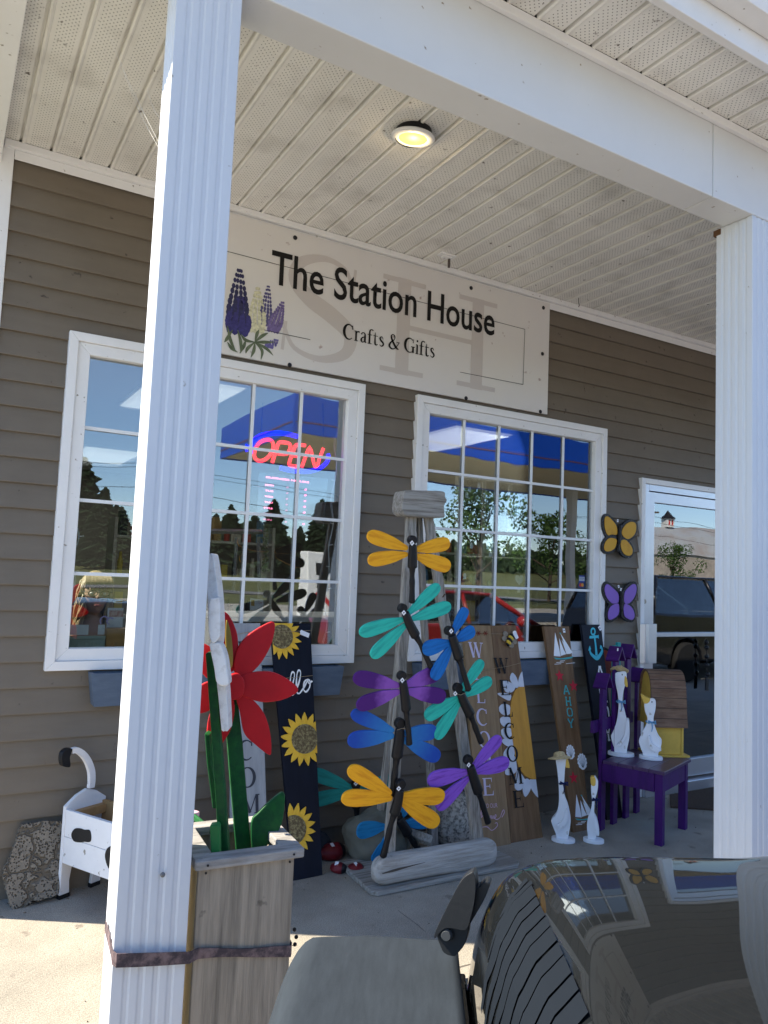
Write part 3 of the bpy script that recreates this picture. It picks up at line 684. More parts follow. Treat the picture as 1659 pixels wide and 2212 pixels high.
for c in ((152, 290), (210, 290)):
    m_ = MB()
    for a in range(0, 360, 60): m_.tube([(*fr.l(zBD(*c), .006), .006), (*fr.l(zBD(c[0]+20*math.cos(R(a)), c[1]+20*math.sin(R(a))), .008), .008)], .0022, 5)
    m_.build('red_bow', bow, T)
# --- WELCOME with daisy sunflower half
T, fr, po = board('welcome_board', 'dark brown board with black letters WELCOME over a half daisy and a wooden bee', 'sign board',
                  [zBD(428, 2068), zBD(697, 2020), zBD(468, 222), zBD(255, 224)], -.078, .022, wood2, 'painted boards leaning on the wall')
pet = mat('daisy_white', (.70, .72, .78), .5, col2=(.55, .58, .65), vscale=14); org = mat('daisy_orange', (.66, .33, .04), .5, col2=(.52, .24, .03), vscale=5, stretch=(6, 1, 6))
cent = [(540, 745), (490, 745), (455, 775), (425, 850), (413, 960), (420, 1080), (438, 1220), (462, 1350), (492, 1440), (540, 1500), (595, 1528), (660, 1528), (640, 1200), (600, 900)]
pets = [[(458, 750), (415, 680), (433, 625), (470, 665), (488, 742)], [(488, 742), (488, 680), (520, 612), (560, 650), (545, 742)], [(355, 690), (425, 712), (458, 750), (430, 790), (375, 785)],
        [(308, 803), (350, 835), (412, 862), (420, 810), (345, 795)], [(318, 935), (348, 890), (412, 905), (412, 975), (358, 984)], [(328, 1030), (350, 998), (412, 1005), (418, 1075), (358, 1080)],
        [(336, 1130), (358, 1095), (420, 1095), (428, 1160), (368, 1180)], [(346, 1210), (370, 1180), (432, 1185), (440, 1245), (395, 1250)], [(358, 1350), (372, 1280), (436, 1235), (455, 1300), (425, 1370)],
        [(372, 1480), (392, 1400), (452, 1330), (470, 1400), (470, 1460), (420, 1492)], [(455, 1600), (465, 1500), (480, 1450), (530, 1510), (545, 1560), (500, 1622)], [(522, 1610), (540, 1530), (575, 1530), (592, 1600), (545, 1678)], [(590, 1600), (582, 1530), (650, 1530), (668, 1600), (655, 1685)]]
for k, p in enumerate(pets):
    pl_ = clip([tuple(q)[:2] for q in cat([fr.l(zBD(*q)) for q in p], 3, True)], po)
    if len(pl_) > 2: MB().prism(pl_, .0005, .004+.0006*(k % 3)).build('petal', pet, T, bevel=.001, segs=1)
MB().prism(clip([fr.l(zBD(*q)) for q in cent], po), .0006, .0075).build('flower_centre', org, T, bevel=.002)
g = MB()
for ch, c, h in (('W', (345, 565), 130), ('E', (373, 750), 128), ('L', (398, 933), 128), ('C', (416, 1118), 134), ('O', (437, 1310), 136), ('M', (464, 1498), 142), ('E', (488, 1695), 144)):
    place_letter(g, fr, ch, zBD(*c), h*.255, .0085)
g.build('lettering', ink, T, keep=True)
bee = bpy.data.objects.new('bee', None); COL.objects.link(bee); bee.parent = T
beey = mat('bee_yellow', (.75, .5, .05), .5); beew = mat('bee_wing', (.28, .23, .17), .6, bump=.3)
def B_(p): return fr.l(zBD(*p), .01)
m_ = MB()
bc0, bc1 = Vector(B_((432, 312))), Vector(B_((388, 398))); ax = bc1-bc0
for k in range(5):
    c = bc0+ax*(k/4.6); m_.mi = k % 2; r_ = (.018, .021, .022, .020, .014)[k]
    m_.ball((c.x, c.y, .014), r_, 2, sc=(1, .62, .5), m=Matrix.Rotation(math.atan2(ax.y, ax.x)+math.pi/2, 4, 'Z'))
m_.build('bee_body', [black_p, beey], bee, smooth=True)
for (px, py) in ((380, 295), (372, 335), (455, 362), (430, 392)):
    c = B_((px, py)); MB().ball((c[0], c[1], .008), .021, 2, sc=(1, .85, .15)).build('bee_wing', beew, bee, smooth=True)
MB().prism([fr.l(zBD(*p), .02) for p in ((438, 278), (452, 268), (465, 272), (488, 330), (466, 342), (440, 296))], .022, .0232).build('price_tag', tag_white, T)
twine_line(T, fr, [zBD(256, 295), zBD(360, 296), zBD(475, 280)], .006); twine_line(T, fr, [zBD(288, 588), zBD(400, 570), zBD(512, 540)], .010)
# --- AHOY board
teal_ink = mat('teal_ink', (.06, .42, .43), .5); red_ink = mat('red_ink', (.55, .02, .04), .55)
def star(g, fr, c, r_, z, f=zC):
    cc = Vector(fr.l(f(*c))); k = (Vector(fr.l(f(c[0]+r_, c[1])))-cc).length
    g.prism([(cc.x+k*(1 if i % 2 == 0 else .42)*math.sin(R(36*i)), cc.y+k*(1 if i % 2 == 0 else .42)*math.cos(R(36*i))) for i in range(10)], .0003, z)
T, fr, po = board('ahoy_board', 'brown board lettered AHOY in teal with sailboats, red stars and shells', 'sign board',
                  [zC(425, 1945), zC(568, 1912), zC(388, 228), zC(180, 226)], -.07, .022, wood2, 'painted boards leaning on the wall')
def sailboat(fr, T, o, s_):
    f = lambda x, y: fr.l(zC(o[0]+x*s_, o[1]+y*s_))
    g = MB()
    for k, p in enumerate([[(10, -200), (45, -60), (55, 0), (0, -5)], [(45, -150), (80, -60), (102, -20), (57, -5)], [(65, -140), (110, -70), (140, -22), (105, -20)], [(55, -190), (100, -120), (155, -30), (118, -22)]]):
        g.prism([f(*q) for q in p], .0004, .0014+.0004*k)
    g.build('sails', white_ink, T)
    MB().prism([f(-2, 8), (f(60, 16)), f(160, -2), f(155, 12), f(100, 24), f(20, 24)], .0004, .0016).build('hull', teal_ink, T)
    g = MB()
    for k, (a, b_) in enumerate((((50, 38), (92, 34)), ((20, 50), (82, 46)), ((100, 60), (175, 52)), ((5, 64), (60, 60)))): g.stroke([f(*a), f(*b_)], .003, .0012+.0002*k, False)
    g.build('waves', white_ink, T, keep=True)
    MB().prism([f(48, -200), f(62, -192), f(50, -186)], .0004, .003).build('pennant', teal_ink, T)
sailboat(fr, T, (262, 478), 1.0); sailboat(fr, T, (440, 1815), .95)
for k, (c) in enumerate(((310, 638), (425, 722), (425, 1485))):
    g = MB(); star(g, fr, c, 38, .0018); g.build('painted_star', red_ink, T)
g = MB()
# stencil letters in strokes
ST = {'A': [[(0, 0), (.38, 1)], [(.44, 1), (.82, 0)], [(.24, .32), (.58, .32)], [(-.06, .03), (.16, .03)], [(.66, .03), (.9, .03)], [(.28, .97), (.56, .97)]], 'H': [[(.12, 0), (.12, 1)], [(.7, 0), (.7, 1)], [(.22, .5), (.6, .5)], [(0, .03), (.24, .03)], [(0, .97), (.24, .97)], [(.58, .03), (.82, .03)], [(.58, .97), (.82, .97)]],
      'O': [[(.36, .98), (.1, .85), (.05, .5), (.1, .15), (.36, .02)], [(.48, .02), (.74, .15), (.79, .5), (.74, .85), (.48, .98)]], 'Y': [[(.05, 1), (.38, .46)], [(.78, 1), (.46, .46)], [(.42, .42), (.42, 0)], [(-.04, .97), (.18, .97)], [(.66, .97), (.9, .97)], [(.3, .03), (.56, .03)]]}
def stencil(g, fr, ch, c, h, w=.12, wf=1.0, f=zC, z=.0012):
    a = Vector(fr.l(f(c[0], c[1]-h/2))); b = Vector(fr.l(f(c[0], c[1]+h/2))); H = (a-b).length; cc = Vector(fr.l(f(*c)))
    for k, s_ in enumerate(ST[ch]): g.stroke([(cc.x+(p[0]-.42)*H*wf, cc.y+(p[1]-.5)*H) for p in s_], H*w, z+.0002*k, len(s_) > 3)
for ch, c in (('A', (365, 755)), ('H', (382, 850)), ('O', (394, 940)), ('Y', (403, 1032))): stencil(g, fr, ch, c, 68, .17, 1.05)
g.build('lettering', teal_ink, T, keep=True)
def shell(c, r_):
    cc = Vector(fr.l(zC(*c))); k = (Vector(fr.l(zC(c[0]+r_, c[1])))-cc).length
    pts = []
    for i in range(19):
        a = R(-40+260*i/18); rr = k*(1+.07*math.cos(i*math.pi)); pts.append((cc.x+rr*math.cos(a)*.95, cc.y+rr*math.sin(a)*1.15))
    pts.append((cc.x-.2*k, cc.y-1.2*k)); pts.append((cc.x+.2*k, cc.y-1.2*k))
    o = MB().prism(pts, .0004, .0018).build('painted_shell', white_ink, T)
    g = MB()
    for i in range(7):
        a = R(15+150*i/6); g.stroke([(cc.x, cc.y-.95*k), (cc.x+.85*k*math.cos(a), cc.y+1.0*k*math.sin(a))], .0016, .0020+.0001*i, False)
    g.build('rib_line', black_p, o, keep=True)
shell((400, 1270), 36); shell((497, 1350), 40)
price(T, fr, zC(347, 262), .020, .028, 5)
# --- anchor board
T, fr, po = board('anchor_board', 'narrow black board with a turquoise anchor, behind the purple chair', 'sign board',
                  [zC(705, 1840), zC(835, 1815), zC(655, 212), zC(492, 212)], -.045, .022, navy, 'painted boards leaning on the wall')
aq = mat('turquoise_paint', (.06, .52, .64), .5, var=.15, vscale=10)
g = MB(); A_ = lambda *L_: [fr.l(zC(*p)) for p in L_]
ring_ = [(588+16*math.sin(R(a)), 270+26*math.cos(R(a))) for a in range(0, 361, 30)]
g.stroke(A_(*ring_), .012, .0010); g.stroke(A_((560, 318), (632, 312)), .018, .0014, False); g.stroke(A_((597, 300), (608, 380), (616, 470)), [.015, .015, .022], .0018)
g.stroke(A_((555, 400), (566, 448), (590, 475), (618, 492), (642, 470), (662, 430), (655, 388)), [.007, .018, .024, .028, .024, .018, .007], .0022)
g.prism(A_((560, 388), (547, 430), (570, 418)), .0004, .0026); g.prism(A_((648, 382), (668, 415), (644, 412)), .0004, .0028); g.prism(A_((600, 480), (638, 478), (618, 510)), .0004, .003)
g.prism(A_((560, 306), (556, 328), (568, 322)), .0004, .003); g.prism(A_((632, 296), (634, 330), (622, 318)), .0004, .0031)
g.build('painted_anchor', aq, T, keep=False)
g = MB()
for ch, c in (('A', (650, 625)), ('H', (670, 790)), ('O', (690, 950)), ('Y', (712, 1110))): stencil(g, fr, ch, c, 130, .12, .8)
g.build('lettering', white_ink, T, keep=True)
price(T, fr, zC(645, 243), .022, .030, 35)

# ================================================================ window boxes
boxblue = mat('slate_blue_paint', (.07, .098, .145), .7, col2=(.11, .145, .20), vscale=5, stretch=(1, 1, 4), bump=.2)
soil = mat('potting_soil', (.03, .022, .018), .95, var=.4, vscale=60, bump=1)
for (x0, x1, z0, z1, lab) in ((.65, 1.95, P(193, 1528, 1, -.11).z, .975, 'slate blue wooden window box under the left window'), (2.44, 3.60, P(1195, 1478, 1, -.11).z, .975, 'slate blue wooden window box under the right window, behind the boards')):
    t = thing('window_box', lab, 'planter', ((x0+x1)/2, .0, z0), 'window boxes'); hx = (x1-x0)/2; h = z1-z0
    MB().prism([(-hx+.022, 0), (hx-.022, 0), (hx, h), (-hx, h)], -.11, -.09, Matrix(((1, 0, 0, 0), (0, 0, 1, 0), (0, 1, 0, 0), (0, 0, 0, 1)))).build('front_board', boxblue, t, bevel=.002)
    MB().prism([(-hx+.022, 0), (hx-.022, 0), (hx, h), (-hx, h)], -.030, -.018, Matrix(((1, 0, 0, 0), (0, 0, 1, 0), (0, 1, 0, 0), (0, 0, 0, 1)))).build('back_board', boxblue, t, bevel=.002)
    for s_ in (-1, 1):
        v = [(s_*(hx-.022), 0), (s_*hx, h), (s_*(hx-.018), h), (s_*(hx-.040), 0)]
        MB().prism(v, -.0895, -.0305, Matrix(((1, 0, 0, 0), (0, 0, 1, 0), (0, 1, 0, 0), (0, 0, 0, 1)))).build('end_board', boxblue, t, bevel=.002)
    MB().box(-hx+.07, hx-.07, -.089, -.031, .01, h-.03).build('soil', soil, t)
# ================================================================ butterflies
glit = mat('glitter_black', (.012, .012, .014), .35, dirt=.55, dscale=230, dcol=(.42, .40, .45))
def butterfly(name, label, wings, body, col, y=-.058, tags=(), f=zBF, group='wooden butterflies'):
    fr = wallfr(y); c = P(*f(*body[len(body)//2]), 1, y); fr = wallfr(y, c.x, c.z)
    t = thing(name, label, 'butterfly', fr.m, group)
    for k, w in enumerate(wings):
        q = [tuple(p)[:2] for p in cat([fr.l(f(*p)) for p in w], 4, True)]
        o = MB().prism(offset(q, .0185), -.012-.0005*k, .004+.0007*k).build('wing', glit, t, bevel=.002)
        MB().prism(q, .0045+.0007*k, .0085+.0007*k).build('wing_panel', col, o, bevel=.0015)
    bp_ = [(*fr.l(f(*p)), .012) for p in body]; n = len(bp_)
    MB().tube(cat(bp_, 6), [.014*(1-.12*math.cos(i*1.05)) * (1 if i < (n-1)*6-7 else .75) for i in range((n-1)*6+1)], 10, flat=.7).build('body', black_p, t, smooth=True)
    for (p, a) in tags: price(t, fr, f(*p), .014, .02, a, .018)
    return t
by = mat('butterfly_yellow', (.62, .33, .025), .5, col2=(.45, .18, .02), vscale=14, thr=(.55, .85)); bpu = mat('butterfly_purple', (.25, .13, .52), .5, var=.05)
butterfly('wooden_butterfly', 'orange and black wooden butterfly, the upper one beside the door', [[(372, 425), (400, 415), (445, 455), (488, 515), (492, 600), (440, 600), (400, 608), (372, 545), (366, 475)], [(552, 540), (600, 485), (655, 470), (688, 500), (685, 570), (655, 620), (600, 648), (545, 600)], [(420, 636), (485, 650), (485, 700), (465, 745), (420, 772), (375, 770), (360, 735), (375, 675)], [(532, 668), (575, 655), (615, 690), (648, 745), (645, 800), (610, 820), (565, 800), (535, 745)]], [(522, 500), (516, 560), (512, 640), (505, 710), (497, 780)], by, tags=(((508, 458), 0),))
butterfly('wooden_butterfly', 'purple and black wooden butterfly, the lower one beside the door', [[(375, 1125), (400, 1112), (455, 1155), (505, 1210), (510, 1290), (470, 1310), (430, 1300), (385, 1240), (366, 1170)], [(570, 1200), (620, 1135), (665, 1110), (690, 1130), (688, 1200), (655, 1270), (610, 1310), (568, 1300)], [(440, 1330), (500, 1310), (515, 1360), (500, 1430), (440, 1472), (405, 1470), (400, 1410), (415, 1360)], [(565, 1320), (620, 1330), (660, 1380), (670, 1440), (650, 1475), (610, 1470), (565, 1430)]], [(533, 1180), (535, 1250), (534, 1330), (535, 1400), (536, 1460)], bpu, tags=(((518, 1135), 20), ((541, 1165), -25)))
butterfly('wooden_butterfly', 'rust red butterfly half hidden behind the anchor board', [[(640, 430), (700, 430), (740, 470), (745, 540), (725, 570), (680, 560)], [(640, 560), (700, 560), (745, 600), (735, 640), (690, 650)], [(560, 440), (600, 430), (625, 560), (570, 540)], [(560, 570), (620, 570), (615, 650), (575, 640)]], [(630, 430), (632, 520), (632, 600), (632, 650)], mat('butterfly_red', (.28, .04, .025), .5, var=.2), y=-.06, f=zC)

# ================================================================ driftwood rack
ra = P(795, 1935, 2, 0)
rk = thing('driftwood_rack', 'grey driftwood easel rack holding the wooden dragonflies, with a log base', 'rack', (2.2, -.5, 0))
inv = Matrix.Translation((-2.2, .5, 0))
def rkb(mb, name, mt, **k): return mb.build(name, mt, rk, m=inv, **k)
gw = mat('grey_driftwood', (.38, .355, .32), .9, col2=(.17, .15, .125), vscale=6, stretch=(12, 12, .7), thr=(.42, .68), bump=.7, bscale=22)
gw2 = mat('grey_driftwood_across', (.36, .345, .32), .85, col2=(.17, .15, .125), vscale=6, stretch=(.7, 12, 12), thr=(.42, .68), bump=.9, bscale=16)
FRK = Fr(P(900, 1900, 1, -.60), (0, -1, -.13), (0, 0, 1))     # the plane of the front legs
def leg(p0, p1, wpx0, wpx1, y0, y1, th=.03):
    a, b = P(*p0, 1, y0), P(*p1, 1, y1); L_ = (a-b).length; n = Vector((0, -1, 0)); e = (b-a).normalized(); s_ = e.cross(n).normalized(); n = s_.cross(e)
    w0 = (P(p0[0]+wpx0/2, p0[1], 1, y0)-P(p0[0]-wpx0/2, p0[1], 1, y0)).x/2; w1 = (P(p1[0]+wpx1/2, p1[1], 1, y1)-P(p1[0]-wpx1/2, p1[1], 1, y1)).x/2
    m_ = MB(); K = 14
    vs = []
    for i in range(K+1):
        c = a.lerp(b, i/K)+s_*.003*math.sin(i*1.9+p0[0])+n*.002*math.sin(i*2.7); w = w0+(w1-w0)*i/K
        vs.append([m_.bm.verts.new(c+s_*x*w+n*y*th/2) for x, y in ((-1, -1), (1, -1), (1, 1), (-1, 1))])
    for i in range(K):
        for j in range(4): m_._f([vs[i][j], vs[i][(j+1) % 4], vs[i+1][(j+1) % 4], vs[i+1][j]])
    m_._f(vs[0][::-1]); m_._f(vs[-1]); return m_
TOP = -.45; BOT = -.60
rkb(leg(zA(638, 270), zB(590, 1300), 19, 19, TOP, BOT), 'leg', gw, bevel=.003)
rkb(leg(zA(758, 270), zB(1235, 1215), 16, 21, TOP, BOT), 'leg', gw, bevel=.003)
rkb(leg(zA(695, 270), zB(915, 1245), 9, 14, -.40, -.30), 'leg', gw, bevel=.003)
rkb(leg(zA(662, 270), zB(515, 1090), 8, 11, -.40, -.26), 'leg', gw, bevel=.003)
f_ = wallfr(TOP-.045)
blk = [f_.l(zA(*p)) for p in ((552, 190), (565, 120), (592, 104), (700, 106), (850, 112), (862, 150), (876, 180), (855, 215), (858, 270), (850, 300), (700, 296), (620, 290), (575, 284), (550, 250))]
o = MB().prism([tuple(p)[:2] for p in cat(blk, 3, True)], -.07, .03).build('top_block', gw2, rk, bevel=.008, m=inv @ f_.m, segs=3)
b0 = P(*zR(455, 975), 2, .0); b1 = P(*zR(1500, 790), 2, 0)
a = P(*zR(460, 975), 2, 0); yb0 = -.69
pl = []
rkb(MB().prism([(1.845, yb0+.03), (1.87, yb0), (2.70, yb0-.005), (2.74, yb0+.03), (2.72, -.30), (1.87, -.28)], .002, .024), 'base_plank', gw2, bevel=.004)
lb0 = P(*zR(545, 928), 1, -.665); lb1 = P(*zR(1440, 748), 1, -.655); lt0 = P(*zR(600, 690), 1, -.665); lt1 = P(*zR(1420, 553), 1, -.655)
x0 = P(*zR(528, 800), 1, -.665).x; x1 = P(*zR(1472, 660), 1, -.655).x; zt = (lt0.z+lt1.z)/2; zb_ = .024
pf = [(x0, zb_+.05), (x0+.015, zb_+.006), (x0+.06, zb_), (x1-.06, zb_+.004), (x1-.012, zb_+.02), (x1, zb_+.06), (x1-.005, zt-.05), (x1-.04, zt-.006), (x0+.11, zt), (x0+.06, zt-.008), (x0+.012, zt-.05)]
m_ = MB(); zc_ = (zb_+zt)/2; hh_ = (zt-zb_)/2
def logpt(u, v):
    x = x0+(x1-x0)*(.5-.5*math.cos(math.pi*min(1, max(0, u)))) ; d0 = min(x-x0, x1-x); e_ = (1-(1-min(1, d0/.075))**2.6)**(1/2.6) if d0 < .075 else 1
    a_ = 2*math.pi*v; c_, s_ = math.cos(a_), math.sin(a_); sg = lambda q: (abs(q)**.62)*(1 if q > 0 else -1)
    n_ = .004*noise.noise(Vector((x*5, c_, s_)))
    return Vector((x, -.632+sg(c_)*(.042*max(e_, .02)+n_), zc_+.004*math.sin(x*7)+sg(s_)*(hh_*(.72+.28*e_)*max(e_, .35 if e_ > 0 else .35)+n_)))
m_.grid(logpt, 48, 32); o = m_.build('base_log', mat('pale_log', (.47, .455, .43), .9, col2=(.27, .25, .22), vscale=5, stretch=(.8, 11, 11), thr=(.42, .72), bump=.8, bscale=18, dirt=.1, dscale=12, dcol=(.2, .18, .15)), rk, smooth=True, m=inv, doubles=True)
MB().stroke([(x0+.03, .095), (x0+.10, .100), (x0+.18, .105), (x0+.27, .110)], [.004, .012, .006, .001], .0805).build('crack', mat('log_crack', (.10, .085, .07), .9), rk, m=inv @ Fr((0, -.595, 0), (0, -1, 0), (0, 0, 1)).m, keep=True)
q0, q1 = P(*zB(700, 1120), 1, -.30), P(*zB(903, 1195), 1, -.44)
rkb(MB().tube([q0, q1], [.024, .024], 4, flat=1.3), 'brace', gw, bevel=.003)
rkb(MB().tube([P(*zA(865, 870), 1, -.52), P(*zA(880, 850), 1, -.56)], .003, 5), 'nail', rust)

# ================================================================ dragonflies
def dragonfly(label, fz, wings, body, col, off, wpx=52, plane=None, tag_at=None, group='wooden dragonflies on the driftwood rack', twi=None):
    base = plane or FRK
    c = fz(*body[0]); d_ = ray(*c); p0 = base.o+base.ez*off
    o0 = CP+d_*((p0-CP).dot(base.ez)/d_.dot(base.ez)); fr = Fr(o0, base.ez, base.ey)
    t = thing('wooden_dragonfly', label, 'dragonfly', fr.m, group)
    for k, (r0, tp, w) in enumerate(wings):
        a, b = Vector(fr.l(fz(*r0))), Vector(fr.l(fz(*tp))); e = b-a; L_ = e.length; e.normalize(); n = Vector((-e.y, e.x))
        hw = (Vector(fr.l(fz(tp[0], tp[1]+w/2)))-Vector(fr.l(fz(tp[0], tp[1]-w/2)))).length/2*.98
        prof = [(0, .30), (.15, .56), (.35, .88), (.55, 1.04), (.72, 1.10), (.86, 1.02), (.95, .76), (1.0, .32)]
        pl_ = [a+e*L_*u+n*hw*v for u, v in prof]+[a+e*L_*u-n*hw*v for u, v in prof[::-1]]
        pl_ = [tuple(p)[:2] for p in cat([tuple(p) for p in pl_], 3, True)]
        mb_ = MB(); mb_.prism(pl_, -.007, .006)
        bm_ = mb_.bm; bm_.faces.ensure_lookup_table(); bm_.faces[0].material_index = 1
        # grain of the brushed paint runs along the wing: own local frame
        M_ = Matrix.Translation((a.x, a.y, .0008*k)) @ Matrix.Rotation(math.atan2(e.y, e.x), 4, 'Z')
        bmesh.ops.transform(bm_, matrix=M_.inverted() @ Matrix.Translation((0, 0, .0008*k)), verts=bm_.verts)
        mb_.build('wing', [col, black_p], t, bevel=.002, m=M_)
    bp_ = [(*fr.l(fz(*p)), .016) for p in body[1:]]
    rr = 1.14*(Vector(fr.l(fz(body[1][0]+wpx/2, body[1][1])))-Vector(fr.l(fz(body[1][0]-wpx/2, body[1][1])))).length/2
    cc = cat(bp_, 7); n = len(cc)
    rad = []
    for i in range(n):
        f = i/(n-1); w = .85+.35*math.sin(f*math.pi*.9)*(1-f*.5)
        if f > .45: w = .62+.16*math.cos((f-.45)*24)*(1-f)+.12*max(0, (f-.8)/.2)
        if i == 0: w = .75
        if i == n-1: w = .35
        rad.append(rr*w)
    MB().tube(cc, rad, 10, flat=.75, nrm=(0, 0, 1)).build('body', black_p, t, smooth=True)
    h = fr.l(fz(*body[0])); MB().lathe([(rr*.92, -.008), (rr*.98, 0), (rr*.98, .016), (rr*.85, .022)], 20, Matrix.Translation((h[0], h[1], .004))).build('head', black_p, t, bevel=.001)
    if tag_at: price(t, fr, fz(*tag_at), .017, .019, 45, .036)
    if twi: MB().tube([(*fr.l(fz(*p)), .036) for p in twi], .0012, 5).build('twine', twine, t)
    return t
def wingmat(n, c, c2, sc=6, thr=(.5, .78)): return mat(n, c, .6, spec=.2, col2=c2, vscale=sc, stretch=(1.3, 14, 5), thr=thr, bump=.1, bscale=20)
wy = wingmat('wing_yellow', (.88, .42, .02), (.62, .20, .01), thr=(.5, .8)); wt = wingmat('wing_teal', (.035, .52, .42), (.015, .26, .24), thr=(.5, .8)); wb = wingmat('wing_blue', (.012, .16, .52), (.008, .07, .26), thr=(.5, .8))
wl = wingmat('wing_lilac', (.26, .10, .62), (.12, .03, .34), thr=(.55, .72))
def grad(name, c_in, c_out, at=.16, soft=.06):
    m = mat(name, c_in, .6, spec=.2, var=.1, vscale=8, stretch=(1, 10, 5)); n = m.node_tree; N, L = n.nodes, n.links
    tc = N.new('ShaderNodeTexCoord'); sp_ = N.new('ShaderNodeSeparateXYZ'); L.new(tc.outputs['Object'], sp_.inputs[0])
    ns = N.new('ShaderNodeTexNoise'); ns.inputs['Scale'].default_value = 40; L.new(tc.outputs['Object'], ns.inputs[0])
    md = N.new('ShaderNodeMath'); md.operation = 'MULTIPLY_ADD'; L.new(ns.outputs['Fac'], md.inputs[0]); md.inputs[1].default_value = .05; L.new(sp_.outputs[0], md.inputs[2])
    mr = N.new('ShaderNodeMapRange'); L.new(md.outputs[0], mr.inputs[0]); mr.inputs[1].default_value = at-soft/2; mr.inputs[2].default_value = at+soft
    mx = N.new('ShaderNodeMixRGB'); L.new(mr.outputs[0], mx.inputs[0]); mx.inputs[1].default_value = hexc(c_in); mx.inputs[2].default_value = hexc(c_out)
    L.new(mx.outputs[0], N['Principled BSDF'].inputs['Base Color']); return m
wp = grad('wing_purple_fade', (.26, .09, .46), (.075, .015, .17), .12, .04); wbf = grad('wing_blue_fade', (.035, .22, .55), (.015, .07, .40), .1, .12)
dragonfly('yellow wooden dragonfly, topmost on the rack, just below the driftwood block', zA, [((608, 520), (325, 420), 100), ((608, 562), (328, 608), 98), ((664, 530), (912, 480), 96), ((664, 572), (915, 655), 100)], [(636, 458), (638, 490), (636, 560), (634, 640), (632, 720), (632, 800), (630, 912)], wy, .032, tag_at=(644, 482))
dragonfly('teal wooden dragonfly tilted left, high on the rack below the topmost yellow one', zA, [((615, 990), (840, 785), 88), ((640, 1028), (920, 932), 92), ((580, 1030), (266, 1128), 98), ((600, 1065), (350, 1300), 98)], [(566, 948), (582, 978), (610, 1050), (650, 1130), (695, 1210), (735, 1300), (770, 1372)], wt, .046, tag_at=(585, 984))
dragonfly('small blue wooden dragonfly on the right leg of the rack, by the teal ones', zA, [((935, 1135), (1035, 950), 78), ((955, 1180), (1092, 1105), 90), ((915, 1195), (722, 1250), 105), ((925, 1215), (795, 1462), 95)], [(902, 1110), (915, 1140), (940, 1210), (965, 1290), (990, 1370), (1010, 1440), (1040, 1540)], wb, .075, tag_at=(926, 1116))
dragonfly('purple wooden dragonfly with darker wing tips, middle of the rack', zA, [((548, 1508), (225, 1445), 110), ((550, 1550), (246, 1655), 108), ((602, 1500), (850, 1405), 112), ((602, 1545), (880, 1590), 106)], [(560, 1432), (565, 1470), (578, 1560), (588, 1660), (598, 1760), (608, 1850), (612, 1930)], wp, .050, tag_at=(574, 1470))
dragonfly('teal wooden dragonfly tilted left, on the right leg beside the brown board', zA, [((1000, 1545), (1152, 1328), 80), ((1020, 1580), (1215, 1465), 88), ((972, 1595), (737, 1735), 102), ((985, 1620), (812, 1888), 96)], [(963, 1520), (980, 1555), (1010, 1630), (1045, 1700), (1075, 1770), (1100, 1840), (1133, 1915)], wt, .030, tag_at=(955, 1566), twi=((935, 1555), (965, 1560), (1000, 1545)))
dragonfly('blue wooden dragonfly with two-tone wings under the purple one', zB, [((618, 395), (322, 265), 96), ((618, 430), (294, 465), 116), ((700, 410), (925, 405), 108), ((690, 455), (948, 590), 104)], [(657, 336), (655, 370), (648, 460), (635, 560), (622, 660), (612, 760), (602, 862)], wbf, .030, wpx=60, twi=((620, 372), (655, 360), (684, 364)))
dragonfly('yellow wooden dragonfly low on the rack above the base log', zB, [((600, 845), (300, 665), 108), ((605, 880), (250, 878), 114), ((672, 862), (984, 868), 112), ((665, 895), (940, 1065), 110)], [(663, 772), (655, 810), (640, 890), (620, 970), (590, 1060), (565, 1170), (532, 1300)], wy, .062, tag_at=(659, 812), wpx=56)
dragonfly('lilac wooden dragonfly at the foot of the right rack leg', zB, [((1190, 665), (1392, 440), 92), ((1205, 690), (1450, 620), 100), ((1150, 690), (868, 755), 112), ((1160, 730), (932, 955), 100)], [(1150, 600), (1160, 640), (1185, 725), (1215, 815), (1240, 890), (1265, 970), (1292, 1055)], wl, .032, tag_at=(1163, 642))
BKP = Fr((2.0, -.16, .4), (0, -1, 0), (0, 0, 1))
dragonfly('dark teal wooden dragonfly on a stake behind the rack by the sunflower board', zB, [((325, 810), (20, 690), 96), ((325, 830), (20, 905), 100), ((365, 812), (640, 740), 90), ((365, 830), (630, 880), 96)], [(343, 780), (343, 800), (345, 860), (346, 930), (346, 1010), (347, 1080), (348, 1150)], wingmat('wing_dark_teal', (.02, .27, .25), (.01, .15, .15)), 0, plane=BKP, tag_at=(350, 776), group='wooden dragonflies behind the rack')
dragonfly('bright blue wooden dragonfly upside down between the rack legs near the ground', zB, [((560, 1085), (358, 1120), 112), ((628, 1105), (480, 1345), 100), ((660, 1040), (760, 830), 96), ((700, 1060), (885, 1045), 92)], [(640, 1000), (650, 1020), (680, 1070), (710, 1120), (740, 1170), (770, 1215), (800, 1262)], wingmat('wing_bright_blue', (.02, .25, .55), (.01, .13, .35)), 0, plane=Fr((2.1, -.37, .2), (0, -1, -.1), (0, 0, 1)), group='wooden dragonflies behind the rack')

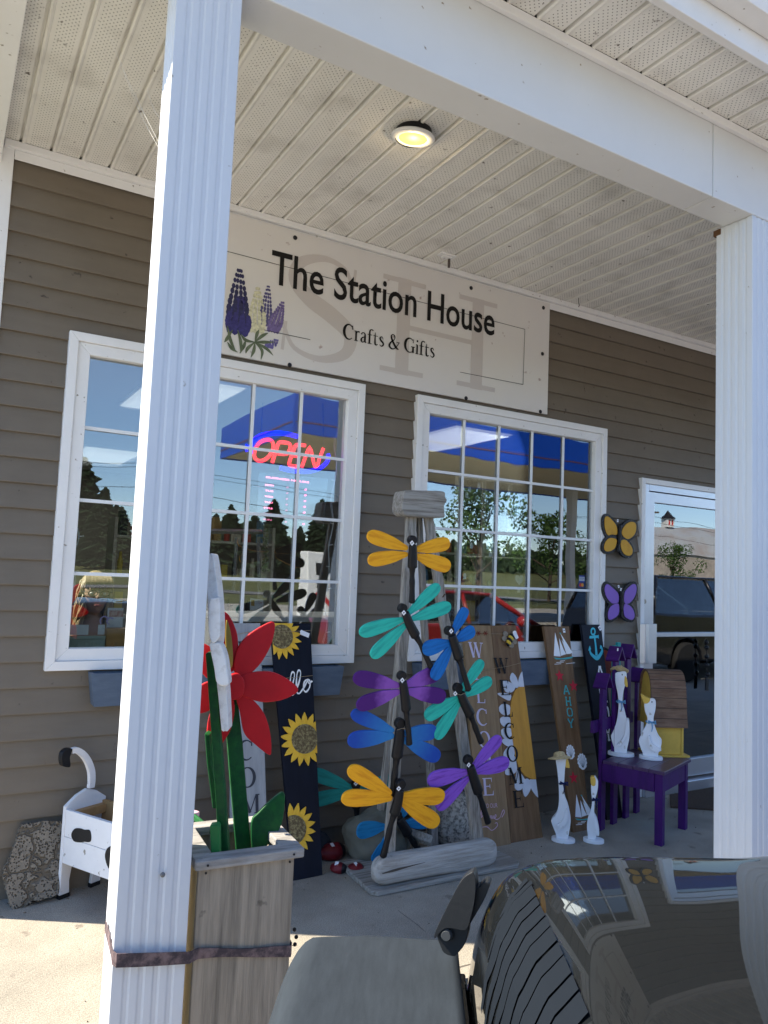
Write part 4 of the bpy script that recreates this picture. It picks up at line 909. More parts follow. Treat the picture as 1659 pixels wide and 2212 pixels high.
# ================================================================ rocks
def blob(name, label, c, center, rad, sc, mt, seed_, amp=.18, cat_='rock', group=None, mats=None, fl=.3, parent=None, rot=0):
    m_ = MB(); m_.ball((0, 0, 0), 1, 5)
    for v in m_.bm.verts:
        p = v.co.copy(); d_ = 1+amp*noise.noise(p*1.3+Vector((seed_, 0, 0)))+amp*.3*noise.noise(p*4+Vector((0, seed_, 0)))+amp*.08*noise.noise(p*14)
        q = p*d_; q.z = max(q.z, -fl if fl < 1 else -1); v.co = Vector((q.x*sc[0], q.y*sc[1], q.z*sc[2]))*rad
    if mats:
        for f in m_.bm.faces: f.material_index = mats[1](f.calc_center_median())
    o = m_.build(name, mats[0] if mats else mt, parent, smooth=True)
    zmin = min(v.co.z for v in o.data.vertices)
    o.location = (center[0], center[1], -zmin); o.rotation_euler = (0, 0, rot)
    if not parent: tag(o, label, cat_, group)
    return o
gran = mat('granite', (.42, .39, .34), .8, col2=(.12, .11, .10), vscale=55, thr=(.45, .62), bump=.4, bscale=50)
dk = mat('mossy_grey_rock', (.13, .135, .11), .75, col2=(.20, .19, .15), vscale=5, bump=.4, bscale=14)
g0 = P(*zR(520, 640), 1, -.22); ra_ = (P(*zR(745, 600), 1, -.22).x-P(*zR(295, 520), 1, -.22).x)/2
blob('boulder', 'large smooth olive grey boulder behind the left rack leg', 'rock', ((P(*zR(295, 520), 1, -.22).x+P(*zR(745, 600), 1, -.22).x)/2, -.24), ra_, (1, .7, .86), dk, 3.1, .22, group='boulders by the wall', fl=.62)
ra_ = (P(*zR(1275, 500), 1, -.22).x-P(*zR(930, 500), 1, -.22).x)/2
blob('boulder', 'speckled granite boulder between the rack legs and the light brown board', 'rock', ((P(*zR(1275, 500), 1, -.22).x+P(*zR(930, 500), 1, -.22).x)/2, -.24), ra_, (1, .8, 1.02), gran, 8.2, .10, group='boulders by the wall', fl=.78)
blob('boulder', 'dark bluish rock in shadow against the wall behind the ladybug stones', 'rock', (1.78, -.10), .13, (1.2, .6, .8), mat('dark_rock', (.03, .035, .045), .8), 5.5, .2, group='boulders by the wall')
lred = mat('ladybug_red', (.16, .012, .018), .4, var=.2, vscale=20); lblk = mat('ladybug_black', (.012, .014, .02), .4)
for i, (px, w, lab, rz, ysc) in enumerate((((225, 690), 100, 'big dark red ladybug painted stone, the largest of three', 0.1, .7), ((262, 785), 60, 'small ladybug painted stone left of the other small one', -.7, .8), ((395, 785), 58, 'small ladybug painted stone nearest the rack plank', .2, .9))):
    p = P(*zR(*px), 2, 0.02); w_ = (P(*zR(px[0]+w, px[1]), 1, p.y)-P(*zR(px[0]-w, px[1]), 1, p.y)).x/2
    o = blob('ladybug_stone', lab, 'painted stone', (p.x, p.y+w_*.6), w_, (1, ysc, .62), None, 11+i*3, .1, group='ladybug stones', mats=([lred, lblk], lambda c: 1 if (c.x > .45*w_ or abs(c.y) < .03*w_) else 0), fl=.7, rot=rz)
    MB().box(-.009, .009, -.012, .012, 0, .001).build('price_tag', tag_white, o, m=Matrix.Translation((-.2*w_, -.25*w_, .58*w_)) @ Matrix.Rotation(R(25), 4, 'X'))
# leaning slab of broken stamped concrete
fr = lean(zCow(150, 1440), zCow(300, 775), -.05)
sl_ = [(170, 795), (240, 785), (330, 772), (474, 762), (478, 800), (468, 1000), (452, 1290), (436, 1335), (330, 1370), (250, 1388), (185, 1425), (150, 1442), (85, 1425), (60, 1350), (50, 1290), (28, 1200), (35, 1130), (70, 1060), (90, 1000), (120, 930), (140, 860)]
def slab_extra(n, tc, cur, col, b):
    N, L = n.nodes, n.links
    v = N.new('ShaderNodeTexVoronoi'); v.inputs['Scale'].default_value = 105; L.new(tc.outputs['Object'], v.inputs[0])
    v2 = N.new('ShaderNodeTexVoronoi'); v2.feature = 'DISTANCE_TO_EDGE'; v2.inputs['Scale'].default_value = 8.5; 
    ns = N.new('ShaderNodeTexNoise'); ns.inputs['Scale'].default_value = 9; L.new(tc.outputs['Object'], ns.inputs[0])
    ad = N.new('ShaderNodeMixRGB'); ad.blend_type = 'ADD'; ad.inputs[0].default_value = .22; L.new(tc.outputs['Object'], ad.inputs[1]); L.new(ns.outputs['Color'], ad.inputs[2]); L.new(ad.outputs[0], v2.inputs[0])
    cr = N.new('ShaderNodeValToRGB'); L.new(v2.outputs[0], cr.inputs[0]); cr.color_ramp.elements[0].position = .02; cr.color_ramp.elements[1].position = .07
    c3 = N.new('ShaderNodeValToRGB'); L.new(v.outputs[0], c3.inputs[0]); c3.color_ramp.elements[0].position = .18; c3.color_ramp.elements[1].position = .42
    c3.color_ramp.elements[0].color = (.35, .33, .3, 1)
    mu = N.new('ShaderNodeMixRGB'); mu.blend_type = 'MULTIPLY'; mu.inputs[0].default_value = 1; L.new(cur, mu.inputs[1]); L.new(c3.outputs[0], mu.inputs[2])
    mh = N.new('ShaderNodeMixRGB'); mh.blend_type = 'MULTIPLY'; mh.inputs[0].default_value = 1; L.new(cr.outputs[0], mh.inputs[1]); L.new(c3.outputs[0], mh.inputs[2])
    m3 = N.new('ShaderNodeMixRGB'); L.new(cr.outputs[0], m3.inputs[0]); m3.inputs[1].default_value = (.13, .108, .082, 1); L.new(mu.outputs[0], m3.inputs[2])
    bp = N.new('ShaderNodeBump'); bp.inputs['Strength'].default_value = 1; bp.inputs['Distance'].default_value = .012; L.new(mh.outputs[0], bp.inputs['Height']); L.new(bp.outputs[0], b.inputs['Normal'])
    return m3.outputs[0]
slab_m = mat('stamped_concrete_chunk', (.235, .205, .165), .9, var=.2, vscale=10, extra=slab_extra)
jag = []
for p in cat([fr.l(zCow(*p)) for p in sl_], 5, True): jag.append((p.x+random.uniform(-.004, .004), p.y+random.uniform(-.004, .004)))
o = MB().prism(jag, -.055, 0).build('stone_slab', slab_m, bevel=.008, m=fr.m)
tag(o, 'broken grey slab of stamped pitted concrete leaning on the wall beside the cow planter', 'stone slab')
# dry leaves and bits by the rack
m_ = MB()
for i in range(90):
    c = Vector((random.gauss(1.955, .045), random.gauss(-.46, .06), .003)); a = random.uniform(0, 6.3); l_ = random.uniform(.008, .022)
    m_.tube([c, c+Vector((math.cos(a)*l_, math.sin(a)*l_, random.uniform(.001, .012)))], [.0022, .0008], 4)
tag(m_.build('plant_litter', mat('dry_leaf', (.16, .12, .07), .9)), None, None, None, 'stuff')

random.seed(12); m_ = MB()
for i in range(160):
    c = Vector((random.uniform(.25, 5.0), -.03-abs(random.gauss(0, .10)), .003)); a = random.uniform(0, 6.3); l_ = random.uniform(.006, .018)
    m_.tube([c, c+Vector((math.cos(a)*l_, math.sin(a)*l_, random.uniform(.0, .006)))], [.002, .0007], 4)
for i in range(120):
    c = Vector((random.uniform(.1, 5.0), random.uniform(-2.2, -.1), .002)); m_.ball(c, random.uniform(.0012, .0035), 1)
tag(m_.build('grit', mat('grit', (.13, .105, .075), .9)), None, None, None, 'stuff')
wb0 = P(205, 0, 1, -1.15); t = thing('cobweb', 'thin pale cobweb thread hanging from the porch ceiling to the left post', 'cobweb', wb0)
m_ = MB()
for (u0, v0, u1, v1) in ((205, 0, 352, 325), (262, 140, 352, 335), (318, 190, 352, 262)):
    a, b = P(u0, v0, 1, -1.15)-wb0, P(u1, v1, 1, -1.74)-wb0; m_.tube([a.lerp(b, k/8)+Vector((0, 0, -.02*math.sin(math.pi*k/8))) for k in range(9)], .0004, 4)
m_.build('thread', mat('cobweb_thread', (.8, .78, .75), .6), t)
# ================================================================ cow planter
pw = mat('white_painted_wood', (.78, .78, .80), .5, var=.05, vscale=6, bump=.2, bscale=25, dirt=.03, dscale=30, dcol=(.3, .28, .25))
pine = mat('raw_pine', (.50, .30, .13), .6, col2=(.36, .20, .08), vscale=5, stretch=(6, 6, 1))
cx0 = .585; cx1 = .80; cy0 = -.145
cw = thing('cow_planter', 'white wooden cow shaped planter with black spots and a curled tail, beside the stone slab', 'planter', (.69, -.3, 0))
ci = Matrix.Translation((-.69, .3, 0)) @ Matrix.Translation((.580, -.128, 0)) @ Matrix.Rotation(R(28.5), 4, 'Z') @ Matrix.Translation((-cx0, -cy0, 0))
CWM = Matrix.Translation((.580, -.128, 0)) @ Matrix.Rotation(R(28.5), 4, 'Z') @ Matrix.Translation((-cx0, -cy0, 0))
def cb(mb, name, mt, **k): return mb.build(name, mt, cw, m=(ci @ k.pop('fm')) if 'fm' in k else ci, **k)
zt_ = .386; zlow = .157
YZ = Matrix(((0, 0, 1, 0), (1, 0, 0, 0), (0, 1, 0, 0), (0, 0, 0, 1)))
def endpanel(y, head=False):
    fr_ = wallfr(y); mid = (cx0+cx1)/2
    top = [(cx0, zt_+.012), (cx0+.055, zt_+.05), (mid, zt_+.068), (cx1-.055, zt_+.05), (cx1, zt_+.012)]
    pts = [(cx0, .018)]+top+[(cx1, .018), (cx1-.05, .018), (cx1-.045, .07), (cx1-.058, zlow-.0), (cx0+.058, zlow), (cx0+.045, .07), (cx0+.05, .018)]
    cb(MB().prism(pts, -.0, .019), 'end_panel', pw, fm=fr_.m, bevel=.002)
    for xx in (cx0, cx1-.052): cb(MB().box(xx, xx+.052, 0, .018, -.001, .020), 'hoof', black_p, fm=fr_.m, bevel=.001)
endpanel(cy0+.019); endpanel(-.60)
cb(MB().box(cx0+.002, cx0+.020, -.5995, cy0-.0005, zlow, zlow+(zt_-zlow)*.5-.001).box(cx0+.002, cx0+.020, -.5995, cy0-.0005, zlow+(zt_-zlow)*.5+.001, zt_), 'side_board', pw, bevel=.0015)
cb(MB().box(cx1-.020, cx1-.002, -.5995, cy0-.0005, zlow, zt_), 'side_board', pine, bevel=.0015)
cb(MB().box(cx0+.021, cx1-.021, -.5990, cy0-.001, zlow, zlow+.015).box(cx0+.021, cx1-.021, cy0-.03, cy0-.001, zt_-.05, zt_-.012), 'floor_board', pine)
SF0 = Fr((cx0, 0, 0), (-1, 0, 0), (0, 0, 1)); SF = Fr(CWM @ Vector((cx0, 0, 0)), CWM.to_3x3() @ Vector((-1, 0, 0)), (0, 0, 1))
for k, sp_ in enumerate(([(550, 870), (575, 825), (620, 822), (650, 832), (690, 835), (702, 880), (695, 925), (650, 925), (620, 930), (570, 920)], [(810, 1040), (825, 980), (860, 955), (905, 945), (960, 960), (980, 1050), (950, 1120), (880, 1138), (835, 1125)])):
    q = [tuple(p)[:2] for p in cat([SF.l(zCow(*p), .0) for p in sp_], 4, True)]
    cb(MB().prism(q, -.0015, .0006), 'black_spot', black_p, fm=SF0.m)
# tail
tf0 = wallfr(cy0); tf = Fr(CWM @ Vector((0, cy0, 0)), CWM.to_3x3() @ Vector((0, -1, 0)), (0, 0, 1)); tp_ = [(688, 505), (695, 440), (690, 370), (665, 300), (625, 245), (575, 215), (540, 222)]
tl = [Vector(tf.l(zCow(*p))) for p in tp_]
cb(MB().stroke([tuple(p) for p in tl], [.030, .031, .031, .030, .028, .025, .024], .0).prism([(0, 0), (0, 0.00001), (0.00001, 0)], 0, .00001), 'tail_face', pw, fm=tf0.m) if False else None
m_ = MB()
L3 = cat([(p.x, p.y, w) for p, w in zip(tl, [.030, .031, .031, .030, .028, .026, .024])], 5)
A1, A2 = [], []
for i, p in enumerate(L3):
    t_ = Vector((L3[min(i+1, len(L3)-1)]-L3[max(i-1, 0)])[:2]).normalized(); n_ = Vector((-t_.y, t_.x)); c = Vector(p[:2]); A1.append(tuple(c+n_*p.z/2)); A2.append(tuple(c-n_*p.z/2))
cb(m_.prism(A1+A2[::-1], .0, .02), 'tail', pw, fm=tf0.m, bevel=.002)
cb(MB().prism([tuple(p)[:2] for p in cat([tf.l(zCow(*p)) for p in ((530, 200), (495, 200), (460, 230), (450, 280), (460, 330), (495, 345), (520, 335), (515, 270), (528, 230))], 3, True)], -.002, .024), 'tail_tip', black_p, fm=tf0.m, bevel=.004)

# ================================================================ planter with strap, flowers
ang = R(-4.5); PX, PY = .612, -1.902; Wd = .286; Dp = .30; PH = .752
PM = Matrix.Translation((PX, PY, 0)) @ Matrix.Rotation(ang, 4, 'Z')
pt = thing('wooden_planter', 'tall square weathered wooden planter box strapped to the left porch post', 'planter', PM)
raww = mat('stained_planter_wood', (.35, .30, .24), .8, col2=(.18, .155, .125), vscale=5, stretch=(9, 9, .5), thr=(.38, .68), bump=.5, bscale=25, dirt=-.3, dscale=14, dcol=(.12, .10, .08))
MB().box(.012, Wd-.022, .016, .034, 0, PH-.025).build('front_board', raww, pt, bevel=.003)
MB().box(.012, .028, .035, Dp-.02, 0, PH-.025).build('side_board', mat('sunlit_side', (.50, .40, .22), .6, var=.15, vscale=5), pt, bevel=.002)  # sunlight on the left side put into a paler, yellower wood colour
MB().box(Wd-.038, Wd-.022, .035, Dp-.02, 0, PH-.025).build('side_board', raww, pt, bevel=.002)
MB().box(.0285, Wd-.0385, Dp-.036, Dp-.02, 0, PH-.025).build('back_board', raww, pt, bevel=.002)
MB().box(.03, Wd-.04, .036, Dp-.038, .55, .60).build('soil', soil, pt)
rimm = mat('grey_rim_wood', (.42, .40, .38), .8, col2=(.17, .16, .15), vscale=6, stretch=(1, 6, 6), thr=(.35, .7), bump=.8, bscale=25)
rw = .052
for nm, q in (('rim_board', [(0, 0), (Wd, 0), (Wd-rw, rw), (rw, rw)]), ('rim_board', [(0, Dp), (Wd, Dp), (Wd-rw, Dp-rw), (rw, Dp-rw)]), ('rim_board', [(0, .001), (rw-.0, rw+.001), (rw, Dp-rw-.001), (0, Dp-.001)]), ('rim_board', [(Wd, .001), (Wd-rw, rw+.001), (Wd-rw, Dp-rw-.001), (Wd, Dp-.001)])):
    MB().prism(q, PH-.024, PH).build(nm, rimm, pt, bevel=.003)
for (x, z) in ((.03, PH-.036), (Wd-.035, PH-.036), (.03, PH-.012), (Wd-.03, PH-.012)):
    MB().lathe([(.003, 0), (.003, .002)], 8, Matrix.Translation((x, .0155 if z < PH-.02 else -.0005, z)) @ Matrix.Rotation(R(90), 4, 'X')).build('nail_head', bolt, pt)
# strap
camo = mat('camo_webbing', (.06, .045, .052), .8, col2=(.20, .14, .14), vscale=28, thr=(.42, .6), bump=.3, bscale=200)
st = thing('strap', 'brown camouflage webbing strap tied round the post and the planter', 'strap', (.6, -1.95, .6))
def ribbon(mb, pts, h, t=.0025):
    pts = [Vector(p) for p in pts]
    L_ = []
    for i, p in enumerate(pts):
        d_ = (pts[min(i+1, len(pts)-1)]-pts[max(i-1, 0)]); d_.z = 0
        d_ = d_.normalized() if d_.length > 1e-6 else Vector((1, 0, 0)); n_ = Vector((d_.y, -d_.x, 0)); hh = h[i] if isinstance(h, list) else h
        L_.append([mb.bm.verts.new(p+n_*a+Vector((0, 0, b))) for a, b in ((t/2, -hh/2), (t/2, hh/2), (-t/2, hh/2), (-t/2, -hh/2))])
    for a, b in zip(L_[:-1], L_[1:]):
        for j in range(4): mb._f([a[j], a[(j+1) % 4], b[(j+1) % 4], b[j]])
    mb._f(L_[0]); mb._f(L_[-1][::-1])
si = Matrix.Translation((-.6, 1.95, -.6)); YF = PF-.004
zl = P(247, 2075, 1, YF).z; zr_ = P(630, 2052, 1, YF).z
c1 = PM @ Vector((Wd-.02, .012, 0)); c2 = PM @ Vector((Wd-.018, Dp-.016, 0))
m_ = MB()
def fp2(x): v = PM @ Vector((x, .0115, 0)); return v.x, v.y
zx = lambda x: zl+(zr_-zl)*(x-.43)/(c1.x-.43)
pp = [(.430, YF+.12, zl+.03), (.430, YF+.03, zl+.008), (.428, YF+.012, zl+.002), (.434, YF-.002, zl), (.48, YF-.004, zx(.48)), (.54, YF-.006, zx(.54)), (.606, YF-.008, zx(.606))]
for k in range(6):
    x = .02+(Wd-.042)*k/5; v = fp2(x); pp.append((v[0], v[1]-.002, zx(v[0])+.0012*math.sin(k*1.7)))
v = PM @ Vector((Wd-.017, .02, 0)); pp += [(v.x, v.y, zr_+.003), (c2.x+.004, c2.y, zr_+.02)]
ribbon(m_, pp, [.024, .028, .030, .031, .031, .030, .028, .026, .022, .019, .022, .027, .029, .029, .026])
m_.build('webbing', camo, st, m=si)
m_ = MB(); k0 = P(414, 2000, 1, -1.73)
m_.ball(k0, .026, 3, sc=(.8, .6, 1.3)); m_.ball(k0+Vector((-.012, -.01, .03)), .018, 3, sc=(.9, .6, 1.2))
for v in m_.bm.verts: v.co += Vector((0, 0, 0))+noise.noise_vector(v.co*45)*.006
m_.build('knot', camo, st, m=si, smooth=True)
m_ = MB()
ribbon(m_, [k0+Vector((0, 0, -.01)), k0+Vector((-.004, .004, -.05)), k0+Vector((-.012, -.006, -.10)), k0+Vector((.004, .002, -.135))], [.02, .03, .03, .02])
o = m_.build('loose_end', camo, st, m=si)
m_ = MB()
for k, p in enumerate(((636, 2008), (640, 2024), (637, 2040))): m_.ball(P(*p, 1, c2.y-.06), .006, 2)
m_.build('ratchet', black_p, st, m=si, smooth=True)
# flowers
green = mat('green_painted_wood', (.010, .11, .022), .5, spec=.25, col2=(.006, .055, .02), vscale=6, stretch=(6, 6, .8), bump=.2, bscale=25)
redp = mat('red_painted_wood', (.56, .008, .014), .5, spec=.3, col2=(.36, .004, .008), vscale=5, bump=.12, bscale=20)
whitep = mat('worn_white_paint', (.76, .74, .72), .55, col2=(.50, .46, .42), vscale=7, stretch=(6, 6, 1), thr=(.5, .8), bump=.25, bscale=25)
def slab(parent, name, fr, f, pts, z0, z1, mt, smooth=True, bev=.003, n=4):
    q = fr.pts([f(*p) for p in pts]); q = [tuple(p)[:2] for p in cat(q, n, True)] if smooth else q
    return MB().prism(q, z0, z1).build(name, mt, parent, bevel=bev)
YR = -1.73
fo = Vector((.76, YR, .58)); frr = Fr(fo, (-.25, -1, .05), (0, 0, 1))
rf = thing('wooden_flower', 'large red wooden flower on a green stem standing in the planter', 'flower', frr.m, 'wooden flowers in the planter')
RP = [([(280, 860), (292, 760), (345, 665), (440, 592), (545, 552), (532, 680), (472, 800), (400, 880), (320, 915)], .004), ([(325, 905), (480, 872), (600, 905), (702, 990), (620, 1050), (500, 1075), (400, 1058), (318, 1010)], .007), ([(300, 1020), (400, 1055), (480, 1150), (520, 1280), (526, 1405), (500, 1412), (420, 1350), (352, 1280), (325, 1150)], .002),
      ([(190, 500), (240, 495), (285, 570), (310, 660), (308, 800), (270, 880), (215, 800), (185, 640)], -.004), ([(240, 900), (180, 760), (80, 690), (30, 720), (40, 830), (120, 930), (230, 960)], -.002), ([(240, 960), (120, 940), (30, 1000), (0, 1110), (60, 1150), (160, 1110), (260, 1030)], .0), ([(250, 1000), (290, 1100), (265, 1250), (200, 1360), (135, 1432), (108, 1290), (130, 1150), (200, 1050)], -.006)]
for q, dz in RP: slab(rf, 'petal', frr, zF, q, dz-.008, dz+.008, redp)
slab(rf, 'flower_cup', frr, zF, [(240, 900), (300, 880), (340, 930), (335, 1010), (290, 1050), (235, 1030), (215, 960)], .0155, .05, redp)
slab(rf, 'yellow_cone', frr, zF, [(232, 540), (255, 600), (270, 700), (272, 830), (240, 850), (228, 700)], .006, .02, mat('olive_yellow', (.30, .22, .04), .5, var=.2))
slab(rf, 'stem', frr, zF, [(245, 1050), (310, 1045), (345, 1350), (400, 2040), (425, 2350), (330, 2350), (300, 2030), (262, 1600), (240, 1300)], -.035, -.009, green, smooth=False, n=2)
MB().lathe([(.004, 0), (.004, .003)], 10, Matrix.Translation((*frr.l(zF(281, 1162)), -.009))).build('screw', mat('screw_brown', (.25, .12, .08), .4, .5), rf)
slab(rf, 'leaf', frr, zF, [(395, 1850), (440, 1790), (520, 1710), (606, 1658), (604, 1800), (575, 1900), (510, 1990), (440, 2040), (400, 2030)], .005, .02, green)
YWf = -1.825
frw = Fr((.70, YWf, .58), (-.55, -1, 0), (0, 0, 1))
wf_ = thing('wooden_flower', 'white wooden daisy seen edge-on beside the porch post, on a green stem', 'flower', frw.m, 'wooden flowers in the planter')
for q in ([(116, 120), (138, 110), (160, 114), (180, 240), (198, 400), (205, 560), (200, 690), (165, 700), (135, 560), (120, 320)],):
    slab(wf_, 'petal', frw, zF, q, -.05, .03, whitep, bev=.004, n=3)
slab(wf_, 'petal', frw, zF, [(166, 396), (195, 390), (230, 388), (233, 480), (232, 610), (222, 645), (182, 675), (160, 600), (158, 480)], .031, .085, whitep, bev=.004, n=2)
slab(wf_, 'petal', frw, zF, [(162, 680), (200, 672), (230, 676), (262, 755), (278, 860), (284, 930), (262, 942), (232, 940), (205, 915), (190, 820)], .031, .08, whitep, bev=.004, n=3)
slab(wf_, 'petal', frw, zF, [(165, 715), (200, 730), (225, 900), (246, 945), (255, 1080), (262, 1244), (238, 1250), (216, 1246), (200, 1080), (185, 940)], -.03, .03, whitep, bev=.004, n=2)
slab(wf_, 'petal', frw, zF, [(104, 590), (122, 540), (135, 600), (150, 720), (140, 770), (118, 700)], -.09, -.052, whitep, bev=.004)
slab(wf_, 'flower_centre', frw, zF, [(120, 400), (145, 420), (165, 640), (165, 760), (140, 740), (125, 600)], -.11, -.055, mat('centre_brown', (.20, .10, .05), .6, var=.2))
slab(wf_, 'stem', frw, zF, [(95, 762), (110, 752), (158, 754), (165, 780), (190, 1250), (225, 1700), (248, 2060), (262, 2350), (190, 2350), (165, 1780), (130, 1250), (105, 900)], -.03, -.005, green, smooth=False)
slab(wf_, 'leaf', frw, zF, [(75, 1298), (110, 1310), (118, 1500), (150, 1650), (185, 1800), (128, 1800), (110, 1650), (90, 1500)], -.075, -.032, green, smooth=False)
slab(wf_, 'leaf', frw, zF, [(140, 1862), (192, 1855), (202, 1875), (205, 2100), (150, 2100)], .0, .03, mat('bright_green_paint', (.03, .20, .05), .5, var=.2), smooth=False)
# small pink petal of a third flower behind the post
fp = Fr((.62, -1.50, .75), (0, -1, 0), (0, 0, 1))
pk = thing('wooden_flower', 'pale pink wooden petal edge peeping out behind the porch post', 'flower', (P(*zPL(290, 150), 1, -1.5)))
fpk = Fr(P(*zPL(290, 150), 1, -1.5), (0, -1, 0), (0, 0, 1))
for a, q in (('petal', [(200, 130), (270, 110), (305, 140), (315, 185), (290, 215), (230, 230), (190, 190)]),):
    slab(pk, a, fpk, zPL, q, -.01, .01, mat('pale_pink', (.62, .40, .48), .5))
slab(pk, 'stem', fpk, zPL, [(235, 232), (262, 232), (264, 900), (233, 900)], -.009, .009, green, smooth=False)

# ================================================================ purple picket chair
pur = mat('purple_paint', (.060, .007, .135), .5, spec=.22, col2=(.035, .005, .085), vscale=5, stretch=(5, 5, 1), bump=.25, bscale=22)
Fc = Vector((3.68, -.79, 0)); dv = Vector((.957, .29, 0)).normalized(); wv = Vector((-.29, .957, 0)).normalized()*1.0
wv = Vector((-.40, .916, 0)).normalized()
CM = Matrix(((dv.x, wv.x, 0, Fc.x), (dv.y, wv.y, 0, Fc.y), (0, 0, 1, 0), (0, 0, 0, 1)))
chr_ = thing('picket_chair', 'purple wooden chair with a picket fence back holding the geese and birdhouse', 'chair', Matrix.Translation((Fc.x, Fc.y, 0)))
cim = Matrix.Translation((-Fc.x, -Fc.y, 0)) @ CM
CW, CD, CH = .45, .36, .42
def chb(mb, name, mt=pur, **k): return mb.build(name, mt, chr_, m=cim, **k)
lw = .045
for (x, y) in ((0, 0), (CW-lw, 0)): chb(MB().box(x, x+lw, y, y+lw, 0, CH-.02), 'leg', bevel=.002)
chb(MB().box(-.006, .016, lw+.001, CD, CH-.125, CH-.02), 'apron', bevel=.002); chb(MB().box(lw+.001, CW-lw-.001, .004, .024, CH-.125, CH-.02), 'apron', bevel=.002)
chb(MB().box(CW-.016, CW+.006, lw+.001, CD, CH-.125, CH-.02), 'apron', bevel=.002)
topm = mat('purple_seat_top', (.085, .045, .11), .3, col2=(.06, .03, .085), vscale=6, stretch=(5, 5, 1))
m_ = MB()
for k in range(4): m_.box(-.012, CW+.012, -.015+k*(CD+.01)/4+.001, -.015+(k+1)*(CD+.01)/4-.002, CH-.0195, CH)
chb(m_, 'seat', topm, bevel=.002)
# picket back on the line through the far edge
bl_ = Vector((3.53, -.455, 0)); bd = Vector((.45, .145, 0)).normalized(); bn = Vector((bd.y, -bd.x, 0))
BKF = Fr(bl_, bn, (0, 0, 1))
caps = ((690, 618), (800, 395), (905, 375), (978, 572)); bots = ((660, 1945), (755, 1895), (850, 1855), (950, 1805))
for k, (cp, bt) in enumerate(zip(caps, bots)):
    xb = BKF.l(zC(*bt))[0]; xt, zt2 = BKF.l(zC(*cp)); x = (xb+xt)/2 if k < 3 else xb; x = BKF.l(zC(cp[0]+8, cp[1]+150))[0]*.5+xb*.5
    mm = Matrix.Translation((-Fc.x, -Fc.y, 0)) @ BKF.m
    MB().prism([(x-.030, 0), (x+.030, 0), (x+.030, zt2-.06), (x, zt2-.02), (x-.030, zt2-.06)], -.022, .0).build('picket', pur, chr_, bevel=.002, m=mm)
    MB().prism([(x-.056, zt2-.082), (x-.046, zt2-.092), (x, zt2-.016), (x+.046, zt2-.092), (x+.056, zt2-.082), (x, zt2+.002)], -.055, .030).build('picket_cap', pur, chr_, bevel=.001, m=mm)
mm = Matrix.Translation((-Fc.x, -Fc.y, 0)) @ BKF.m
MB().box(-.05, .52, .58, .65, -.042, -.0225).build('back_rail', pur, chr_, m=mm, bevel=.002)
pp_ = MB().box(-.008, .008, -.008, .008, 0, .001).build('price_tag', tag_white, chr_, m=Matrix.Translation((-Fc.x, -Fc.y, 0)) @ Matrix.Translation(P(*zC(793, 420), 1, -.44)) @ BKF.m.to_3x3().to_4x4())
# teal post behind
tpm = mat('teal_post_paint', (.03, .30, .29), .5, var=.15)
t = thing('picket_post', 'teal painted picket post behind the purple chair against the wall', 'post', (P(*zC(805, 700), 1, -.12).x, -.12, 0))
zz = P(*zC(780, 360), 1, -.12).z
x0 = P(*zC(752, 400), 1, -.12).x-t.location.x; x1 = P(*zC(810, 400), 1, -.12).x-t.location.x
MB().box(x0, (x0+x1)/2-.003, -.01, .01, 0, zz-.02).build('picket', tpm, t, bevel=.002); MB().box((x0+x1)/2+.003, x1, -.01, .01, 0, zz).build('picket', tpm, t, bevel=.002)
MB().box(x0, x1+.10, -.022, -.0105, zz-.25, zz-.2).box(x0, x1+.1, -.022, -.0105, .2, .25).build('rail', tpm, t, bevel=.002)
# ================================================================ birdhouse
yw = mat('mustard_paint', (.68, .45, .085), .5, var=.12, vscale=8)
roofm = mat('brown_roof_boards', (.13, .07, .042), .6, col2=(.25, .155, .10), vscale=4, stretch=(1.5, 10, 10), thr=(.35, .7), bump=.3, bscale=12)
q = P(*zC(1395, 1322), 2, CH); q2 = P(*zC(1150, 1305), 2, CH)
bo = q
BM = Matrix(((.90, .44, 0, bo.x), (-.44, .90, 0, bo.y), (0, 0, 1, CH), (0, 0, 0, 1)))
bh = thing('birdhouse', 'yellow birdhouse with a curved brown plank roof on the purple chair', 'birdhouse', BM)
Lb = .25; hB = (P(*zC(1335, 1070), 1, bo.y).z-CH); hT = (P(*zC(1250, 595), 1, bo.y+.08).z-CH)
MB().box(-Lb, 0, -.0, .20, 0.0005, .014).build('base', yw, bh, bevel=.002)
MB().box(-Lb+.03, -.05, .02, .18, .0145, hB+.02).build('body', yw, bh, bevel=.002)
MB().box(-.049, -.035, .016, .03, .0145, hB).build('corner_strip', yw, bh)
half = [(-.018, hB-.005), (-.004, hB+.07), (.004, hB+(hT-hB)*.45), (.012, hB+(hT-hB)*.68), (.032, hB+(hT-hB)*.87), (.062, hT-.010), (.10, hT)]
prof = half+[(.2-p[0], p[1]) for p in half[:-1][::-1]]
pf = cat(prof, 4)
# plank steps along the roof
PMx = Matrix(((0, 0, 1, 0), (1, 0, 0, 0), (0, 1, 0, 0), (0, 0, 0, 1)))
inn = [(.1+(p.x-.1)*.9, hB+(p.y-hB)*.965-.001) for p in pf]
MB().prism([tuple(p)[:2] for p in pf]+inn[::-1], -Lb+.0, -.022, PMx).build('roof', roofm, bh, bevel=.001)
m_ = MB()
for k in range(3, len(pf)-3, 3):
    a, b = pf[k], pf[k+1]; m_.tube([(-Lb-.001, a.x, a.y), (-.021, a.x, a.y)], .0016, 5)
m_.build('plank_gap', black_p, bh)
MB().prism(inn, -Lb+.012, -Lb+.03, PMx).build('gable', yw, bh)
MB().ball((-Lb+.012, .1, hB+.11), .026, 3, sc=(.2, 1, 1)).build('entrance_hole', black_p, bh, smooth=True)
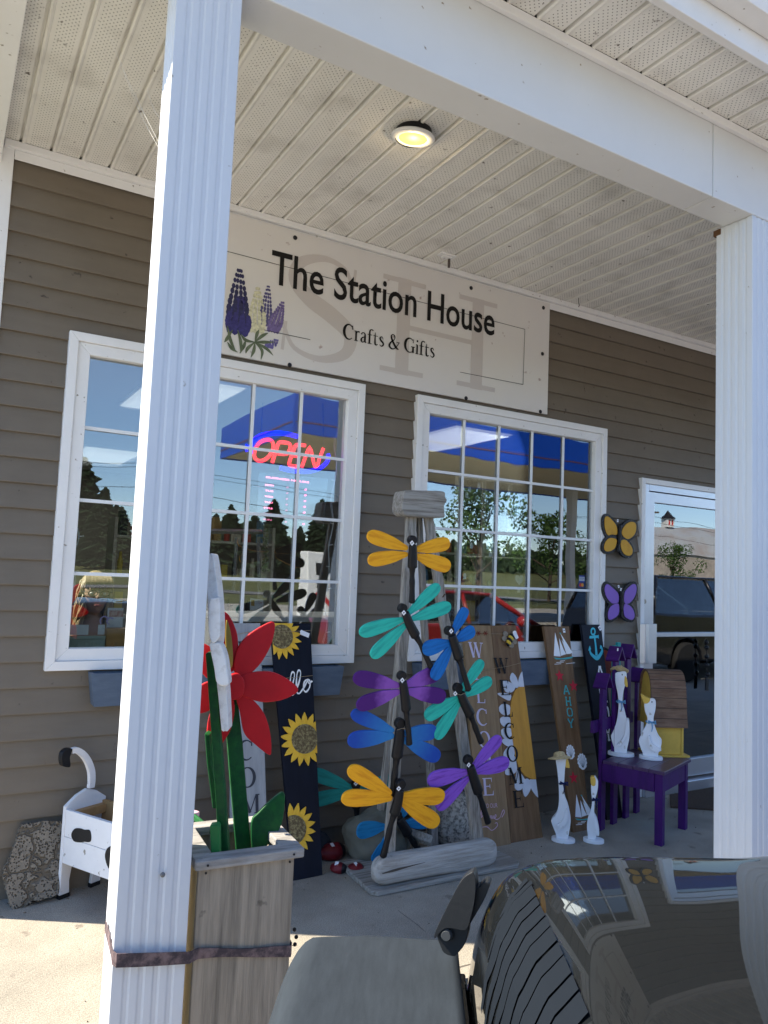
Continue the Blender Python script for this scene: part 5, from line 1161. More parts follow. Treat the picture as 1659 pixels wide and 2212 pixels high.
# ================================================================ geese
gooseW = mat('goose_white', (.84, .86, .90), .5, var=.05, vscale=10, bump=.15, bscale=25, dirt=.08, dscale=18, dcol=(.45, .42, .38))
beakm = mat('beak_yellow', (.75, .48, .09), .5); straw = mat('straw', (.70, .56, .32), .85, col2=(.42, .31, .15), vscale=70, bump=1, bscale=90)
rib_l = mat('light_blue_ribbon', (.16, .38, .62), .5); rib_n = mat('navy_ribbon', (.01, .015, .08), .5)
def goose(label, basepx, bz, body, wing, beak, eye, neck, ribbon_m, disc, hat=None, th=.036, turn=0):
    b = P(*zC(*basepx), 2, bz); n_ = Vector((CP.x-b.x, CP.y-b.y, 0)).normalized(); n_.rotate(Matrix.Rotation(turn, 3, 'Z'))
    fr = Fr((b.x, b.y, bz), n_, (0, 0, 1)); t = thing('wooden_goose', label, 'goose', fr.m, 'white wooden geese')
    q = [tuple(p)[:2] for p in cat(fr.pts([zC(*p) for p in body]), 4, True)]; q = [(x, max(y, .012)) for x, y in q]
    MB().prism(q, -th/2, th/2).build('body', gooseW, t, bevel=.009, segs=2)
    q = [tuple(p)[:2] for p in cat(fr.pts([zC(*p) for p in wing], th/2), 4, True)]
    MB().prism(q, th/2+.0005, th/2+.022).build('wing', gooseW, t, bevel=.003); MB().prism(q, -th/2-.016, -th/2-.0005).build('wing', gooseW, t, bevel=.003)
    q = [tuple(p)[:2] for p in cat(fr.pts([zC(*p) for p in beak]), 3, True)]; MB().prism(q, -th*.56, th*.56).build('beak', beakm, t, bevel=.003)
    if eye:
        e = fr.l(zC(*eye), th/2); MB().ball((e[0], e[1], th/2), .0042, 2, sc=(.8, 1.3, .3)).build('eye', black_p, t)
    w = (Vector(fr.l(zC(basepx[0]+disc, basepx[1])))-Vector((0, 0))).length
    MB().lathe([(w, .0005), (w*1.01, .006), (w, .018), (w*.97, .020)], 32, Matrix.Rotation(R(-90), 4, 'X') @ Matrix.Identity(4), sy=.72).build('base', gooseW, t, smooth=False)
    c = fr.l(zC(*neck[:2])); nw = neck[2]
    m_ = MB(); R_ = [(c[0]+nw*math.cos(a), c[1]+.003*math.sin(a*2), th*.62*math.sin(a)) for a in [k*math.pi/8 for k in range(17)]]
    m_.tube(R_, .0045, 6); m_.tube([(c[0]+.01, c[1], th*.6), (c[0]+.028, c[1]+.010, th*.7), (c[0]+.030, c[1]-.006, th*.7), (c[0]+.01, c[1]-.002, th*.62)], [.003, .006, .005, .003], 6); m_.tube([(c[0]+.01, c[1], th*.6), (c[0]-.012, c[1]+.008, th*.75), (c[0]-.016, c[1]-.005, th*.72), (c[0]+.008, c[1]-.001, th*.62)], [.003, .006, .005, .003], 6)
    m_.tube([(c[0]+.006, c[1], th*.62), (c[0]+.01, c[1]-.03, th*.66), (c[0]+.006, c[1]-.055, th*.6)], [.004, .003, .002], 6); m_.build('ribbon', ribbon_m, t, smooth=True)
    if hat:
        hc = fr.l(zC(*hat[0])); rr = hat[1]; m_ = MB()
        prof = [(rr, -.004), (rr*1.01, .0), (rr*.7, .006), (rr*.50, .010), (rr*.44, rr*.38), (rr*.30, rr*.50), (rr*.1, rr*.53)]
        m_.lathe(prof, 36, Matrix.Translation((hc[0], hc[1], 0)) @ Matrix.Rotation(R(hat[2]), 4, 'Z') @ Matrix.Rotation(R(-90+hat[3]), 4, 'X'))
        for v in m_.bm.verts: v.co += noise.noise_vector(v.co*40)*.004
        m_.build('straw_hat', straw, t, smooth=True)
    return t
goose('white wooden goose in a straw hat and navy ribbon standing on the ground', (340, 2012), 0, [(280, 1320), (322, 1305), (366, 1320), (356, 1400), (350, 1500), (346, 1560), (352, 1630), (378, 1700), (398, 1790), (402, 1850), (388, 1940), (374, 2000), (372, 2030), (290, 2030), (284, 1960), (262, 1900), (243, 1845), (248, 1820), (288, 1765), (304, 1690), (304, 1560), (292, 1420)], [(372, 1735), (382, 1800), (365, 1862), (330, 1888), (296, 1880), (290, 1868), (335, 1830), (352, 1770)], [(366, 1325), (382, 1345), (394, 1395), (375, 1395), (360, 1388)], None, (336, 1525, .026), rib_n, 98, ((312, 1318), .068, 8, -8))
goose('small white wooden goose with a navy ribbon standing on the ground, no hat', (592, 2018), 0, [(574, 1530), (600, 1470), (618, 1490), (630, 1520), (626, 1580), (606, 1660), (600, 1720), (598, 1770), (615, 1820), (628, 1880), (638, 1935), (618, 1960), (606, 2000), (600, 2030), (552, 2030), (545, 1950), (538, 1890), (546, 1820), (572, 1740), (580, 1670), (574, 1600)], [(600, 1800), (622, 1840), (640, 1940), (626, 1960), (612, 1930), (600, 1870)], [(568, 1478), (585, 1470), (602, 1474), (612, 1500), (606, 1545), (574, 1540)], None, (605, 1660, .018), rib_n, 87, th=.034)
goose('tall white wooden goose in a flat straw hat standing on the purple chair', (820, 1298), CH+.001, [(770, 625), (800, 605), (862, 605), (864, 680), (842, 760), (834, 860), (850, 920), (868, 995), (884, 1003), (892, 1060), (890, 1150), (872, 1240), (862, 1310), (778, 1310), (764, 1240), (738, 1145), (748, 1110), (780, 1030), (796, 940), (800, 860), (792, 780), (776, 700)], [(864, 1005), (888, 1006), (888, 1080), (862, 1150), (820, 1214), (785, 1208), (830, 1160), (855, 1090)], [(852, 640), (866, 650), (878, 722), (862, 726), (848, 700)], (831, 628), (816, 850, .024), rib_l, 110, ((806, 592), .056, 0, -30))
goose('white wooden goose with its beak raised, on the purple chair beside the birdhouse', (1068, 1328), CH+.001, [(1016, 868), (1045, 838), (1078, 824), (1104, 838), (1110, 870), (1106, 920), (1094, 970), (1092, 1010), (1104, 1065), (1130, 1130), (1158, 1172), (1150, 1230), (1130, 1280), (1118, 1340), (1020, 1340), (1003, 1280), (975, 1205), (972, 1165), (1000, 1100), (1030, 1040), (1040, 985), (1022, 935), (1016, 900)], [(1058, 1128), (1080, 1195), (1152, 1245), (1140, 1262), (1092, 1262), (1060, 1230), (1046, 1165)], [(985, 788), (1025, 808), (1064, 830), (1045, 862), (1012, 864), (1000, 835)], (1078, 855), (1068, 1020, .026), rib_l, 98)
# door mat
dm = tag(MB().prism([(4.36, -.30), (4.86, -.66), (5.35, -.30), (5.10, -.10), (4.6, -.10)], .001, .012).build('door_mat', mat('brown_mat', (.075, .05, .035), .95, var=.25, vscale=80, bump=1, bscale=200), bevel=.003), 'worn brown door mat on the concrete in front of the glass door', 'mat')
tag(MB().prism([(4.50, -.72), (4.86, -.70), (5.4, -.34), (5.4, -.75)], .001, .010).build('rubber_mat', mat('black_rubber', (.012, .013, .016), .6, bump=.5)), 'thin black rubber mat edge beside the brown door mat', 'mat')
# strand of balls on door
fb = [P(*zDR(x, y), 1, -.045) for x, y in ((490, 468), (492, 512), (492, 585), (494, 652), (500, 725))]
t = thing('ball_strand', 'hanging strand of glossy black balls on the lower right of the door', 'ornament', fb[0])
gb = mat('gloss_black', (.01, .01, .012), .08)
m_ = MB()
m_.tube([(0, 0, .03)]+[(p-fb[0]) for p in fb]+[(fb[-1]-fb[0]+Vector((.008, 0, -.12)))], .003, 6); m_.build('cord', black_p, t)
for p in fb: MB().ball(p-fb[0], .018, 3).build('ball', gb, t, smooth=True)
MB().box(-.006, .020, -.006, .006, fb[-1].z-fb[0].z-.12, fb[-1].z-fb[0].z-.02).build('tassel', black_p, t)
# ================================================================ NEON + HOURS SIGN
YN = .055
ofr = wallfr(YN)
op0 = P(*zO(850, 420), 1, YN)
ofr = wallfr(YN, op0.x, op0.z)
neon = thing('open_sign', 'red and blue lit OPEN sign hanging inside the left window', 'sign', ofr.m)
nred = mat('neon_red', (1, .035, .06), .4, emit=1.1); nblu = mat('neon_blue', (.0, .0, 1), .4, emit=1.2)
def tubeO(name, pts, r, mt, closed=False, n=6):
    q = [(*ofr.l(zO(*p)), 0) for p in pts]; q = cat(q, n, closed) if len(pts) > 2 else q
    if closed: q.append(q[0])
    MB().tube(q, r, 8, flat=.8, nrm=(0, 0, 1)).build(name, mt, neon, smooth=True)
k_ = .0105
tubeO('letter_o', [(640, 268), (690, 300), (695, 360), (660, 435), (595, 490), (530, 495), (492, 450), (500, 380), (550, 300)], k_, nred, True)
tubeO('letter_p', [(684, 520), (715, 420), (745, 325), (770, 298), (850, 305), (882, 335), (868, 390), (830, 425), (735, 418)], k_, nred, n=3)
tubeO('letter_e', [(1045, 332), (960, 325), (930, 345), (895, 440), (868, 520), (880, 548), (960, 562)], k_, nred, n=3)
tubeO('letter_e', [(905, 438), (985, 452)], k_, nred)
tubeO('letter_n', [(1003, 568), (1050, 440), (1090, 350), (1115, 440), (1155, 588), (1195, 470), (1238, 362)], k_, nred, n=2)
tubeO('blue_swoosh', [(455, 350), (480, 290), (560, 225), (700, 200), (830, 205), (955, 235)], [.0135]*31, nblu)
tubeO('blue_swoosh', [(412, 322), (402, 360), (412, 400)], .008, nblu); tubeO('blue_swoosh', [(462, 385), (462, 420)], .007, nblu)
tubeO('blue_swoosh', [(1285, 420), (1292, 470), (1260, 530), (1190, 580), (1080, 610), (960, 610), (850, 595), (770, 572)], .0125, nblu)
chain = mat('blue_chain', (.03, .06, .25), .4)
m_ = MB()
for (a, b) in (((560, 190), (580, -120)), ((1235, 330), (1228, -120))):
    A0, B0 = Vector((*ofr.l(zO(*a)), .004)), Vector((*ofr.l(zO(*b)), .004)); n_ = 26
    for i in range(n_):
        c = A0.lerp(B0, (i+.5)/n_); h_ = (B0-A0).length/n_*.62
        w_ = .004 if i % 2 else .0015
        m_.tube([c+Vector((w_*math.cos(t_), h_*math.sin(t_), .003*(1-i % 2)*math.cos(t_))) for t_ in [k*math.pi/3 for k in range(7)]], .0009, 4)
m_.build('chain', chain, neon)
hs_ = thing('hours_sign', 'see-through business hours sign with pink lit days under the OPEN sign', 'sign', ofr.m)
pk1 = mat('led_pink', (1, .20, .36), .5, emit=1.3); pk2 = mat('led_pink_dim', (.65, .16, .28), .5, emit=.7)
BOLD = .03
clr = glassmat('clear_acrylic', .06, (.93, .93, .95))
MB().prism([ofr.l(zO(*p)) for p in ((545, 620), (1290, 690), (1235, 1235), (520, 1160))], -.006, -.004).build('panel', clr, hs_)
textmesh('lettering', 'BUSINESS HOURS', pk1, hs_, ofr, ofr.l(zO(617, 682)), ofr.l(zO(1083, 740)), cap=.0095, z=.0)
for i, d_ in enumerate(('MON', 'TUE', 'WED', 'THU', 'FRI', 'SAT', 'SUN')):
    y = 770+62*i; x = 610-4*i
    textmesh('lettering', d_, pk1 if i < 5 else pk2, hs_, ofr, ofr.l(zO(x, y-6)), ofr.l(zO(x+90, y+4)), cap=.0088, z=.0)
    textmesh('digit', '0', pk2, hs_, ofr, ofr.l(zO(838-3*i, y+22)), ofr.l(zO(860-3*i, y+24)), cap=.0085, z=.0, shear=.2)
    textmesh('digit', '0', mat('led_hot', (1, .10, .28), .5, emit=1.6), hs_, ofr, ofr.l(zO(1034-4*i, y+46)), ofr.l(zO(1058-4*i, y+49)), cap=.0095, z=.0, shear=.2)
BOLD = 0
# ================================================================ INSIDE THE SHOP
panelm = mat('ceiling_panel_light', (.95, .93, .85), .5, emit=.16)
for k, (u, v, a) in enumerate(((225, 985, 'the left window, low left'), (495, 875, 'the left window, beside the post'), (960, 950, 'the top left of the right window'))):
    p = P(u, v, 2, 2.70)+Vector((-.38 if k == 1 else 0, 0, 0))
    t = thing('ceiling_panel', 'lit white fluorescent panel on the shop ceiling seen through ' + a, 'light', (p.x, p.y, 2.70), 'fluorescent ceiling panels in the shop')
    MB().box(-.31, .31, -.61, .61, .0, .018).build('frame', white_trim, t); l_ = bpy.data.lights.new('panel_light', 'AREA'); l_.shape = 'RECTANGLE'; l_.size = .56; l_.size_y = 1.16; l_.energy = 4.5; l_.color = (1, .96, .88); lo = bpy.data.objects.new('panel_light', l_); COL.objects.link(lo); lo.parent = t; lo.location = (0, 0, -.02); MB().box(-.29, .29, -.59, .59, -.006, -.001).build('diffuser', panelm, t)
desk_m = mat('desk_oak', (.42, .24, .09), .5, var=.2, vscale=4, stretch=(1, 8, 8)); greyc = mat('counter_grey', (.42, .42, .40), .5)
t = thing('counter', 'light grey shop counter behind the left window', 'counter', (1.15, .95, 0))
MB().box(-.75, .75, -.28, .28, .86, .90).build('counter_top', greyc, t, bevel=.004); MB().box(-.72, .72, -.24, .24, .04, .8595).build('cabinet', mat('cabinet_wood', (.30, .2, .12), .6, var=.2), t)
t = thing('card_rack', 'pale green rack of greeting cards inside the left window corner', 'rack', (P(205, 1385, 1, .14).x, .16, .9))
x0, z0 = P(*zWN(760, 1160), 1, .14).x-t.location.x, P(*zWN(760, 1160), 1, .14).z-.9; x1 = P(*zWN(1185, 1160), 1, .14).x-t.location.x
grn = mat('pale_green_rack', (.35, .42, .34), .5)
zb0 = P(*zWN(900, 1240), 1, .14).z-.9; zz0 = P(*zWN(900, 1105), 1, .14).z-.9; zz1 = P(*zWN(900, 985), 1, .14).z-.9
MB().box(x0-.1, x1, -.02, -.012, zb0+.04, zz0).build('rack_front', grn, t, bevel=.002); MB().box(x0-.1, x1, -.011, .05, zb0-.02, zb0+.04).build('rack_base', grn, t)
crd = mat('card_paper', (.62, .64, .62), .6, var=.08, vscale=30)
MB().box(x0-.08, x0+.095, .0, .003, zb0+.06, zz1).box(x0+.14, x1-.002, .004, .007, zb0+.06, zz1).build('cards', crd, t)
MB().box(x0+.16, x0+.17, .002, .0035, zb0+.09, zz1-.02).build('card_print', mat('card_blue_grey', (.18, .22, .26), .6), t)
t = thing('letter_box', 'honey coloured wooden box with cards and a purple handled tool inside the left window', 'box', (P(*zWN(1290, 1200), 1, .15).x, .17, .88))
bx0, bx1 = P(*zWN(1190, 1200), 1, .15).x-t.location.x, P(*zWN(1500, 1200), 1, .15).x-t.location.x; bz = P(*zWN(1290, 1025), 1, .15).z-.88
MB().box(bx0, bx1, -.02, .06, .0, bz).build('body', mat('honey_wood', (.45, .25, .07), .5, var=.2, vscale=3, stretch=(1, 1, 9)), t, bevel=.003)
cz = P(*zWN(1290, 800), 1, .17).z-.88; cx = P(*zWN(1240, 800), 1, .17).x-t.location.x; cx2 = P(*zWN(1420, 800), 1, .17).x-t.location.x
MB().box(cx, cx2, .061, .064, bz-.02, cz).build('card', crd, t); MB().box(cx+.008, cx2, .0595, .0605, cz-.045, cz-.012).build('card_picture', mat('card_pic', (.35, .12, .09), .6, col2=(.65, .55, .45), vscale=90), t)
MB().box(cx+.03, cx2, .058, .059, bz+.0, cz-.065).build('card', crd, t)
m_ = MB(); hc = P(*zWN(1180, 940), 1, .15)-Vector(t.location)
m_.tube([(hc.x+.018*math.cos(a), 0, hc.z+.022*math.sin(a)) for a in [k*math.pi/8 for k in range(11)]], .004, 6); m_.tube([(hc.x+.028+.016*math.cos(a), -.004, hc.z+.016*math.sin(a)) for a in [k*math.pi/8+.6 for k in range(11)]], .0035, 6)
m_.build('handle', mat('lavender_handle', (.42, .36, .65), .4), t, smooth=True)
# woman seated at the counter
def skinfig(joints, edges, radii, sub=2):
    me = bpy.data.meshes.new('f'); me.from_pydata([Vector(j) for j in joints], edges, []); o = bpy.data.objects.new('f', me); COL.objects.link(o)
    sk_ = o.modifiers.new('s', 'SKIN'); sk_.use_smooth_shade = True
    for i, r_ in enumerate(radii): me.skin_vertices[0].data[i].radius = (r_ if isinstance(r_, tuple) else (r_, r_))
    me.skin_vertices[0].data[0].use_root = True
    s_ = o.modifiers.new('u', 'SUBSURF'); s_.levels = sub; s_.render_levels = sub
    dg = bpy.context.evaluated_depsgraph_get(); r_ = bpy.data.meshes.new_from_object(o.evaluated_get(dg)); bpy.data.objects.remove(o); return r_
hp3 = P(205, 1284, 1, .72)
wm = thing('person', 'woman with long wavy blonde hair, glasses and a black top sitting inside the left window', 'person', (hp3.x, hp3.y, 0))
hz = hp3.z
skin = mat('skin', (.44, .28, .21), .5)
J = [(0, .05, hz-.68), (0, .04, hz-.50), (0, .02, hz-.32), (0, .01, hz-.215), (0, .0, hz-.15), (0, -.01, hz-.09),
     (-.17, .02, hz-.27), (-.24, -.02, hz-.45), (-.16, -.22, hz-.43), (-.11, -.28, hz-.40), (.17, .02, hz-.27), (.25, -.02, hz-.45), (.17, -.22, hz-.43), (.11, -.28, hz-.40),
     (-.10, .02, hz-.72), (-.12, -.36, hz-.74), (-.12, -.34, .12), (-.12, -.46, .09), (.10, .02, hz-.72), (.12, -.36, hz-.74), (.12, -.34, .12), (.12, -.46, .09)]
E_ = [(0, 1), (1, 2), (2, 3), (3, 4), (4, 5), (3, 6), (6, 7), (7, 8), (8, 9), (3, 10), (10, 11), (11, 12), (12, 13), (0, 14), (14, 15), (15, 16), (16, 17), (0, 18), (18, 19), (19, 20), (20, 21)]
RR = [(.16, .12), (.13, .10), (.16, .11), (.10, .08), .055, .05, .06, .045, .034, .028, .06, .045, .034, .028, .09, .07, .045, .035, .09, .07, .045, .035]
me = skinfig(J, E_, RR)
mb_ = MB(); mb_.bm.from_mesh(me)
# head
hm = MB(); hm.ball((0, 0, 0), 1, 4)
for v in hm.bm.verts:
    x, y, z = v.co; w = .074*(1-.22*max(0, -z)); f = v.co.copy()
    f = Vector((x*w, y*.092, z*.112))
    if y < -.2 and z < .2: f.x *= .96
    nose = math.exp(-((x/.16)**2+((z+.12)/.22)**2)) if y < 0 else 0; f.y -= .020*nose*(1 if z > -.30 else .3)
    eye_ = math.exp(-(((abs(x)-.38)/.17)**2+((z-.08)/.12)**2)) if y < 0 else 0; f.y += .010*eye_
    lip = math.exp(-((x/.28)**2+((z+.48)/.07)**2)) if y < 0 else 0; f.y -= .006*lip
    chin = math.exp(-((x/.25)**2+((z+.82)/.15)**2)) if y < 0 else 0; f.y -= .012*chin
    v.co = f+Vector((0, -.02, hz))
tmp = bpy.data.meshes.new('h'); hm.bm.to_mesh(tmp); mb_.bm.from_mesh(tmp)
for s_ in (-1, 1):
    mb_.ball((s_*.074, -.01, hz-.012), .028, 2, sc=(.3, .6, 1))
    for fi in range(4): # fingers curled over the counter edge
        mb_.tube([(s_*(.10-.018*fi+.012), -.27, hz-.40), (s_*(.10-.018*fi+.006), -.315, hz-.398), (s_*(.10-.018*fi), -.34-.004*(fi in (1, 2)), hz-.412)], [.009, .008, .007], 6)
    mb_.tube([(s_*.075, -.26, hz-.40), (s_*.052, -.285, hz-.395), (s_*.045, -.31, hz-.395)], [.010, .009, .008], 6)
body = mb_.build('body', skin, wm, smooth=True)
rm = body.modifiers.new('r', 'REMESH'); rm.mode = 'VOXEL'; rm.voxel_size = .0055; rm.use_smooth_shade = True
top = skinfig([(0, .05, hz-.70), (0, .04, hz-.50), (0, .02, hz-.32), (0, .012, hz-.235), (-.17, .02, hz-.275), (-.22, .0, hz-.36), (.17, .02, hz-.275), (.22, .0, hz-.36)], [(0, 1), (1, 2), (2, 3), (3, 4), (4, 5), (3, 6), (6, 7)], [(.175, .135), (.145, .112), (.172, .122), (.085, .075), .072, .064, .072, .064])
top.materials.append(mat('black_top', (.015, .015, .02), .8)); o = bpy.data.objects.new('black_top', top); COL.objects.link(o); o.parent = wm
pants = skinfig([(0, .05, hz-.70), (-.10, .02, hz-.72), (-.12, -.36, hz-.74), (-.12, -.34, .16), (.10, .02, hz-.72), (.12, -.36, hz-.74), (.12, -.34, .16)], [(0, 1), (1, 2), (2, 3), (0, 4), (4, 5), (5, 6)], [(.17, .13), .10, .08, .06, .10, .08, .06])
pants.materials.append(mat('dark_jeans', (.02, .03, .06), .8)); o = bpy.data.objects.new('jeans', pants); COL.objects.link(o); o.parent = wm
hair = mat('blonde_hair', (.42, .33, .18), .5, col2=(.22, .15, .07), vscale=30, stretch=(12, 12, 1), thr=(.35, .65), spec=.6)
m_ = MB()
m_.ball((0, .012, hz+.022), 1, 4, sc=(.086, .098, .112))
for v in m_.bm.verts:
    if v.co.y < -.045 and v.co.z < hz+.055: v.co.y = -.03; v.co.x *= 1.02
random.seed(3)
for i in range(150):
    a = random.uniform(0, math.pi*2)
    if -2.35 < (a-math.pi*2 if a > math.pi else a) < -.8: continue
    s_ = Vector((math.cos(a)*.078, .01+math.sin(a)*.085, hz+random.uniform(0, .075))); pts = [s_+Vector((-s_.x*.5, -s_.y*.5, .03)), s_]; ph = random.uniform(0, 6); L_ = random.uniform(.20, .34); out = random.uniform(1.02, 1.3)
    for k in range(1, 9):
        f = k/8; pts.append(Vector((s_.x*(1+(out-1)*f)+.014*math.sin(ph+f*9), s_.y*(1+.15*f)+.012*math.cos(ph+f*8)-.01, s_.z-L_*f)))
    m_.tube(pts, [.006]*2+[.0075]*6+[.005, .002], 5)
for i in range(26):
    x = -.065+.13*i/25; pts = [(x*.7, .0, hz+.118), (x*.95, -.07, hz+.105), (x*1.08, -.112, hz+.070), (x*1.12+.004*math.sin(i*2), -.120, hz+.036+.008*math.sin(i*1.7))]
    m_.tube(cat(pts, 3), .0055, 5)
m_.build('hair', hair, wm, smooth=True)
m_ = MB(); gz = hz+.010
for s_ in (-1, 1):
    m_.tube([(s_*.032+.024*math.cos(a), -.124, gz+.015*math.sin(a)) for a in [k*math.pi/8 for k in range(17)]], .0028, 6); m_.tube([(s_*.056, -.122, gz+.006), (s_*.079, -.06, gz+.006), (s_*.080, .0, gz)], .002, 5)
m_.tube([(-.010, -.126, gz+.003), (0, -.130, gz+.006), (.010, -.126, gz+.003)], .002, 5); m_.build('glasses', black_p, wm, smooth=True)
MB().ball((0, -.119, hz-.055), .018, 3, sc=(1.15, .35, .3)).build('lips', mat('lips', (.45, .16, .15), .4), wm, smooth=True)
for s_ in (-1, 1): MB().ball((s_*.031, -.092, hz+.009), .011, 3, sc=(1.1, .8, .75)).build('eye', mat('eye_white', (.6, .6, .6), .3), wm, smooth=True)
t = thing('stool', 'dark stool the seated woman sits on behind the left window', 'stool', (hp3.x, hp3.y+.05, 0))
MB().lathe([(.17, hz-.86), (.18, hz-.83), (.17, hz-.80)], 24).build('seat', black_p, t); 
for a in range(4):
    MB().tube([(.1*math.cos(a*1.57+.78), .1*math.sin(a*1.57+.78), hz-.86), (.19*math.cos(a*1.57+.78), .19*math.sin(a*1.57+.78), .04)], .012, 8).build('leg', alum, t)
# weathered open frame and vine in left window
def wp(x, y, f=zO, Y=.35): return P(*f(x, y), 1, Y)
t = thing('old_window_frame', 'old grey wooden frame standing behind the lower part of the left window', 'frame', wp(300, 1260))
o_ = Vector(t.location)
a = wp(-260, 1255)-o_; b = wp(570, 1265)-o_; c = wp(545, 1900)-o_
MB().tube([a, b], .030, 4, flat=.5).build('top_rail', weathered, t, bevel=.002); MB().tube([b+Vector((-.018, -.002, -.03)), c], .022, 4, flat=.5).build('stile', weathered, t, bevel=.002)
MB().tube([wp(300, 1330)-o_, wp(270, 1900)-o_], .010, 4).build('bar', weathered, t)
t = thing('vine', 'hanging garland of small pale leaves behind the left window', 'garland', wp(650, 1200)); o_ = Vector(t.location)
m_ = MB(); random.seed(5); vp = [wp(615+12*math.sin(k*.9), 1190+k*42)-o_ for k in range(13)]
m_.tube(cat(vp, 4), .0015, 4)
for k in range(170):
    p = vp[random.randrange(len(vp)-1)].lerp(vp[random.randrange(1, len(vp))], .0); p = vp[0].lerp(vp[-1], random.random())+Vector((random.gauss(0, .012), random.gauss(0, .012), 0))
    a = random.uniform(0, 6.28); m_._f([m_.bm.verts.new(p+Vector((r_*math.cos(a+q), random.uniform(-.003, .003), r_*math.sin(a+q)))) for r_, q in ((.008, 0), (.004, 1.3), (.008, 3.1), (.004, 4.6))])
m_.build('leaves', mat('vine_leaf', (.20, .24, .12), .7), t)
# card with printing, papers, laptop on a table behind the left window
t = thing('display_table', 'white table top with papers inside the left window', 'table', wp(1000, 2050, Y=.5)); t.location.z = 0
tz = P(*zW1(640, 830), 1, .5).z
MB().box(-.55, .45, -.2, .35, tz-.03, tz).build('table_top', crd, t, bevel=.003)
for (x, y) in ((-.5, -.15), (.4, -.15), (-.5, .3), (.4, .3)): MB().box(x-.02, x+.02, y-.02, y+.02, .04, tz-.03).build('leg', crd, t)
p = P(*zW1(615, 730), 1, .32)
t = thing('info_card', 'small white card with a red CFIB mark standing inside the left window', 'card', p)
fc = wallfr(.32, p.x, p.z)
MB().prism([fc.l(zW1(*q)) for q in ((548, 655), (688, 668), (686, 800), (545, 785))], -.002, 0).build('card', crd, t, m=Matrix.Rotation(R(90), 4, 'X'))
MB().prism([fc.l(zW1(*q)) for q in ((555, 672), (592, 676), (592, 742), (555, 736))], .0003, .001).build('picture', mat('card_gold', (.45, .27, .05), .5), t, m=Matrix.Rotation(R(90), 4, 'X'))
tm = textmesh('lettering', 'CFIB', mat('card_red', (.5, .03, .04), .5), t, fc, fc.l(zW1(636, 710)), fc.l(zW1(674, 713)), cap=.009, z=.0006); tm.matrix_local = Matrix.Rotation(R(90), 4, 'X')
# string lights at the window sides
wire = mat('white_wire', (.62, .66, .66), .5); tinyb = mat('tiny_bulb', (.8, .8, .75), .3)
def strlights(label, u0, v0, u1, v1, n):
    p0, p1 = P(u0, v0, 1, .04), P(u1, v1, 1, .04); t = thing('string_lights', label, 'lights', p0, 'string lights along the windows')
    pts = [Vector((.010*math.sin(k*1.3)+(p1-p0).x*k/n, .003*math.cos(k*2), (p1-p0).z*k/n)) for k in range(n+1)]
    m_ = MB(); m_.tube(cat(pts, 3), .0018, 5); m_.tube(cat([p+Vector((.006*math.cos(k), .004, 0)) for k, p in enumerate(pts)], 3), .0015, 5); m_.build('wire', wire, t)
    m_ = MB()
    for k in range(1, n, 2): s_ = (-1)**(k//2); m_.tube([pts[k], pts[k]+Vector((s_*.022, -.004, .004))], [.002, .0032], 5)
    m_.build('bulbs', tinyb, t)
strlights('white string lights down the right side of the left window', 732, 880, 700, 1390, 22)
strlights('white string lights down the left side of the left window', 167, 1140, 150, 1330, 10)
strlights('white string lights down the right side of the right window', 1262, 960, 1245, 1390, 18)
# ------------------------------------------------ things in the right window
def hang(name, label, c, uv, builder, Y=.10, top=None, group=None):
    p = P(*uv, 1, Y); t = thing(name, label, c, p, group); builder(t, p)
    tz_ = 2.38 if top is None else P(*top, 1, Y).z
    MB().tube([(0, 0, 0), (0, 0, tz_-p.z)], .0006, 4).build('cord', twine, t); return t
clearg = glassmat('stained_clear', .25, (.75, .85, .95)); blueg = mat('sky_glass', (.30, .50, .70), .1); darkl = mat('lead_line', (.05, .06, .06), .4, .6)
def heart(col):
    def f(t, p):
        pts = [(.0, -.035), (.035, .0), (.03, .025), (.012, .03), (0, .018), (-.012, .03), (-.03, .025), (-.035, .0)]
        m_ = MB(); q = [tuple(v)[:2] for v in cat(pts, 4, True)]; m_.prism(q, -.002, .002); m_.build('glass', col, t, m=Matrix.Rotation(R(90), 4, 'X'))
        MB().tube([(x, 0, z) for x, z in q]+[(q[0][0], 0, q[0][1])], .0018, 5).build('lead', darkl, t)
        MB().box(-.012, .012, -.001, 0, -.085, -.052).build('price_tag', tag_white, t)
    return f
def house(col):
    def f(t, p):
        MB().prism([(-.035, -.04), (.035, -.04), (.03, .015), (0, .04), (-.03, .015)], -.002, .002).build('glass', col, t, m=Matrix.Rotation(R(90), 4, 'X'))
        MB().box(-.012, .012, -.001, 0, -.08, -.048).build('price_tag', tag_white, t)
    return f
def tagonly(t, p):
    MB().tube([(.018*math.cos(a), 0, .045+.018*math.sin(a)) for a in [k*math.pi/6 for k in range(13)]], .0012, 5).build('ring', darkl, t)
    MB().prism([(-.011, -.018), (.011, -.018), (.011, .012), (.005, .018), (-.005, .018), (-.011, .012)], -.0005, .0005).build('price_tag', tag_white, t, m=Matrix.Rotation(R(90), 4, 'X'))
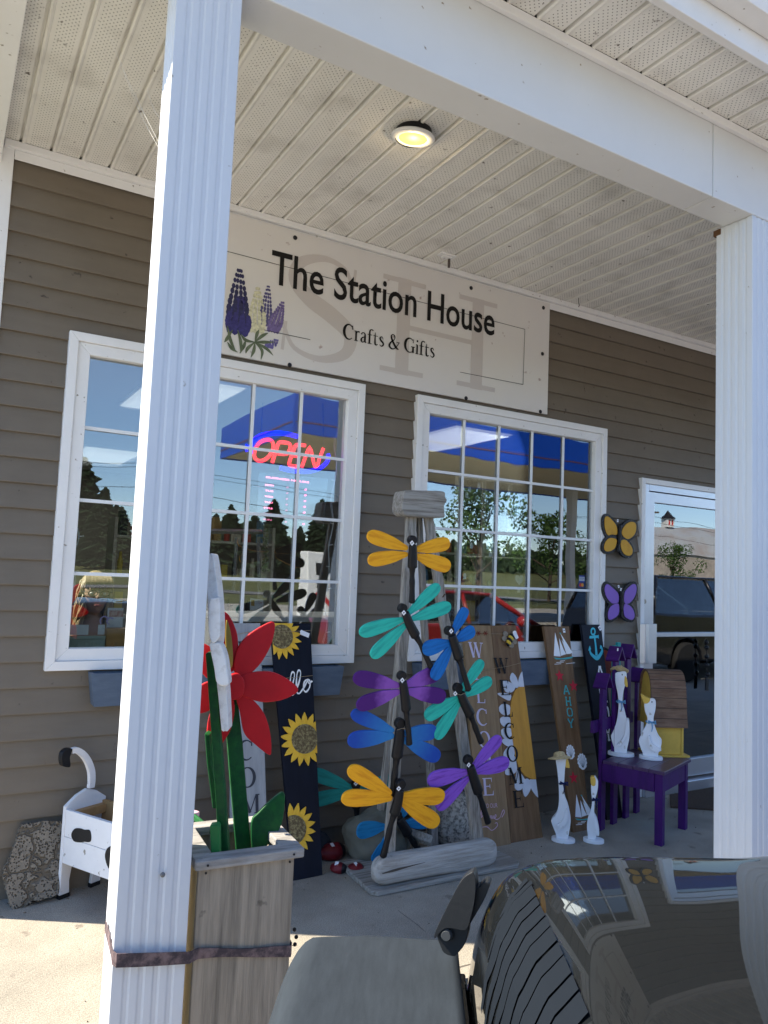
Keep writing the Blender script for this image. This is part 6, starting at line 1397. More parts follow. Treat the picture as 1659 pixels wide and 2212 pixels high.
wlh = [(615, 665, tagonly, 'wire ring with a tag'), (543, 695, tagonly, 'wire ring with a tilted tag'), (520, 738, tagonly, 'wire loop with a tag'), (745, 850, house(blueg), 'blue and white glass lantern'), (797, 738, tagonly, 'wire hook with a tag'), (905, 850, house(clearg), 'clear glass house'), (895, 795, tagonly, 'wire twist with a tag'),
       (610, 1050, tagonly, 'wire drop with a tag'), (556, 1128, tagonly, 'wire shape with a tag'), (705, 1120, house(clearg), 'clear glass lantern'), (572, 1385, heart(clearg), 'clear heart with a tag'), (505, 1365, tagonly, 'small wire drop with a tag'), (805, 1190, tagonly, 'thin wire drop with a tag'), (925, 1390, heart(mat('milk_glass', (.6, .68, .75), .2)), 'milky glass bird'), (710, 1430, heart(clearg), 'flat clear heart'), (1315, 1388, tagonly, 'wire drop with a bent tag'), (1240, 1145, tagonly, 'pale wire drop with a tag')]
where = ['top centre left', 'left of the top tag', 'lowest of the top left trio', 'hanging second pane column', 'upper middle', 'upper middle right', 'between the two glass pieces', 'mid height left', 'mid height far left', 'mid height centre', 'above the red car reflection', 'beside the heart low left', 'centre middle', 'low centre', 'low left centre', 'low right', 'far right middle']
for k, (x, y, f, nm) in enumerate(wlh):
    hang('suncatcher', '%s suncatcher in the right window, %s' % (nm, where[k]), 'suncatcher', zW2(x, y), f, Y=.08+.01*(k % 3), top=zW2(x, y-170), group='suncatchers hanging in the right window')
# card stickers
for (lab, x, y, w, h, kind) in (('VISA sticker on the right window glass', 1407, 1385, 42, 50, 'v'), ('orange and red card sticker below the VISA one', 1404, 1432, 46, 44, 'm')):
    fs = wallfr(-.0005, *[0, 0]); q = [fs.l(zW2(x+dx*w/2, y+dy*h/2)) for dx, dy in ((-1, 1), (1, 1), (1, -1), (-1, -1))]
    cxx, czz = (q[0][0]+q[1][0])/2, (q[0][1]+q[2][1])/2; t = thing('card_sticker', lab, 'sticker', wallfr(-.0005, cxx, czz).m, 'card stickers on the glass')
    ww, hh = (q[1][0]-q[0][0])/2, (q[2][1]-q[0][1])/2
    MB().box(-ww, ww, -hh, hh, 0, .0006).build('sticker', mat('sticker_white', (.4, .45, .5), .4) if kind == 'v' else mat('sticker_navy', (.03, .04, .12), .4), t)
    if kind == 'v':
        textmesh('lettering', 'VISA', mat('visa_blue', (.02, .04, .25), .4), t, None, (-ww*.8, -hh*.25), (ww*.8, -hh*.25), cap=hh*.7, z=.0008, shear=.2)
        MB().box(-ww, ww, hh*.6, hh, .0007, .0011).box(-ww, ww, -hh, -hh*.6, .0007, .0011).build('stripe', MATS['visa_blue'], t)
    else:
        for s_, c_ in ((-1, (.5, .03, .02)), (1, (.6, .25, .03))): MB().lathe([(hh*.6, .0007+.0003*s_), (hh*.6, .0012+.0003*s_)], 20, Matrix.Translation((s_*ww*.3, 0, 0))).build('disc', mat('disc%d' % (s_+1), c_, .4), t)
# old white frame stand, cabinet, shelves in the room
ow = mat('chalky_white_wood', (.50, .50, .46), .7, col2=(.25, .24, .20), vscale=12, thr=(.55, .75))
t = thing('window_stand', 'old white painted window frame stand inside the right window', 'stand', (P(*zW2(700, 1000), 1, .9).x, .9, .04)); o_ = Vector(t.location)
for (x0_, y0_, x1_, y1_) in ((445, 590, 440, 1850), (655, 630, 640, 1500), (860, 650, 845, 1200), (1065, 665, 1050, 1900)):
    a, b = P(*zW2(x0_, y0_), 1, .9)-o_, P(*zW2(x1_, y1_), 1, .9)-o_; b.z = max(b.z, 0)
    MB().tube([a, b], .028, 4, flat=.5).build('post', ow, t)
MB().tube([P(*zW2(440, 600), 1, .9)-o_, P(*zW2(1070, 680), 1, .9)-o_], .026, 4, flat=.5).build('top_rail', ow, t)
MB().tube([P(*zW2(450, 1210), 1, .9)-o_, P(*zW2(1050, 1235), 1, .9)-o_], .016, 4, flat=.5).build('mid_rail', ow, t)
t = thing('radio_cabinet', 'dark cabinet with two round dials inside the right window', 'cabinet', (P(*zW2(1140, 1560), 1, 1.2).x, 1.3, .04))
MB().box(-.35, .35, 0, .4, 0, P(*zW2(1140, 1480), 1, 1.2).z-.04).build('body', mat('dark_cabinet', (.025, .022, .02), .4), t, bevel=.01)
for s_ in (-1, 1): MB().lathe([(.055, 0), (.06, .01), (.045, .018), (.01, .02)], 20, Matrix.Translation((s_*.09, -.001, P(*zW2(1140, 1555), 1, 1.2).z-.04)) @ Matrix.Rotation(R(90), 4, 'X')).build('dial', alum, t)
def shelf(label, x0_, x1_, y, seed_):
    t = thing('shelf_unit', label, 'shelf', ((x0_+x1_)/2, y, .04), 'shelves of stock in the shop'); w = (x1_-x0_)/2; random.seed(seed_)
    MB().box(-w, -w+.03, -.18, .18, 0, 1.9).box(w-.03, w, -.18, .18, 0, 1.9).build('side_panel', ow, t)
    for k in range(5): MB().box(-w+.031, w-.031, -.17, .17, .1+.4*k, .125+.4*k).build('shelf', ow, t)
    for k in range(5):
        x = -w+.1
        while x < w-.12:
            hh = random.uniform(.08, .26); ww = random.uniform(.04, .09); c_ = random.choice([(.5, .1, .08), (.1, .2, .35), (.5, .48, .42), (.08, .25, .2), (.4, .25, .1), (.04, .04, .05), (.5, .42, .1)])
            m_ = mat('stock_%d_%d' % (int(c_[0]*100), int(c_[1]*100)), c_, .5)
            if random.random() < .5: MB().lathe([(ww*.45, 0), (ww*.5, hh*.6), (ww*.25, hh*.8), (ww*.25, hh)], 12, Matrix.Translation((x, -.05, .1255+.4*k))).build('jar', m_, t)
            else: MB().box(x-ww/2, x+ww/2, -.1, .0, .1255+.4*k, .1255+.4*k+hh).build('gift_box', m_, t, bevel=.003)
            x += ww+random.uniform(.02, .09)
shelf('tall white shelf of stock at the back, seen through the left window', 1.5, 3.2, 4.2, 1); shelf('tall white shelf of stock seen through the right window', 4.4, 5.8, 3.6, 2); shelf('white shelf of stock behind the glass door', 6.2, 7.6, 2.0, 3)
p = P(*zBF(960, 1500), 1, .7)
t = thing('jar_ledge', 'dark ledge with small white jars just inside the glass door', 'shelf', (p.x, .75, .04))
MB().box(-.35, .5, -.1, .1, 0, p.z-.05).build('ledge', MATS['dark_cabinet'], t)
for k, x in enumerate((855, 910, 962, 1003)):
    q = P(*zBF(x, 1495), 1, .7); MB().lathe([(.022, 0), (.024, .01), (.024, .075), (.018, .08), (.018, .1), (.01, .1)], 14, Matrix.Translation((q.x-p.x, -.05, p.z-.0495))).build('jar', mat('white_jar', (.6, .62, .6), .4), t)
# ================================================================ JEEP STYLE CAR NEXT TO THE CAMERA
jr = Vector((math.cos(R(33)), -math.sin(R(33)), 0)); jb = Vector((-math.sin(R(33)), -math.cos(R(33)), 0))
O = P(1003, 1958, 2, .99); O.z = 0
JM = Matrix(((jr.x, jb.x, 0, O.x), (jr.y, jb.y, 0, O.y), (0, 0, 1, 0), (0, 0, 0, 1)))   # x right, y back, z up (left handed base is fine: rebuilt below)
JM = Matrix(((jr.x, -jb.x, 0, O.x), (jr.y, -jb.y, 0, O.y), (0, 0, 1, 0), (0, 0, 0, 1)))   # local y = forward
jp = thing('parked_car', 'dark grey off-road car beside the photographer, its glossy hood filling the lower right', 'car', JM)
jpaint = mat('dark_grey_car_paint', (.009, .0105, .012), .02, .0, spec=.34)
plas = mat('textured_black_plastic', (.030, .037, .046), .8, spec=.06, var=.14, vscale=16, stretch=(5, .8, 1), bump=.05, bscale=300, stretch2=(1, 1, 1))
blkpl = mat('latch_plastic', (.018, .020, .023), .4, bump=.1, bscale=100)
HP = [(0, .86), (.003, .92), (.010, .985), (.025, 1.035), (.045, 1.066), (.07, 1.084), (.11, 1.096), (.2, 1.103), (.36, 1.108), (.42, 1.116), (.50, 1.120), (.66, 1.122)]
def hz_(s):
    s = min(s, 1.32-s); s = max(s, 0)
    for a, b in zip(HP[:-1], HP[1:]):
        if s <= b[0]:
            f = (s-a[0])/(b[0]-a[0]); f = f*f*(3-2*f)*.3+f*.7; return a[1]+(b[1]-a[1])*f
    return HP[-1][1]
def hood(s, t, off=0):
    """s across 0..1.32, t back from the nose 0..1.4 (metres)"""
    z = hz_(s); k = max(0, 1-t/.12); z = .86+(z-.86)*(1-k**3.0)-.045*max(0, 1-t/.60)**2+.036
    z += .015*t
    x = .66+(s-.66)*(.998+.002*min(1, t/1.3)); bow = .012*(1-((s-.66)/.66)**2)
    p = Vector((x, bow*(1 if t < 1.2 else .3)-t, z))
    return p
ss = sorted({0, .002, .004, .008, .012, .02, .03, .045, .06, .08, .1, .13, .16, .2, .25, .3, .36, .39, .42, .46, .5, .58, .66}); ss = ss+[1.32-s for s in ss[:-1][::-1]]
ts = [0, .003, .008, .016, .026, .04, .055, .07, .09, .11, .13, .15, .17, .22, .3, .4, .55, .7, .9, 1.15, 1.4]
m_ = MB(); g_ = [[m_.bm.verts.new(hood(s, t)) for t in ts] for s in ss]
for i in range(len(ss)-1):
    for j in range(len(ts)-1): m_._f([g_[i][j], g_[i][j+1], g_[i+1][j+1], g_[i+1][j]])
ho = m_.build('hood', jpaint, jp, smooth=True); sb = ho.modifiers.new('s', 'SUBSURF'); sb.levels = 2; sb.render_levels = 2
# decal stripes down the hood shoulder
dec = mat('matte_grey_decal', (.010, .013, .018), .7, spec=.03)
dcl = bpy.data.objects.new('hood_decal', None); COL.objects.link(dcl); dcl.parent = jp
def hn(s, t):
    a, b, c = hood(s, t), hood(s+.002, t), hood(s, t+.002); n_ = (b-a).cross(a-c).normalized(); return -n_ if n_.z < 0 else n_
for k, (t0, t1, s0_, s1_) in enumerate(((.176, .188, .030, .066), (.193, .206, .014, .069), (.212, .250, .006, .067), (.256, .280, .004, .066), (.286, .318, .004, .066), (.324, .348, .003, .066), (.354, .388, .003, .066), (.394, .420, .003, .066), (.426, .460, .003, .066), (.466, .49, .003, .066), (.496, .53, .003, .066))):
    t0 -= .0014*(k % 3 != 1); t1 += .0016*(k % 2)
    m_ = MB(); K = 14; Q = []
    for i in range(K+1):
        s = s0_+(s1_-s0_)*i/K; sk_ = .02-.03*((s-s0_)/(s1_-s0_))
        te = t1 if i > 2 else t0+(t1-t0)*(.4+.2*i)
        Q.append([m_.bm.verts.new(hood(s, t0+(te-t0)*f+sk_)+hn(s, t0+(te-t0)*f+sk_)*.0012) for f in (0, .5, 1)])
    for i in range(K):
        for j in range(2): m_._f([Q[i][j], Q[i][j+1], Q[i+1][j+1], Q[i+1][j]])
    m_.build('stripe', dec, dcl, smooth=True)
# fender flare
def fend(a, b):
    s = -.010-.29*a; t = -.010+1.05*b; z = .945-.01*b
    drop = max(0, (a-.72)/.28); z -= .15*drop**1.8; s += .015*drop**2
    if b < .022: z -= .06*(1-b/.022)**2.4
    t += .05*max(0, a-.45); z -= max(0, t-.62)*.35
    return Vector((s, -t, z))
m_ = MB(); m_.grid(lambda a, b: fend(a, b**2.2), 26, 40); fo_ = m_.build('fender', plas, jp, smooth=True)
so_ = fo_.modifiers.new('s', 'SOLIDIFY'); so_.thickness = .012; so_.offset = -1
f2 = fo_.copy(); COL.objects.link(f2); f2.parent = jp; f2.matrix_local = Matrix.Translation((1.32, 0, 0)) @ Matrix.Diagonal((-1, 1, 1, 1))
# side of the engine bay, cowl
MB().box(-.008, .003, -1.4, -.02, .45, .905).box(1.317, 1.328, -1.4, -.02, .45, .905).build('side_panel', jpaint, jp, bevel=.003)
# latch
LF = Fr(P(975, 1975, 2, 1.02), (-.72, -.69, .05), (0, 0, 1))
li = JM.inverted() @ LF.m
lt = bpy.data.objects.new('hood_latch', None); COL.objects.link(lt); lt.parent = jp; lt.matrix_local = li
def lp_(pts, n=3): return [tuple(p)[:2] for p in cat([LF.l(zJ(*p)) for p in pts], n, True)]
MB().prism(lp_([(1345, 282), (1385, 270), (1398, 340), (1390, 460), (1362, 580), (1330, 650), (1250, 640), (1195, 640), (1150, 680), (1128, 705), (1122, 686), (1140, 635), (1200, 510), (1290, 340)]), -.008, .016).build('latch_arm', blkpl, lt, bevel=.004, segs=3)
MB().prism(lp_([(1128, 700), (1150, 645), (1195, 612), (1250, 615), (1300, 640), (1345, 650), (1320, 760), (1265, 830), (1240, 845), (1180, 825), (1150, 770)]), -.010, .006).build('latch_bracket', blkpl, lt, bevel=.004, segs=3)
MB().prism(lp_([(1375, 330), (1400, 390), (1445, 352), (1482, 366), (1450, 460), (1395, 560), (1330, 660), (1280, 660), (1220, 620), (1320, 500)]), -.022, .002).build('latch_hook', blkpl, lt, bevel=.004)
q = LF.l(zJ(1200, 690)); MB().lathe([(.0085, 0), (.0085, .006), (.006, .010), (.001, .010)], 20, Matrix.Translation((q[0], q[1], .006))).build('pin', mat('pin_grey', (.06, .065, .07), .3), lt, smooth=False)
# front: grille with slots and round lights, bumper
m_ = MB(); m_.box(.0, 1.32, -.03, .045, .45, .87); gp = m_.build('grille', jpaint, jp, bevel=.01)
for k in range(7): MB().box(.40+k*.078, .44+k*.078, .0455, .050, .50, .80).build('slot', black_p, gp)
lampg = mat('headlamp_lens', (.55, .57, .6), .08, spec=.8)
for x in (.20, 1.12): MB().lathe([(.095, 0), (.09, .02), (.05, .03), (.005, .032)], 28, Matrix.Translation((x, .046, .70)) @ Matrix.Rotation(R(-90), 4, 'X')).build('headlight', lampg, jp, smooth=True)
MB().box(-.16, 1.48, .10, .24, .46, .62).build('bumper', plas, jp, bevel=.02)
MB().box(.3, 1.02, .046, .0995, .48, .6).build('bumper_mount', black_p, jp)
tyre = mat('tyre_rubber', (.02, .02, .021), .85, bump=.4, bscale=60)
def wheel(parent, x, y, r_, w):
    wh = bpy.data.objects.new('wheel', None); COL.objects.link(wh); wh.parent = parent; wh.location = (x, y, r_); wh.rotation_euler = (0, R(90), 0)
    MB().lathe([(r_*.6, -w/2), (r_*.92, -w/2), (r_, -w/2+.03), (r_, w/2-.03), (r_*.92, w/2), (r_*.6, w/2)], 36).build('tyre', tyre, wh, smooth=False)
    m_ = MB(); m_.lathe([(r_*.6, -w*.4), (r_*.6, w*.4)], 30)
    for k in range(5):
        for z in (-w*.42, w*.36): m_.box(-.03, .03, 0, r_*.58, z, z+.02, Matrix.Rotation(k*2*math.pi/5, 4, 'Z'))
    m_.build('rim', alum, wh)
for x in (-.12, 1.44):
    for y in (-.42, -2.85): wheel(jp, x, y, .40, .24)
# cab
cabg = glassmat('car_glass', .22, (.25, .28, .28))
MB().prism([(-1.405, .45), (-1.405, 1.13), (-3.35, 1.13), (-3.40, .45)], -.06, 1.38, Matrix(((0, 0, 1, 0), (1, 0, 0, 0), (0, 1, 0, 0), (0, 0, 0, 1)))).build('body', jpaint, jp, bevel=.03)
MB().prism([(-1.66, 1.78), (-1.70, 1.84), (-3.36, 1.82), (-3.40, 1.76)], .02, 1.30, Matrix(((0, 0, 1, 0), (1, 0, 0, 0), (0, 1, 0, 0), (0, 0, 0, 1)))).build('roof', black_p, jp, bevel=.02)
PJ = Matrix(((0, 0, 1, 0), (1, 0, 0, 0), (0, 1, 0, 0), (0, 0, 0, 1)))
m_ = MB()
for x in (.0, 1.27): m_.prism([(-1.42, 1.131), (-1.48, 1.131), (-1.72, 1.78), (-1.66, 1.78)], x, x+.05, PJ); m_.box(x, x+.05, -2.5, -2.42, 1.131, 1.78); m_.box(x, x+.05, -3.38, -3.28, 1.131, 1.78)
m_.build('pillar', jpaint, jp, bevel=.01)
MB().prism([(-1.445, 1.131), (-1.455, 1.131), (-1.695, 1.78), (-1.685, 1.78)], .051, 1.269, PJ).build('windshield', cabg, jp)
for x in (.02, 1.295): MB().prism([(-1.485, 1.131), (-2.415, 1.131), (-2.415, 1.775), (-1.72, 1.775)], x, x+.006, PJ).build('side_window', cabg, jp); MB().box(x, x+.006, -3.275, -2.505, 1.131, 1.775).build('side_window', cabg, jp)
for s_, x in ((-1, -.06), (1, 1.38)):
    MB().box(min(x, x+s_*.20), max(x, x+s_*.20), -1.66, -1.58, 1.12, 1.30).build('mirror', black_p, jp, bevel=.03); 
# ================================================================ OTHER CARS (seen mirrored in the glass)
def car(name, label, paint, loc, rz, L_=4.5, W_=1.8, H_=1.45, hoodh=.95, suv=False):
    t = thing(name, label, 'car', Matrix.Translation(loc) @ Matrix.Rotation(rz, 4, 'Z')); h = W_/2; PP = Matrix(((0, 0, 1, 0), (-1, 0, 0, 0), (0, 1, 0, 0), (0, 0, 0, 1)))
    # profile along y (front = +y): coordinates (distance back from nose, z)
    prof = [(0, .45), (.05, .70), (.35, hoodh-.08), (1.15, hoodh), (1.3, hoodh+.02), (L_-.9 if not suv else L_-.1, hoodh+.06), (L_-.1, hoodh+.02), (L_, .75), (L_, .40), (L_-.4, .28)]
    arch = lambda c: [(c+.38*math.cos(a), .32+.38*math.sin(a)) for a in [k*math.pi/8 for k in range(9)]]
    prof += [(x, max(z, .22)) for x, z in arch(L_-.85)]+[(x, max(z, .22)) for x, z in arch(.85)]+[(.3, .28)]
    MB().prism(prof, -h, h, PP).build('body', paint, t, bevel=.05, segs=3)
    w0, w1, r0, r1 = 1.25, L_-(.55 if not suv else .12), 2.0, L_-(1.25 if not suv else .35); zb = hoodh+.025
    def fr8(i): return [(-h+.04+i, -w0-i, zb), (h-.04-i, -w0-i, zb), (h-.04-i, -w1+i, zb), (-h+.04+i, -w1+i, zb), (-h+.2+i, -r0-i, H_-.02-i), (h-.2-i, -r0-i, H_-.02-i), (h-.2-i, -r1+i, H_-.02-i), (-h+.2+i, -r1+i, H_-.02-i)]
    m_ = MB(); v = [m_.bm.verts.new(p) for p in fr8(.0)]
    for f in ((0, 1, 5, 4), (1, 2, 6, 5), (2, 3, 7, 6), (3, 0, 4, 7)): m_._f([v[i] for i in f])
    m_.build('window_glass', cabg, t)
    q = fr8(-.004); m_ = MB()
    for a, b in ((0, 4), (1, 5), (2, 6), (3, 7)): m_.tube([q[a], q[b]], .035, 6)
    for a, b in (((q[0][0], (-w0-w1)/2, zb), ((q[4][0]), (-r0-r1)/2, H_-.02)), ((q[1][0], (-w0-w1)/2, zb), ((q[5][0]), (-r0-r1)/2, H_-.02))): m_.tube([a, b], .03, 6)
    m_.build('pillar', paint, t, smooth=True)
    MB().box(-h+.17, h-.17, -r1+.0, -r0, H_-.03, H_+.015).build('roof', paint, t, bevel=.03, segs=3)
    for x in (-h+.06, h-.06):
        for y in (-.85, -L_+.85): wheel(t, x, y, .32, .2)
    for x in (-h+.25, h-.25): MB().ball((x, -.10, .66), .12, 3, sc=(1.3, .7, .6)).build('headlight', lampg, t, smooth=True)
    for s_ in (-1, 1): MB().ball((s_*(h+.08), -1.65, hoodh+.10), .10, 3, sc=(1, .6, .8)).build('mirror', paint, t, smooth=True)
    return t
car('parked_car', 'red car mirrored in the right shop window', mat('red_car_paint', (.20, .010, .010), .3, coat=.6), (8.7, -5.3, -.03), R(-90), 4.2, 1.75, 1.30, .84)
car('parked_car', 'black sport utility car mirrored in the glass door', mat('black_car_paint', (.008, .008, .01), .2, coat=1), (14.2, -5.2, -.03), R(-90), 4.7, 1.95, 1.66, 1.02, True)
# ================================================================ FUEL STATION CANOPY
cb_ = mat('canopy_blue', (.005, .06, .42), .4); cbg = mat('canopy_underside', (.48, .42, .28), .6); stl = mat('white_steel', (.6, .6, .6), .5)
t = thing('fuel_canopy', 'large blue edged fuel station canopy mirrored in the shop windows', 'canopy', (17, -17.8, 0))
MB().box(-9, 9, -3, 3, 5.2, 5.25).build('underside', cbg, t)
m_ = MB(); m_.box(-9.05, 9.05, 3.0, 3.06, 5.15, 6.2).box(-9.05, 9.05, -3.06, -3.0, 5.15, 6.2).box(-9.06, -9.0, -2.999, 2.999, 5.15, 6.2).box(9.0, 9.06, -2.999, 2.999, 5.15, 6.2); m_.build('fascia', cb_, t)
MB().box(-9.0, 9.0, 3.062, 3.07, 5.42, 5.45).box(-9.08, -9.068, -3, 3, 5.42, 5.45).build('stripe', mat('canopy_orange', (.16, .06, .04), .5), t)
for x in (-5, 4): MB().box(x-.15, x+.15, -.15, .15, 0, 5.199).build('column', stl, t)
t = thing('fuel_pump', 'white fuel pump with red chevrons mirrored in the left window', 'fuel pump', (9.7, -16.4, -.03))
MB().box(-.55, .55, -.3, .3, 0, 2.1).build('housing', mat('pump_white', (.7, .7, .7), .4), t, bevel=.04)
MB().box(-.25, -.02, .301, .315, 1.45, 1.8).box(.08, .3, .301, .315, 1.5, 1.85).build('screen', black_p, t); MB().box(.05, .33, .30, .308, 1.85, 1.95).build('price_panel', mat('pump_red', (.5, .02, .02), .4), t)
MB().prism([(-.5, .45), (-.1, .85), (.3, .45), (.3, .62), (-.1, 1.02), (-.5, .62)], .301, .31, Matrix(((1, 0, 0, 0), (0, 0, 1, 0), (0, 1, 0, 0), (0, 0, 0, 1)))).build('chevron', MATS['pump_red'], t)
for x in (-.2, -.05, .1): MB().tube([(x, .32, 1.3), (x, .36, 1.15), (x, .33, 1.05)], .03, 6).build('nozzle', black_p, t)
# ================================================================ TREES, LINES, BARN
bark = mat('bark', (.08, .06, .045), .9)
fir = mat('fir_needles', (.018, .035, .015), .9, var=.4, vscale=.6); leafm = mat('tree_leaves', (.045, .085, .022), .8, var=.5, vscale=1.0)
def conifer(seed_, h):
    random.seed(seed_); m_ = MB(); n_ = 700
    for i in range(n_):
        f = (i/n_)**.85; z = h*(.08+.92*f); rr = h*.30*(1-f)**.55*random.uniform(.55, 1.1)+.08; a = i*2.4+random.random(); w = rr*.34+.1
        rr *= random.choice((1, 1, .7, 1.25)); c = Vector((math.cos(a)*rr, math.sin(a)*rr, z-rr*random.uniform(.1, .5))); o_ = Vector((0, 0, z)); sd = Vector((-math.sin(a), math.cos(a), 0))
        m_._f([m_.bm.verts.new(p) for p in (o_, o_.lerp(c, .55)+sd*w, c+Vector((0, 0, -.1)), o_.lerp(c, .55)-sd*w)])
        m_._f([m_.bm.verts.new(p) for p in (o_.lerp(c, .2), o_.lerp(c, .6)+Vector((0, 0, -w)), c, o_.lerp(c, .6)+Vector((0, 0, w*.3)))])
    return m_
def make_tree(name, label, c, x, y, h, proto=None, kind='fir', rz=0, group=None, gz=0):
    if proto:
        t = proto.copy(); COL.objects.link(t)
        for ch in proto.children: d_ = ch.copy(); COL.objects.link(d_); d_.parent = t
        tag(t, label, c, group)
    else:
        t = thing(name, label, c, (0, 0, 0), group)
        if kind == 'fir':
            conifer(int(x*7) % 97, 1.0*10).build('crown', fir, t, keep=True); MB().tube([(0, 0, -.3), (0, 0, 9)], [.16, .03], 7).build('trunk', bark, t)
        else:
            random.seed(int(abs(x)*3)); m_ = MB(); cl = [(Vector((random.gauss(0, 1.6), random.gauss(0, 1.6), random.uniform(3.2, 9.0))), random.uniform(.8, 1.5)) for _ in range(22)]
            for (cc, r_) in cl:
                for _ in range(110):
                    d_ = Vector((random.gauss(0, 1), random.gauss(0, 1), random.gauss(0, 1))).normalized(); p = cc+d_*r_*random.uniform(.6, 1); u_ = Vector((random.gauss(0, 1), random.gauss(0, 1), random.gauss(0, 1))).normalized()*.16; w_ = u_.cross(d_).normalized()*.12
                    m_._f([m_.bm.verts.new(q) for q in (p-u_, p+w_, p+u_, p-w_)])
            m_.build('crown', leafm, t, keep=True); m2 = MB(); m2.tube([(0, 0, -.3), (.1, 0, 3), (0, .1, 6.5)], [.24, .17, .06], 8)
            for (cc, r_) in cl[:9]: m2.tube([(0, 0, cc.z*.5), cc], [.08, .03], 5)
            m2.build('trunk', bark, t)
    t.location = (x, y, gz); t.rotation_euler = (0, 0, rz); t.scale = (h/10,)*3
    return t
random.seed(21); fp_ = None
for k in range(78):
    x = -22+k*.95+random.uniform(-.6, .6); y = -72+random.uniform(-6, 6); hh = (random.uniform(5.2, 6.8) if k % 5 else random.uniform(7.5, 9.5))*(1.15 if k < 38 else .85)
    t = make_tree('fir_tree', 'dark fir tree across the road mirrored in the shop windows', 'tree', x, y, hh, fp_, 'fir', random.uniform(0, 6), 'fir trees across the road', 1.2); fp_ = fp_ or t
dp_ = None
for k, (x, y, hh, lab) in enumerate(((31.5, -37, 8.5, 'leafy tree mirrored in the second pane column of the right window'), (38.5, -38, 6.5, 'leafy tree mirrored in the middle of the right window'), (46, -40, 5.5, 'small leafy tree mirrored at the right of the right window'), (70, -52, 6, 'small leafy tree beside the barn mirrored in the door'))):
    t = make_tree('leafy_tree', lab, 'tree', x, y, hh, dp_, 'leaf', k*1.4, 'leafy trees across the lot', .3); dp_ = dp_ or t
random.seed(9); m_ = MB()
for k in range(2600):
    x = random.uniform(-90, 150); hh = 3.0+1.2*math.sin(x*.21)+.8*math.sin(x*.53); p = Vector((x, -96+random.uniform(-4, 4), 3+random.random()*hh)); r_ = random.uniform(.5, 1.1)
    a = random.uniform(0, 6.28); m_._f([m_.bm.verts.new(p+Vector((r_*math.cos(a+q), random.uniform(-.3, .3), r_*math.sin(a+q)))) for q in (0, 1.6, 3.1, 4.7)])
tag(m_.build('distant_woods', mat('distant_leaves', (.03, .05, .022), .9, var=.4, vscale=.3)), None, None, None, 'stuff')
for k, (x, hgt) in enumerate(((10, 8.2), (52, 8.2))):
    t = thing('utility_pole', ('wooden utility pole by the road, the one nearer the firs' if k == 0 else 'wooden utility pole by the road, the one nearer the barn'), 'pole', (x, -40.5, 0), 'utility poles')
    MB().tube([(0, 0, 0), (0, 0, hgt)], [.16, .11], 10).build('pole', bark, t); MB().box(-.06, .06, -1.1, 1.1, hgt-.7, hgt-.58).build('crossarm', bark, t)
for k, (dy, z) in enumerate(((-1.0, 7.2), (1.0, 7.2), (0, 5.9))):
    q = [Vector((x, -40.5+dy, z-.9*(1-((x-31)/42)**2)+.25)) for x in range(-74, 137, 6)]
    q = [Vector((x, -40.5+dy, z-1.0*math.sin(math.pi*((x-10) % 42)/42))) for x in range(-74, 137, 3)]
    tag(MB().tube(q, .014, 4).build('power_line', black_p), ('upper rear' if k == 0 else 'upper front' if k == 1 else 'lowest')+' power line strung along the road, mirrored in the windows', 'cable', 'power lines')
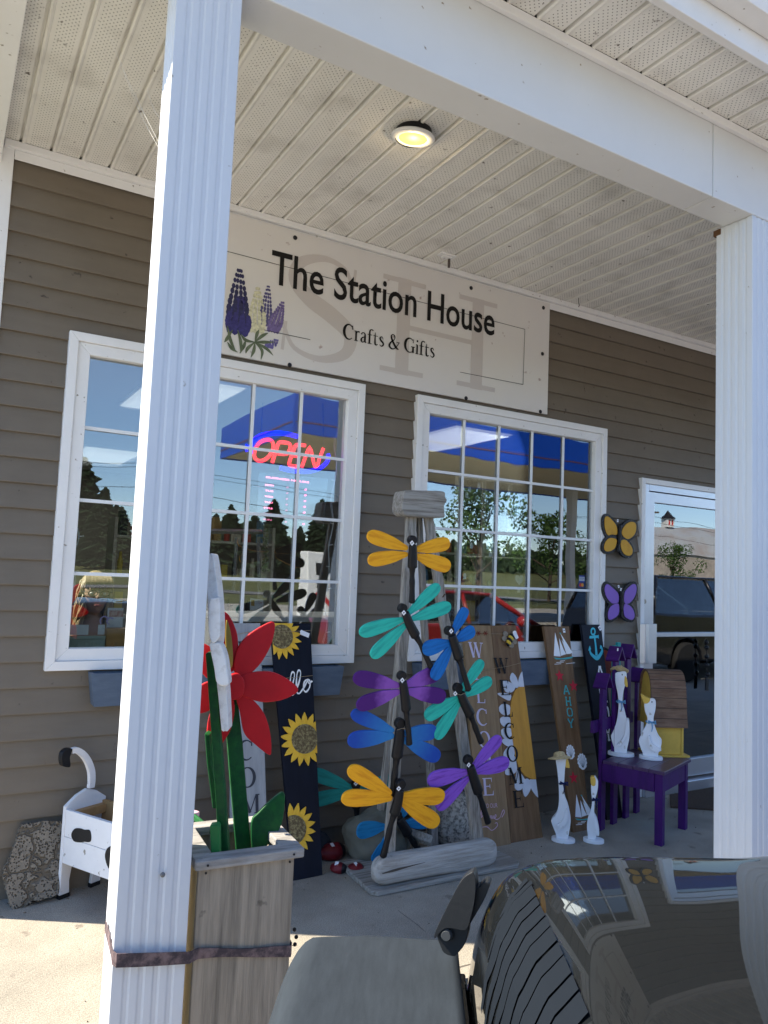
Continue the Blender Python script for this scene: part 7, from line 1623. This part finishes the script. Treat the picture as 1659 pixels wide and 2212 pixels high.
# barn group across the road
t = thing('barn', 'big weathered barn with a grey metal roof and a small cupola, mirrored in the door', 'barn', Matrix.Translation((108, -84, 1.5)) @ Matrix.Rotation(R(18), 4, 'Z'))
bw = mat('barn_boards', (.33, .29, .26), .9, var=.25, vscale=.6); bmr = mat('barn_metal_roof', (.30, .32, .35), .6, col2=(.24, .18, .155), vscale=.25, thr=(.45, .8)); rr_ = mat('rusty_roof', (.30, .11, .06), .7, col2=(.42, .36, .33), vscale=.4, thr=(.4, .7))
XZ = Matrix(((0, 0, 1, 0), (1, 0, 0, 0), (0, 1, 0, 0), (0, 0, 0, 1)))
MB().prism([(-5, 0), (5, 0), (5, 5.2), (3.4, 8.2), (0, 10), (-3.4, 8.2), (-5, 5.2)], -12, 12, XZ).build('wall', bw, t)
m_ = MB()
for (a, b) in (((-5.3, 5.0), (-3.4, 8.3)), ((-3.4, 8.3), (0, 10.1)), ((0, 10.1), (3.4, 8.3)), ((3.4, 8.3), (5.3, 5.0))): m_._f([m_.bm.verts.new(q) for q in ((-12.3, a[0], a[1]), (12.3, a[0], a[1]), (12.3, b[0], b[1]), (-12.3, b[0], b[1]))])
rf_ = m_.build('roof', bmr, t)
cu_ = MB().box(-.8, .8, -.8, .8, 10.1, 11.6).build('cupola', stl, t); MB().lathe([(1.3, 11.6), (.6, 12.2), (.01, 13)], 8).build('cupola_roof', black_p, cu_)
MB().box(-.5, -.2, .801, .81, 10.4, 11.4).box(.2, .5, .801, .81, 10.4, 11.4).build('louver', MATS['pump_red'], cu_)
t2 = thing('barn', 'lower barn wing with a rust streaked roof, right of the big barn', 'barn', Matrix.Translation((126, -78, 1.5)) @ Matrix.Rotation(R(18), 4, 'Z'))
MB().prism([(-4, 0), (4, 0), (4, 4.5), (0, 7.8), (-4, 4.5)], -8, 8, XZ).build('wall', bw, t2)
m_ = MB()
for (a, b) in (((-4.3, 4.4), (0, 7.95)), ((0, 7.95), (4.3, 4.4))): m_._f([m_.bm.verts.new(q) for q in ((-8.3, a[0], a[1]), (8.3, a[0], a[1]), (8.3, b[0], b[1]), (-8.3, b[0], b[1]))])
m_.build('roof', rr_, t2)
t3 = thing('farm_building', 'low white farm building with a pale roof in front of the barns', 'building', Matrix.Translation((120, -66, 1.0)) @ Matrix.Rotation(R(18), 4, 'Z'))
MB().prism([(-3, 0), (3, 0), (3, 2.6), (0, 4.2), (-3, 2.6)], -9, 9, XZ).build('wall', stl, t3)
m_ = MB()
for (a, b) in (((-3.3, 2.5), (0, 4.35)), ((0, 4.35), (3.3, 2.5))): m_._f([m_.bm.verts.new(q) for q in ((-9.3, a[0], a[1]), (9.3, a[0], a[1]), (9.3, b[0], b[1]), (-9.3, b[0], b[1]))])
m_.build('roof', mat('pale_roof', (.55, .56, .6), .5), t3)
for x in (-6, -2, 2, 6): MB().box(x-.4, x+.4, 3.0, 3.05, 1.0, 2.0).build('window', black_p, t3)
